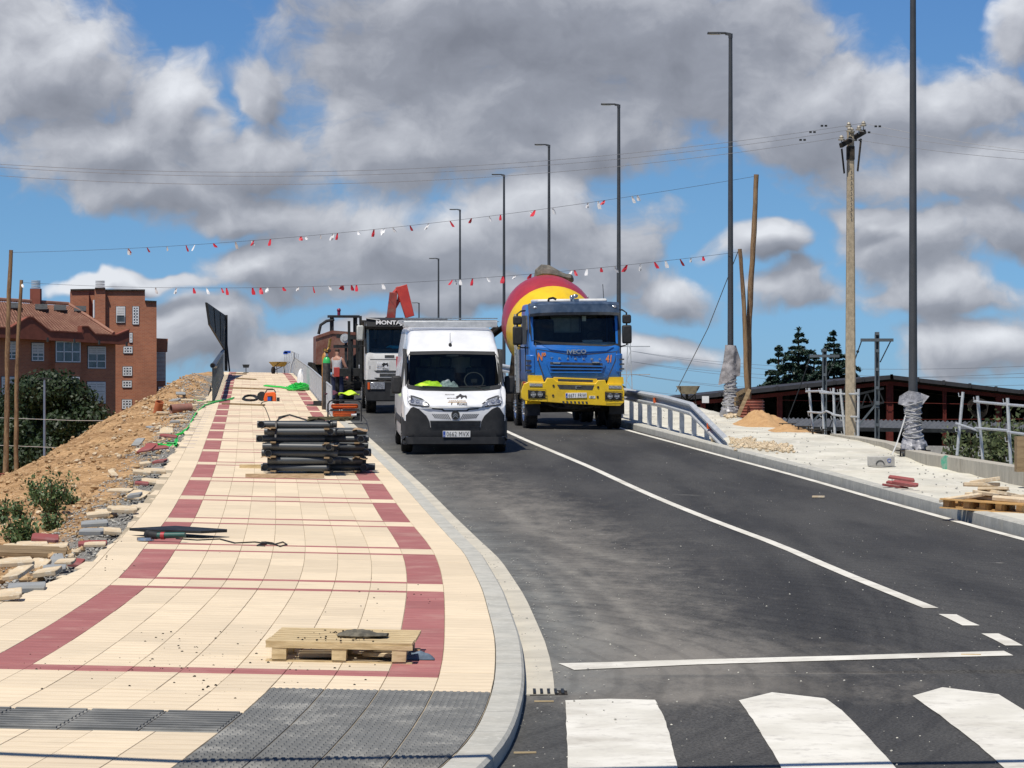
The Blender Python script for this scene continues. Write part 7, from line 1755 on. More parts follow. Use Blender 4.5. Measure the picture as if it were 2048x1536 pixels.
# ------------------------------------------------------------------ verge debris on the left
deb = [(1022,388,95,'beige',.28,62,3),(1010,408,110,'beige',.10,5,4),(1035,436,120,'red',.12,8,2),(930,360,44,'grey',.9,10,60),(848,462,60,'grey',.2,30,-20),(1150,205,90,'beige',.2,8,20),(1075,190,80,'grey',.2,12,-15),(1230,178,70,'beige',.2,5,10),(1110,162,70,'grey',.2,15,15),
       (1090,292,110,'beige',.14,4,0),(1000,276,90,'beige',.12,4,3),(1075,345,70,'grey',.12,5,10),(1015,572,70,'grey',.12,8,10),(890,600,80,'beige',.14,6,20),(985,600,95,'red',.12,5,-5),(945,625,140,'grey',.12,6,12),(950,650,160,'beige',.16,7,6),(870,672,130,'beige',.14,8,14),(925,700,130,'beige',.12,12,18),
       (690,660,44,'beige',.1,20,40),(740,785,170,'beige',.26,8,-10),(845,785,130,'beige',.2,24,-35),(830,805,90,'grey',.2,4,0),(870,742,100,'red',.12,6,8),(650,900,150,'beige',.24,22,22),(730,897,170,'beige',.16,8,10),(760,915,180,'beige',.16,8,14),(835,865,80,'beige',.12,6,16),(580,985,190,'grey',.24,7,12),(600,945,160,'beige',.14,8,18),
       (660,1012,150,'beige',.16,6,-6),(690,1034,120,'beige',.12,8,14),(560,1062,170,'grey',.18,8,8),(565,1092,200,'red',.14,7,14),(580,1118,150,'beige',.12,6,10),(275,1098,190,'red',.20,9,12),(335,1120,180,'beige',.14,6,8),(80,1130,150,'beige',.2,5,6),(195,1145,220,'beige',.24,10,14),(465,1210,90,'red',.2,12,-4),
       (400,1228,130,'beige',.16,6,0),(90,1260,260,'beige',.24,8,18),(230,1225,140,'beige',.22,20,-25),(330,1270,160,'grey',.18,6,12),(110,1330,130,'beige',.3,14,-20),(160,1372,260,'grey',.42,6,14),(290,1300,170,'beige',.14,5,0),(60,1470,160,'beige',.28,10,14),(350,1195,100,'grey',.3,20,20),(1240,210,80,'beige',.14,6,0),(1180,240,80,'beige',.12,6,12),(1120,320,90,'beige',.1,5,5),(980,500,120,'red',.14,12,20),(900,520,110,'red',.14,22,-30),(870,505,90,'beige',.12,14,30),(930,490,90,'red',.12,20,10)]
cnt = 0
for i, (u, v, wu, kind, dep, tl, rz) in enumerate(deb):
    x, y = u*.3254, 740+v*.3254; p = DT(x, y+2); s = F/p.y; w = wu*.3254/s; random.seed(i+900)
    e_ = 'among the rubble left of the pavement'
    if y > 1120: loc = 'in the foreground rubble at the lower left'
    elif y > 1000: loc = 'in the rubble left of the black steel plate'
    elif y > 900: loc = 'in the rubble level with the pipe stack'
    else: loc = 'in the rubble beside the green hose'
    grp = f'loose {kind} slabs {loc}'
    slab_thing(kind, p+Vector((0, .05, .0)), (R(tl*.8), R(random.uniform(-8, 8)), R(rz*.6)), max(.13, w*.88), random.uniform(.26, .42), random.uniform(.03, .048), 300+i, f'loose {kind} slab lying {loc}', grp, extra_z=.035+.04*(i % 3))
# orange and brown clay pipes
for (x, y, L, r, rot, mt, lb) in ((317, 818, .36, .125, (R(20), R(14), R(0)), material('terracotta_orange', (.52, .16, .06), (.42, .13, .05), 5, .6), 'short bright orange pipe end standing tilted on the earth slope'), (362, 820, .62, .135, (R(0), R(86), R(28)), material('terracotta_brown', (.27, .12, .09), (.2, .09, .07), 5, .7, dirt=.4), 'brown clay pipe lying on its side near the pavement edge')):
    p = DT(x, y+6); b = MB(); b.pipe((0, 0, -L/2), (0, 0, L/2), r, .02, 20); o = b.obj('clay_pipe', mt); o.location = p+Vector((0, 0, .13)); o.rotation_euler = rot; tag(o, lb, 'pipe')
# pallet at far left with slabs
p = DT(55, 1128); pallet(p+Vector((-.1, .1, 0)), (R(3), R(2), R(8)), 1.0, .8, .16, 'weathered pallet half buried in the rubble at the left edge of the picture', m_wood_grey)
# earth clods and grit
def scatter(name, n, area, rlo, rhi, mat, seed, power=2.2):
    random.seed(seed); mb = MB()
    for i in range(n):
        p = area(); 
        if p is None: continue
        r = rlo+(rhi-rlo)*random.random()**power; mb.rock(p+Vector((0, 0, r*.3)), r, (1, 1, .75))
    return tag(mb.obj(name, mat, smooth=False), kind='stuff')
def vg(d0, d1, a, b_):
    D_ = random.uniform(d0, d1); X = XE(D_)-random.uniform(a, b_); return Vector((X, D_, zdirt(X, D_)))
m_clod = material('earth_clods', (.45, .31, .17), (.32, .21, .11), 3, .95, c3=(.56, .43, .28)); m_grit = material('grey_grit', (.42, .41, .37), (.28, .275, .25), 6, .95, c3=(.5, .48, .43))
scatter('earth_clods', 7500, lambda: vg(24, 115, .3, 8), .010, .07, m_clod, 1, 4)
scatter('earth_clods', 1800, lambda: vg(20, 50, .3, 5), .01, .055, m_clod, 5, 2.5)
scatter('grey_grit', 6500, lambda: vg(18, 75, -.03, 1.0), .006, .024, m_grit, 2, 2.5)
scatter('grey_grit', 1500, lambda: vg(70, 128, -.03, 1.0), .012, .04, m_grit, 3)
scatter('pale_rubble', 450, lambda: vg(20, 110, .1, 2.2), .015, .07, m_slab_b, 4, 2)
def on_pave():
    x, y = random.choice(((150,1330),(380,1310),(470,1300),(620,1330),(250,1120),(800,1200),(440,1380))); p = PV(x+random.gauss(0, 70), y+random.gauss(0, 22)); return p
scatter('pavement_crumbs', 260, on_pave, .003, .011, m_chassis, 6)
def on_road():
    D_ = 15+60*random.random()**1.6; X = kerb_out(D_)+random.random()**1.3*(XRE(D_)-kerb_out(D_)); return Vector((X, D_, zroad(X, D_)))
scatter('road_chippings', 750, on_road, .003, .009, m_gravel, 7, 3)
def gut(): D_ = random.uniform(17, 40); X = kerb_out(D_)+abs(random.gauss(.25, .25)); return Vector((X, D_, zroad(X, D_)+.008))
scatter('gutter_grit', 420, gut, .002, .010, m_grit, 8, 2)
# storm drain in the gutter end
p = RD(1097, 1386); gd = thing('storm_drain', 'dark slotted storm drain grate at the end of the gutter by the crosswalk', 'drain', p+Vector((0, 0, .004)))
b = MB(); b.box((0, .0, -.05), (.24, .30, .10)); b.obj('frame', m_chassis, gd)
for i in range(5):
    b = MB(); b.box((-.09+.045*i, .0, .006), (.018, .28, .012)); b.obj('grate_bar', m_dark, gd)
for (x, y, l, rz, lb) in ((1088,1405,.12,2,'thin wood splinter lying on the asphalt by the storm drain'),(1942,1311,.14,-14,'brown wood splinter lying on the stop line'),(1050,1508,.12,5,'wood splinter on the asphalt by the near kerb')):
    p = RD(x, y); b = MB(); b.box((0, 0, .008), (l, .012, .008)); o = b.obj('wood_splinter', m_wood_pale); o.location = p; o.rotation_euler = (0, 0, R(rz)); tag(o, lb, 'splinter')
# ------------------------------------------------------------------ foliage
def leaf_mat(name, c1, c2, trans=.25):
    m = bpy.data.materials.new(name); m.use_nodes = True; t = m.node_tree; b = t.nodes['Principled BSDF']
    ge = N(t, 'ShaderNodeNewGeometry'); mx = N(t, 'ShaderNodeMix', data_type='RGBA'); mx.inputs[6].default_value = (*c1, 1); mx.inputs[7].default_value = (*c2, 1)
    t.links.new(ge.outputs['Random Per Island'], mx.inputs[0]); t.links.new(mx.outputs[2], b.inputs['Base Color']); b.inputs['Roughness'].default_value = .55
    tr = N(t, 'ShaderNodeBsdfTranslucent'); t.links.new(mx.outputs[2], tr.inputs[0]); ms = N(t, 'ShaderNodeMixShader'); ms.inputs[0].default_value = trans
    t.links.new(b.outputs[0], ms.inputs[1]); t.links.new(tr.outputs[0], ms.inputs[2]); t.links.new(ms.outputs[0], t.nodes['Material Output'].inputs[0]); return m
m_leaf_dark = leaf_mat('dark_foliage', (.012, .028, .009), (.034, .06, .018)); m_leaf_bush = leaf_mat('bush_foliage', (.05, .10, .03), (.13, .19, .07)); m_leaf_cedar = leaf_mat('cedar_foliage', (.012, .035, .022), (.03, .062, .038), .1)
m_leaf_olive = leaf_mat('olive_foliage', (.05, .07, .025), (.12, .15, .06)); m_bark = material('bark', (.10, .07, .045), (.06, .04, .03), 5, .95, bump=.02, stretch=(3, 3, .6))
def leaves(name, P, size, mat, parent, nrm=None, asp=.55, seed=0):
    rg = np.random.default_rng(seed); n = len(P); P = np.asarray(P)
    d = rg.normal(size=(n, 3)) if nrm is None else nrm+rg.normal(size=(n, 3))*.45
    d /= np.linalg.norm(d, axis=1, keepdims=True); a = np.cross(d, rg.normal(size=(n, 3))); a /= np.linalg.norm(a, axis=1, keepdims=True); b_ = np.cross(d, a)
    sz = size*rg.uniform(.6, 1.4, (n, 1)); v = np.empty((n, 4, 3)); v[:, 0] = P-a*sz; v[:, 1] = P+b_*sz*asp; v[:, 2] = P+a*sz; v[:, 3] = P-b_*sz*asp
    me = bpy.data.meshes.new(name); me.vertices.add(4*n); me.vertices.foreach_set('co', v.ravel()); me.loops.add(4*n); me.loops.foreach_set('vertex_index', np.arange(4*n)); me.polygons.add(n)
    me.polygons.foreach_set('loop_start', np.arange(0, 4*n, 4)); me.polygons.foreach_set('loop_total', np.full(n, 4)); me.update(calc_edges=True); me.materials.append(mat)
    o = bpy.data.objects.new(name, me); C.objects.link(o); o.parent = parent; return o
def crown_points(clumps, n, seed):
    rg = np.random.default_rng(seed); out = []; W_ = np.array([r[3]**2 for r in clumps]); W_ = W_/W_.sum()
    k = rg.choice(len(clumps), n, p=W_); d = rg.normal(size=(n, 3)); d /= np.linalg.norm(d, axis=1, keepdims=True); rr = rg.uniform(.55, 1.05, (n, 1))
    c = np.array([q[:3] for q in clumps])[k]; r = np.array([q[3] for q in clumps])[k][:, None]; return c+d*r*rr*np.array([1, 1, .8]), d
def bush(px, py, h, w, D_, n, size, mat, label, name='bush', cat='bush', seed=1, z=None, up=True):
    s = F/D_; X = (px-1024)/s; Z = z if z is not None else EYE-(py-HOR)/s; root = thing(name, label, cat, (X, D_, Z)); rnd = random.Random(seed)
    st_ = MB(); tips = []
    for i in range(int(14)):
        a = rnd.uniform(0, 6.28); l = rnd.uniform(.5, 1)*h; sp = rnd.uniform(.1, .5)*w; p = Vector((0, 0, 0)); q = Vector((math.cos(a)*sp, math.sin(a)*sp, l)); m_ = p.lerp(q, .5)+Vector((math.cos(a)*sp*.2, 0, l*.06)); st_.tube([p, m_, q], [.012, .009, .004], 5); tips.append((p, m_, q))
    st_.obj('stem', m_bark, root)
    rg = np.random.default_rng(seed); P_ = []
    for _ in range(n):
        p, m_, q = tips[rg.integers(len(tips))]; t = rg.uniform(.1, 1)**.8; c = p.lerp(m_, t*2) if t < .5 else m_.lerp(q, t*2-1); P_.append(np.array(c)+rg.normal(size=3)*w*.10*(.4+t))
    leaves('leaves', P_, size, mat, root, seed=seed); return root
# weeds on the earth slope
for i, (x, y, w, h, n, lb) in enumerate(((100,1032,.62,.62,1100,'largest green weed clump on the earth slope at the left'),(40,1100,.45,.42,700,'green weed clump low on the slope by the rubble at the left edge'),(103,1062,.34,.26,350,'small green weed right below the largest clump on the slope'),(36,1040,.28,.28,260,'small green weed left of the largest clump on the slope'),(70,1003,.22,.26,180,'small pale weed above and left of the largest clump'),(5,1048,.25,.40,260,'green weed cut off by the left edge of the picture'),(140,1010,.25,.2,150,'tiny weed at the right side of the largest clump'))):
    p = DT(x, y); bush(x, y, h, w, p.y, n, .028, m_leaf_bush, lb, 'weed', 'weed', 50+i, z=p.z-.02)
# shrub behind the right wall
for i, (x, y, w, h, lb) in enumerate(((1950,938,1.0,1.0,'leafy olive shrub behind the low wall, left one at the right edge rail'),(2010,945,1.1,1.1,'leafy olive shrub behind the low wall, between the two right rail posts'),(2046,950,1.0,1.25,'leafy olive shrub behind the low wall at the right edge of the picture'),(1905,920,.5,.55,'small sprig of shrub behind the wall left of the right edge rail'))):
    D_ = 61-i; s = F/D_; bush(x, y+30, h+.3, w, D_, 900 if i < 3 else 160, .055, m_leaf_olive, lb, 'shrub', 'shrub', 80+i)
# big dark broadleaf tree by the flats
def broad_tree(px, D_, ztop, rad, label, seed, n=30000):
    s = F/D_; X = (px-1024)/s; z0 = -4.2; root = thing('broadleaf_tree', label, 'tree', (X, D_, z0)); H = ztop-z0; rnd = random.Random(seed); cl = []; tr = MB()
    tr.tube([(0, 0, 0), (.1, 0, H*.3), (-.05, .1, H*.55), (0, 0, H*.85)], [.28, .22, .15, .05], 10)
    for i in range(34):
        a = rnd.uniform(0, 6.28); e_ = rnd.uniform(-.35, 1); k = math.sqrt(max(0, 1-e_*e_*.9)); c = Vector((math.cos(a)*rad*k*rnd.uniform(.4, .95), math.sin(a)*rad*k*rnd.uniform(.4, .95), H*.58+e_*H*.36)); cl.append((*c, rad*rnd.uniform(.22, .42)))
        if i < 14: tr.tube([(0, 0, H*rnd.uniform(.25, .5)), tuple(c*.6+Vector((0, 0, H*.15))), tuple(c)], [.09, .06, .02], 6)
    tr.obj('trunk', m_bark, root); P_, d = crown_points(cl, n, seed); leaves('crown', P_, .10, m_leaf_dark, root, nrm=d, seed=seed)
broad_tree(95, 128, EYE+.9, 3.0, 'large dark broadleaf tree in front of the brick flats at the left', 4)
broad_tree(10, 134, EYE+.1, 2.4, 'dark broadleaf tree at the left edge behind the wooden poles', 6, 14000)
# cedars
def cedar(px, D_, ytop, label, seed, spread=2.6, lean=0):
    s = F/D_; X = (px-1024)/s; z0 = -4.2; ztop = EYE-(ytop-HOR)/s; H = ztop-z0; root = thing('cedar_tree', label, 'tree', (X, D_, z0)); rnd = random.Random(seed); tr = MB()
    tr.tube([(0, 0, 0), (lean*.3, 0, H*.5), (lean, 0, H)], [.22, .12, .02], 8); br = MB(); P_ = []; Nn = []; rg = np.random.default_rng(seed)
    z = H*.25
    while z < H*.985:
        t = (H-z)/H; L = min(spread, 5.4*t)*rnd.uniform(.6, 1.15)+.10
        for k in range(5 if t > .12 else 3):
            a = rnd.uniform(0, 6.28); d = Vector((math.cos(a), math.sin(a), 0)); l = L*rnd.uniform(.55, 1.1); c0 = Vector((lean*z/H, 0, z)); pts = [c0, c0+d*l*.35+Vector((0, 0, .22*l)), c0+d*l*.7+Vector((0, 0, .24*l)), c0+d*l+Vector((0, 0, .08*l))]; br.tube(pts, [.035, .025, .015, .006], 4)
            m_ = int(240*l)+30
            for _ in range(m_):
                u = rg.uniform(.15, 1.0); i = min(2, int(u*3)); f = u*3-i; q = pts[i].lerp(pts[i+1], f); side = Vector((-d.y, d.x, 0)); wd = .26*l*(1-u*.72)+.05; P_.append(np.array(q+side*rg.normal()*wd*.6+Vector((0, 0, rg.uniform(-.10, .05)-.04*l)))); Nn.append([0, 0, 1])
        z += rnd.uniform(.22, .36)
    for _ in range(60): P_.append(np.array([lean+rg.normal()*.05, rg.normal()*.05, H-rg.uniform(0, .5)])); Nn.append([0, 0, 1])
    tr.obj('trunk', m_bark, root); br.obj('branches', m_bark, root); leaves('crown', P_, .09, m_leaf_cedar, root, nrm=np.array(Nn, float)*.9, asp=.45, seed=seed)
cedar(1597, 140, 655, 'tallest middle cedar behind the hall on the right', 1, 2.9)
cedar(1548, 143, 690, 'left cedar with bent top behind the hall, beside the wooden poles', 2, 2.2, lean=.25)
cedar(1668, 138, 660, 'right cedar behind the hall, just left of the concrete power pole', 3, 2.8)
cedar(1628, 146, 700, 'lower cedar between the tallest and the right cedar', 5, 2.7)

# ------------------------------------------------------------------ brick flats
def brick_mat(name, c1, c2, cm):
    m = bpy.data.materials.new(name); m.use_nodes = True; t = m.node_tree; b = t.nodes['Principled BSDF']; tc = N(t, 'ShaderNodeTexCoord')
    sx = N(t, 'ShaderNodeSeparateXYZ'); t.links.new(tc.outputs['Object'], sx.inputs[0]); cb = N(t, 'ShaderNodeCombineXYZ'); t.links.new(math_(t, 'ADD', sx.outputs[0], math_(t, 'MULTIPLY', sx.outputs[1], .7)), cb.inputs[0]); t.links.new(sx.outputs[2], cb.inputs[1])
    br = N(t, 'ShaderNodeTexBrick'); br.inputs['Scale'].default_value = 1; br.inputs['Brick Width'].default_value = .30; br.inputs['Row Height'].default_value = .10; br.inputs['Mortar Size'].default_value = .012
    br.inputs['Color1'].default_value = (*c1, 1); br.inputs['Color2'].default_value = (*c2, 1); br.inputs['Mortar'].default_value = (*cm, 1); t.links.new(cb.outputs[0], br.inputs[0])
    n = N(t, 'ShaderNodeTexNoise', i_Scale=.5, i_Detail=5); t.links.new(tc.outputs['Object'], n.inputs[0]); mx = N(t, 'ShaderNodeMix', data_type='RGBA', blend_type='MULTIPLY'); mx.inputs[0].default_value = 1
    t.links.new(br.outputs[0], mx.inputs[6]); t.links.new(smooth(t, n.outputs[0], .3, .7, .86, 1.1), mx.inputs[7]); t.links.new(mx.outputs[2], b.inputs['Base Color']); b.inputs['Roughness'].default_value = .85
    bp = N(t, 'ShaderNodeBump', i_Strength=.4, i_Distance=.01); t.links.new(br.outputs[1], bp.inputs['Height']); bp.invert = True; t.links.new(bp.outputs[0], b.inputs['Normal']); return m
m_brick = brick_mat('brick_wall', (.42, .15, .075), (.34, .115, .06), (.36, .20, .13))
m_band = material('red_render', (.24, .085, .06), (.19, .07, .05), 2, .8)
m_tile = material('roof_tiles', (.33, .18, .13), (.24, .12, .09), 1.2, .95, c3=(.38, .24, .18), spec=0)
m_wframe = material('window_frame_white', (.75, .76, .77), None, 4, .5); m_shut = material('roller_shutter', (.66, .65, .63), (.58, .57, .55), 3, .6); m_pane = material('window_glass_dark', (.05, .065, .075), (.12, .14, .15), 1.5, .12, coat=.5)
class Plane:
    def __init__(s, px, D_, phi): s.o = Vector(((px-1024)*D_/F, D_, 0)); s.u = Vector((math.cos(R(phi)), math.sin(R(phi)), 0)); s.n = Vector((math.sin(R(phi)), -math.cos(R(phi)), 0))
    def uz(s, px, py):
        a = (px-1024)/F; d = Vector((a, 1, 0)); k = s.o.dot(s.n)/d.dot(s.n); p = d*k; return ((p-s.o).dot(s.u), EYE-(py-HOR)/F*k)
    def P(s, u, z, out=0): return s.o+s.u*u+s.n*out+Vector((0, 0, z))
    def slab(s, pts, d0, d1):   # polygon (u,z) between offsets
        mb = MB(); n = len(pts); mb.add([s.P(u, z, d0) for u, z in pts]+[s.P(u, z, d1) for u, z in pts], [tuple(range(n)), tuple(range(2*n-1, n-1, -1))]+[(i, n+i, n+(i+1) % n, (i+1) % n) for i in range(n)]); return mb
def window(pl, x0, y0, x1, y1, parent, kind='shutter', cols=2, rows=2, sh=.55, rec=.12):
    """opening seen from pixel box; frame, panes and shutter as parts, set in a reveal"""
    (u0, z1), (u1, z0) = pl.uz(x0, y0), pl.uz(x1, y1); w = u1-u0; h = z1-z0
    rv = pl.slab([(u0-.04, z0-.04), (u1+.04, z0-.04), (u1+.04, z1+.04), (u0-.04, z1+.04)], .004, .012).obj('window', m_interior, parent, smooth=False)
    pane = pl.slab([(u0, z0), (u1, z0), (u1, z1), (u0, z1)], .012, .03).obj('pane', m_pane, rv, smooth=False)
    f = MB(); t = .07 if kind != 'lattice' else .08
    def bar(a0, b0, a1, b1): q = pl.slab([(a0, b0), (a1, b0), (a1, b1), (a0, b1)], .012, .07); f.add(q.v, q.f)
    bar(u0, z0, u0+t, z1); bar(u1-t, z0, u1, z1); bar(u0+t, z0, u1-t, z0+t); bar(u0+t, z1-t, u1-t, z1)
    for i in range(1, cols): x = u0+w*i/cols; bar(x-t/2, z0+t, x+t/2, z1-t)
    for i in range(1, rows): z = z0+h*i/rows; bar(u0+t, z-t/2, u1-t, z+t/2)
    f.obj('frame', m_wframe, rv, smooth=False)
    if kind == 'shutter' or kind == 'full':
        zz = z1-h*(sh if kind == 'shutter' else 1); s_ = MB(); n = max(4, int((z1-zz)/.16))
        for i in range(n): q = pl.slab([(u0+t, zz+(z1-zz)*i/n), (u1-t, zz+(z1-zz)*i/n), (u1-t, zz+(z1-zz)*(i+.88)/n), (u0+t, zz+(z1-zz)*(i+.88)/n)], .07, .085); s_.add(q.v, q.f)
        s_.obj('roller_shutter', m_shut, rv, smooth=False)
    return rv
def V(u, v): return (u/3.656, 480+v/3.657)
def flats():
    root = thing('apartment_building', 'brown brick apartment wing with tiled roof and glazed bays at the left', 'building', (0, 0, 0))
    pw = Plane(231, 218, 46); zb = -6
    def uz(a, b_): return pw.uz(*V(a, b_))
    l = uz(-260, 700)[0]
    wall = pw.slab([(l, zb), (0, zb), (0, uz(845, 765)[1]+.1), (l, uz(-260, 700)[1]+.3)], 0, -9); wall.obj('wall', m_brick, root, smooth=False)
    pe = Plane(231, 218, 46); OUT = .9
    # parapet with gables, standing proud of the wall
    off = Vector(pw.n)*OUT; pb_ = Plane(231, 218, 46); pb_.o = pw.o+off
    top = [(-260, 640), (80, 645), (205, 568), (235, 568), (362, 668), (598, 682), (598, 636), (640, 636), (695, 692), (850, 699), (945, 660)]
    bot = [(945, 745), (930, 765), (-260, 700)]
    pts = [pb_.uz(*V(*q)) for q in top+bot]; pb_.slab(pts, 0, -.35).obj('parapet', m_band, root, smooth=False)
    cp = MB()
    for a, b_ in zip(top[:-1], top[1:]):
        p, q = pb_.uz(*V(*a)), pb_.uz(*V(*b_)); cp.beam(pb_.P(*p, -.15)+Vector((0, 0, .04)), pb_.P(*q, -.15)+Vector((0, 0, .04)), .42, .09)
    cp.obj('coping', m_band, root, smooth=False)
    p0, p1 = pb_.uz(*V(-260, 700)), pb_.uz(*V(930, 765)); sf = pb_.slab([(p0[0], p0[1]), (p1[0], p1[1]), (p1[0], p1[1]+.12), (p0[0], p0[1]+.12)], -.35, -1.0); sf.obj('soffit', m_band, root, smooth=False)
    for u in (345, 540, 722, 923): q = pb_.uz(*V(u, 705+u*.055)); g_ = pb_.slab([(q[0]-.06, q[1]-.2), (q[0]+.06, q[1]-.2), (q[0]+.06, q[1]+.1), (q[0]-.06, q[1]+.1)], .0, .1); g_.obj('gargoyle', m_interior, root)
    # pitched tiled roof, course by course
    e0, e1 = pb_.P(*pb_.uz(*V(-260, 690)), -.3), pb_.P(*pb_.uz(*V(850, 697)), -.3); pr = Plane(231, 223.5, 46); r0, r1 = pr.P(*pr.uz(*V(-260, 430))), pr.P(*pr.uz(*V(500, 478)))
    nc = 26; rt = MB()
    for i in range(nc):
        a0 = e0.lerp(r0, i/nc); a1 = e1.lerp(r1, i/nc); b0 = e0.lerp(r0, (i+1.08)/nc); b1 = e1.lerp(r1, (i+1.08)/nc); m_ = 90; vs = []
        for k in range(m_+1):
            t = k/m_; w = .05*abs(math.sin(k*math.pi/2)); vs += [a0.lerp(a1, t)+Vector((0, 0, .045+w)), b0.lerp(b1, t)+Vector((0, 0, .0+w))]
        rt.add(vs, [(2*k, 2*k+2, 2*k+3, 2*k+1) for k in range(m_)])
    rt.add([e0-Vector((0, 0, .05)), e1-Vector((0, 0, .05)), r1-Vector((0, 0, .05)), r0-Vector((0, 0, .05))], [(0, 1, 2, 3)])
    o = rt.obj('roof_tiles', m_tile, root, smooth=False); o['kind'] = 'stuff'
    rd = MB(); rd.tube([r0+Vector((0, 0, .12)), r1+Vector((0, 0, .12)), e1+Vector((0, 0, .15))], .14, 6); rd.obj('ridge', m_tile, root)
    hp = MB(); hp.add([e1, r1, pr.P(pr.uz(*V(500, 478))[0]+3.5, e1.z, -3)], [(0, 1, 2)]); hp.obj('hip_roof', m_tile, root)
    for u in (265, 400, 545, 75):
        c = e0.lerp(r0, .78).lerp(e1.lerp(r1, .78), (pr.uz(*V(u, 530))[0]-pr.uz(*V(-260, 430))[0])/(pr.uz(*V(500, 478))[0]-pr.uz(*V(-260, 430))[0])*.92+.04); n_ = (r0-e0).normalized(); k = MB(); k.beam(c-n_*.5+Vector((0, 0, .22)), c+n_*.5+Vector((0, 0, .22)), .9, .10); k.obj('skylight', m_interior, root)
    c = pr.P(*pr.uz(*V(262, 490))); k = MB(); k.box(c+Vector((0, 0, .4)), (.75, .75, 1.9)); ch = k.obj('chimney', m_band, root, smooth=False); k = MB()
    for i in range(5): k.cyl(c+Vector((0, 0, 1.4+.12*i)), c+Vector((0, 0, 1.46+.12*i)), .34, n=12)
    k.obj('chimney_cowl', m_steel, ch)
    # windows
    for a in ((230,752,318,885), (45,742,118,872), (-110,738,-20,868)): window(pw, *V(*a[:2]), *V(*a[2:]), root, 'shutter', 2, 4, .6)
    for a in ((640,778,770,940), (635,1037,768,1195), (635,1285,770,1420)): window(pw, *V(*a[:2]), *V(*a[2:]), root, 'full' if a[1] > 1000 else 'shutter', 2, 3, .34)
    window(pw, *V(10, 1000), *V(112, 1130), root, 'full', 2, 2)
    for a in ((405,740,585,895), (405,1000,578,1148)):
        pbay = Plane(231, 218, 46); pbay.o = pw.o+pw.n*.55
        (u0, z1), (u1, z0) = pbay.uz(*V(a[0]-3, a[1])), pbay.uz(*V(a[2]+4, a[3]+105)); pbay.slab([(u0, z0), (u1, z0), (u1, z1), (u0, z1)], 0, -.55).obj('bay', m_brick, root, smooth=False)
        window(pbay, *V(a[0], a[1]), *V(a[2], a[3]), root, 'pane', 3, 2)
    # tower
    root2 = thing('stair_tower', 'tall orange brick stair tower with lattice windows beside the tiled wing', 'building', (0, 0, 0))
    pt = Plane(250, 225, 9)
    def poly(a): return [pt.uz(*V(*q)) for q in a]
    for nm, pl_, a, dep in (('tower_wall', pt, [(768,1500),(768,372),(1060,372),(1060,452),(1145,456),(1145,1500)], -7), ('tower_wall', Plane(160, 228, 9), [(515,1000),(515,370),(650,368),(650,1000)], -4), ('recess_wall', Plane(185, 230, 9), [(645,1000),(645,368),(700,368),(700,1000)], -4), ('flue_shaft', Plane(200, 224.3, 9), [(694,1000),(694,360),(770,360),(770,1000)], -1.4)):
        q = [pl_.uz(*V(*b_)) for b_ in a]; pl_.slab(q, 0, dep).obj(nm, m_brick, root2, smooth=False)
    cp = MB()
    for (a, b_, pl_) in (((768,372),(1060,372),pt),((515,370),(650,368),Plane(160, 228, 9)),((645,368),(700,368),Plane(185,230,9)),((694,360),(770,360),Plane(200,224.3,9)),((1060,452),(1145,456),pt)):
        p, q = pl_.uz(*V(*a)), pl_.uz(*V(*b_)); cp.beam(pl_.P(*p, .0)+Vector((0, 0, .05)), pl_.P(*q, .0)+Vector((0, 0, .05)), .3, .12)
    cp.obj('coping', m_chassis, root2, smooth=False)
    c = pt.P(*pt.uz(*V(733, 358)), -.6); k = MB()
    for i in range(5): k.cyl(c+Vector((0, 0, .1+.12*i)), c+Vector((0, 0, .16+.12*i)), .36, n=12)
    k.obj('flue_cowl', m_steel, root2)
    k = MB(); c0 = pt.P(*pt.uz(*V(686, 440)), .4); k.cyl(c0, Vector((c0.x, c0.y, pt.uz(*V(686, 570))[1])), .07, n=8); k.obj('white_downpipe', m_wframe, root2)
    window(pt, *V(850, 487), *V(915, 605), root2, 'shutter', 1, 1, .55)
    k = MB()
    for i in range(7): q = pt.uz(*V(855+9*i, 602)); r_ = pt.uz(*V(855+9*i, 552)); k.cyl(pt.P(q[0], q[1], .12), pt.P(r_[0], r_[1], .12), .015, n=4)
    k.obj('window_bars', m_interior, root2)
    for a, c_, r_ in (((970,487,1015,617),2,6),((947,680,968,750),1,3),((903,780,968,828),3,2),((898,927,965,993),3,3),((895,1030,962,1078),3,2),((893,1168,963,1235),3,3)): window(pt, *V(*a[:2]), *V(*a[2:]), root2, 'lattice', c_, r_)
    pa = Plane(325, 228, 12); pa.slab([pa.uz(*V(*q)) for q in ((1140,1300),(1140,718),(1228,722),(1224,818),(1212,822),(1212,1300))], 0, -4).obj('annex_wall', m_brick, root2, smooth=False)
    lv = MB()
    for i in range(22): q = pa.uz(*V(1143, 822+i*9.6)); r_ = pa.uz(*V(1208, 828+i*9.6)); g_ = pa.slab([(q[0], r_[1]), (r_[0], r_[1]), (r_[0], q[1]), (q[0], q[1])], .02, .10); lv.add(g_.v, g_.f)
    lv.obj('louvre', m_shut, root2, smooth=False)
    k = MB(); q = pa.uz(*V(1180, 1095)); k.box(pa.P(q[0], q[1], .3), (.5, .4, .45)); k.obj('air_conditioner', m_wframe, root2)
flats()
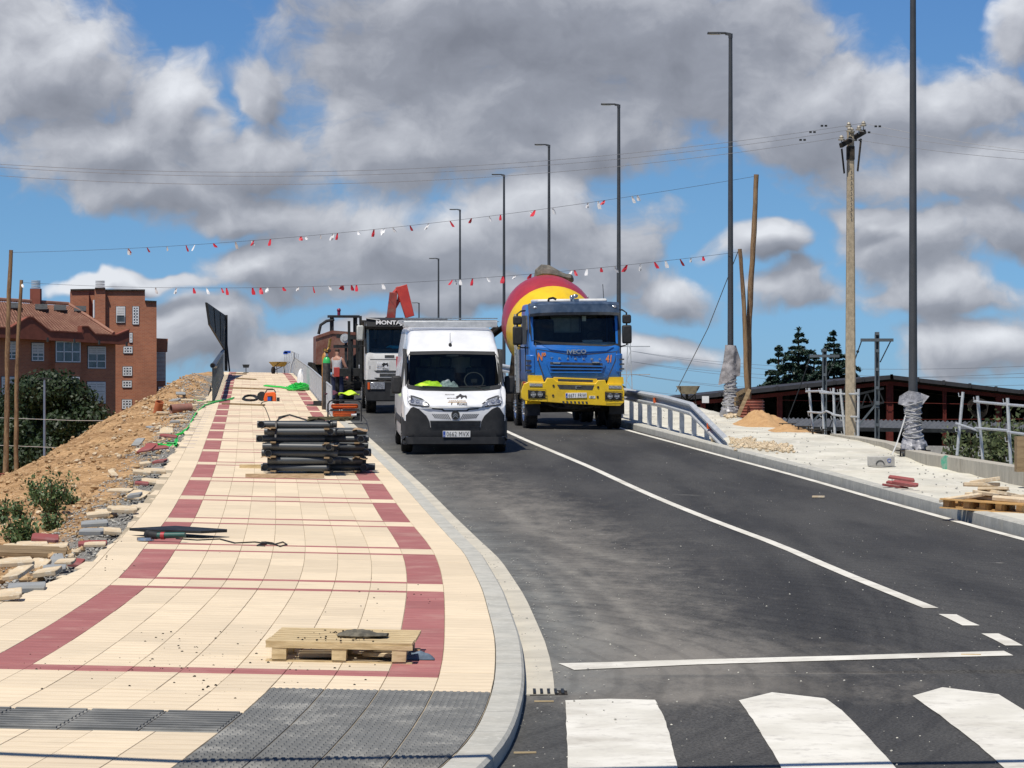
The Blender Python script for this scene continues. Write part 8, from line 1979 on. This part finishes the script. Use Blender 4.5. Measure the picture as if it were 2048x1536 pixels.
# thin grey street lamp in front of the tree, and low wires
s = F/110; z = EYE-(925-HOR)/s; l2 = thing('thin_street_lamp', 'thin blue-grey street lamp in front of the dark tree at the left', 'street lamp', ((89-1024)/s, 110, z))
h = (925-758)/s; b = MB(); b.cyl((0, 0, 0), (0, 0, h), .05, .04, 10); b.obj('pole', material('blue_grey_paint', (.16, .20, .27), (.13, .16, .22), 4, .5), l2)
b = MB(); b.beam((-.28, 0, h), (.0, 0, h+.03), .12, .05); b.beam((.0, 0, h+.03), (.28, 0, h), .12, .05); b.obj('lamp_heads', m_dark, l2)
root = thing('garden_wires', 'pale wires running level across the dark tree at the left', 'wires', W(0, 836, F/100))
for y0, y1 in ((834, 842), (889, 898)):
    a, e = W(-40, y0, F/100), W(330, y1, F/104); mb = MB(); mb.tube([a-root.location, a.lerp(e, .5)-root.location-Vector((0, 0, .05)), e-root.location], .012, 4); mb.obj('wire', m_shut, root)
# ------------------------------------------------------------------ open hall on the right, canopy, catenary masts
def hall():
    D_ = 118.; s = F/D_; root = thing('open_hall', 'dark open hall with low gabled roof and red steel columns on the right', 'building', (0, 0, 0))
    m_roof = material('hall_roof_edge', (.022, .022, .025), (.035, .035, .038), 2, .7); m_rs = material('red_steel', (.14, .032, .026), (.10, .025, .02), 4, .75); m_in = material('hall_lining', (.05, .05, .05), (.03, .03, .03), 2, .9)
    def z(y): return EYE-(y-HOR)/s
    def x(p): return (p-1024)/s
    L = (x(1325), z(797)); Rg = (x(2120), z(788)); T = (x(1783), z(750)); b_ = x(2200), z(798)
    rf = MB(); rf.prism([L, T, b_, (b_[0], b_[1]-.16), (T[0], T[1]-.16), (L[0], L[1]-.16)], D_, D_+22, 'y'); rf.obj('roof', m_roof, root, smooth=False)
    for (a, c) in ((L, T), (T, b_)): mb = MB(); mb.beam(Vector((a[0], D_+.5, a[1]-.32)), Vector((c[0], D_+.5, c[1]-.32)), .14, .15); mb.obj('rafter', m_rs, root, smooth=False)
    for i in range(9):
        t = i/8; 
        for (a, c) in ((L, T), (T, b_)): mb = MB(); px_ = a[0]+(c[0]-a[0])*t; mb.box((px_, D_-.06, a[1]+(c[1]-a[1])*t-.06), (.10, .12, .18)); mb.obj('purlin_end', m_roof, root, smooth=False)
    for px_, w in ((1408, .14), (1562, .16), (1783, .22), (1893, .09), (2002, .18), (2110, .2)):
        X = x(px_); zt = float(np.interp(X, [L[0], T[0], b_[0]], [L[1], T[1], b_[1]]))-.3; mb = MB(); mb.box((X, D_+.5, (zt-3.2)/2), (w, .05, zt+3.2)); mb.box((X-w/2, D_+.6, (zt-3.2)/2), (.04, .3, zt+3.2)); mb.box((X+w/2, D_+.6, (zt-3.2)/2), (.04, .3, zt+3.2)); mb.obj('column', m_rs, root, smooth=False)
    for px_ in (1480, 1640, 1730, 1850, 1950, 2050):
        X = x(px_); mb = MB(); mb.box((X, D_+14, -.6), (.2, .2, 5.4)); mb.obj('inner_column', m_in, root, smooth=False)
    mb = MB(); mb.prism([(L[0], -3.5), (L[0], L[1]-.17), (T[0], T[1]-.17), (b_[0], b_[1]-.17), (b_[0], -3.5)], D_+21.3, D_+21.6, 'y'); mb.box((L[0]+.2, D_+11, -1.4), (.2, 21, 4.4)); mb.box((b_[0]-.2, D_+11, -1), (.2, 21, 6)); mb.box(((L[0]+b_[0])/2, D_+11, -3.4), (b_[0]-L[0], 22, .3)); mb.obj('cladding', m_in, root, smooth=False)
    mb = MB(); mb.cyl((x(1560), D_+.3, z(800)), (x(2100), D_+.3, z(812)), .012, n=6); mb.cyl((x(1700), D_+.4, z(840)), (x(2100), D_+.4, z(838)), .012, n=6); mb.obj('tie_rods', m_rs, root)
    # lattice girder
    mb = MB(); a, c = Vector((x(1655), D_-2, z(800))), Vector((x(1755), D_-2, z(777)))
    for o_ in (0, -.55): mb.beam(a+Vector((0, 0, o_)), c+Vector((0, 0, o_)), .08, .08)
    for i in range(9): p = a.lerp(c, i/9); q = a.lerp(c, (i+1)/9); mb.beam(p+Vector((0, 0, -.55 if i % 2 else 0)), q+Vector((0, 0, 0 if i % 2 else -.55)), .05, .05)
    tag(mb.obj('lattice_girder', m_dark), 'grey lattice girder reaching left from the steel mast before the hall', 'girder')
    # canopy: corrugated sheets in front
    cn = thing('platform_canopy', 'low grey corrugated canopy in front of the dark hall', 'canopy', (0, 0, 0)); Dc = 108.; sc = F/Dc
    for i in range(14):
        px0 = 1560+i*44; a0 = W(px0, 836+i*.9, F/(Dc+4)); a1 = W(px0+45, 837+i*.9, F/(Dc+4)); b0 = W(px0-22, 853+i*.9, sc); b1 = W(px0+23, 854+i*.9, sc); mb = MB()
        mb.grid(lambda u, v: tuple(b0.lerp(b1, u).lerp(a0.lerp(a1, u), v)+Vector((0, 0, .03*math.cos(u*math.pi*10)))), 30, 1); mb.obj('sheet', material('canopy_sheet', (.13, .135, .14), (.09, .095, .10), 2, .7) if i == 0 else bpy.data.materials['canopy_sheet'], cn)
    for px_ in (1600, 1700, 1790, 1865, 1898, 1990, 2080): p = W(px_, 858, sc); mb = MB(); mb.box((p.x, p.y+1.2, -1.5), (.18, .18, 3.2)); mb.obj('canopy_post', m_dark, cn, smooth=False)
    mb = MB(); mb.beam(W(1560, 856, sc), W(2160, 866, sc), .06, .14); mb.obj('edge_beam', m_dark, cn)
    pb2 = thing('platform_wall', 'low pale concrete platform wall below the canopy', 'wall', (0, 0, 0)); p = W(1770, 890, F/104); q = W(2100, 896, F/104)
    for i in range(5): mb = MB(); a = p.lerp(q, i/5); c = p.lerp(q, (i+.98)/5); mb.beam(a-Vector((0, 0, .4)), c-Vector((0, 0, .4)), .2, .8); mb.obj('wall_panel', m_concrete, pb2, smooth=False)
hall()
def mast(px, ytop, yb, D_, w, label, arms=True, seed=0):
    s = F/D_; root = thing('steel_mast', label, 'mast', ((px-1024)/s, D_, EYE-(yb-HOR)/s)); h = (yb-ytop)/s; m_m = bpy.data.materials.get('mast_grey') or material('mast_grey', (.10, .12, .135), (.075, .09, .10), 5, .6)
    b = MB(); 
    for sx in (-1, 1): b.box((sx*w/2, 0, h/2), (.03, .18, h))
    b.box((0, .05, h/2), (w, .03, h)); b.obj('shaft', m_m, root, smooth=False)
    b = MB()
    for i in range(int(h/.6)): b.box((0, -.10, .3+.6*i), (w, .02, .10))
    b.obj('batten_plate', m_m, root, smooth=False)['kind'] = 'stuff'
    b = MB(); b.box((0, 0, h-.18), (1.05, .2, .10)); b.box((0, 0, h+.03), (w*1.1, .26, .10)); b.obj('cap_arm', m_m, root, smooth=False)
    b = MB(); b.tube([(-.5, 0, h-.2), (-.9, .2, h-1.4), (-1.5, .3, h-3.0)], .02, 5); b.tube([(.45, 0, h-.2), (.1, 0, h-.9)], .02, 5); b.ball((-.62, .07, h-.55), .05); b.obj('stay_wire', m_dark, root)
    b = MB(); b.box((0, -.12, h*.42), (w*1.2, .05, .12)); b.beam((-1.0, 0, h*.10), (0, 0, h*.42), .06, .06); b.obj('bracket', m_m, root)
mast(1754, 669, 905, 96, .11, 'tall grey steel catenary mast right of the concrete power pole')
mast(1649, 702, 900, 106, .12, 'shorter grey steel catenary mast in front of the cedars, left of the power pole')
# distant green scrub beyond the tracks
st = []
rg = np.random.default_rng(5)
P_ = np.c_[rg.uniform(12, 40, 9000), rg.uniform(104, 112, 9000), -4.2+rg.gamma(2., .42, 9000)]
P_[:, 2] += .5*np.sin(P_[:, 0]*1.1)
o = leaves('trackside_scrub', P_[P_[:, 1] < 107.5], .09, m_leaf_bush, None, seed=3); o['kind'] = 'stuff'
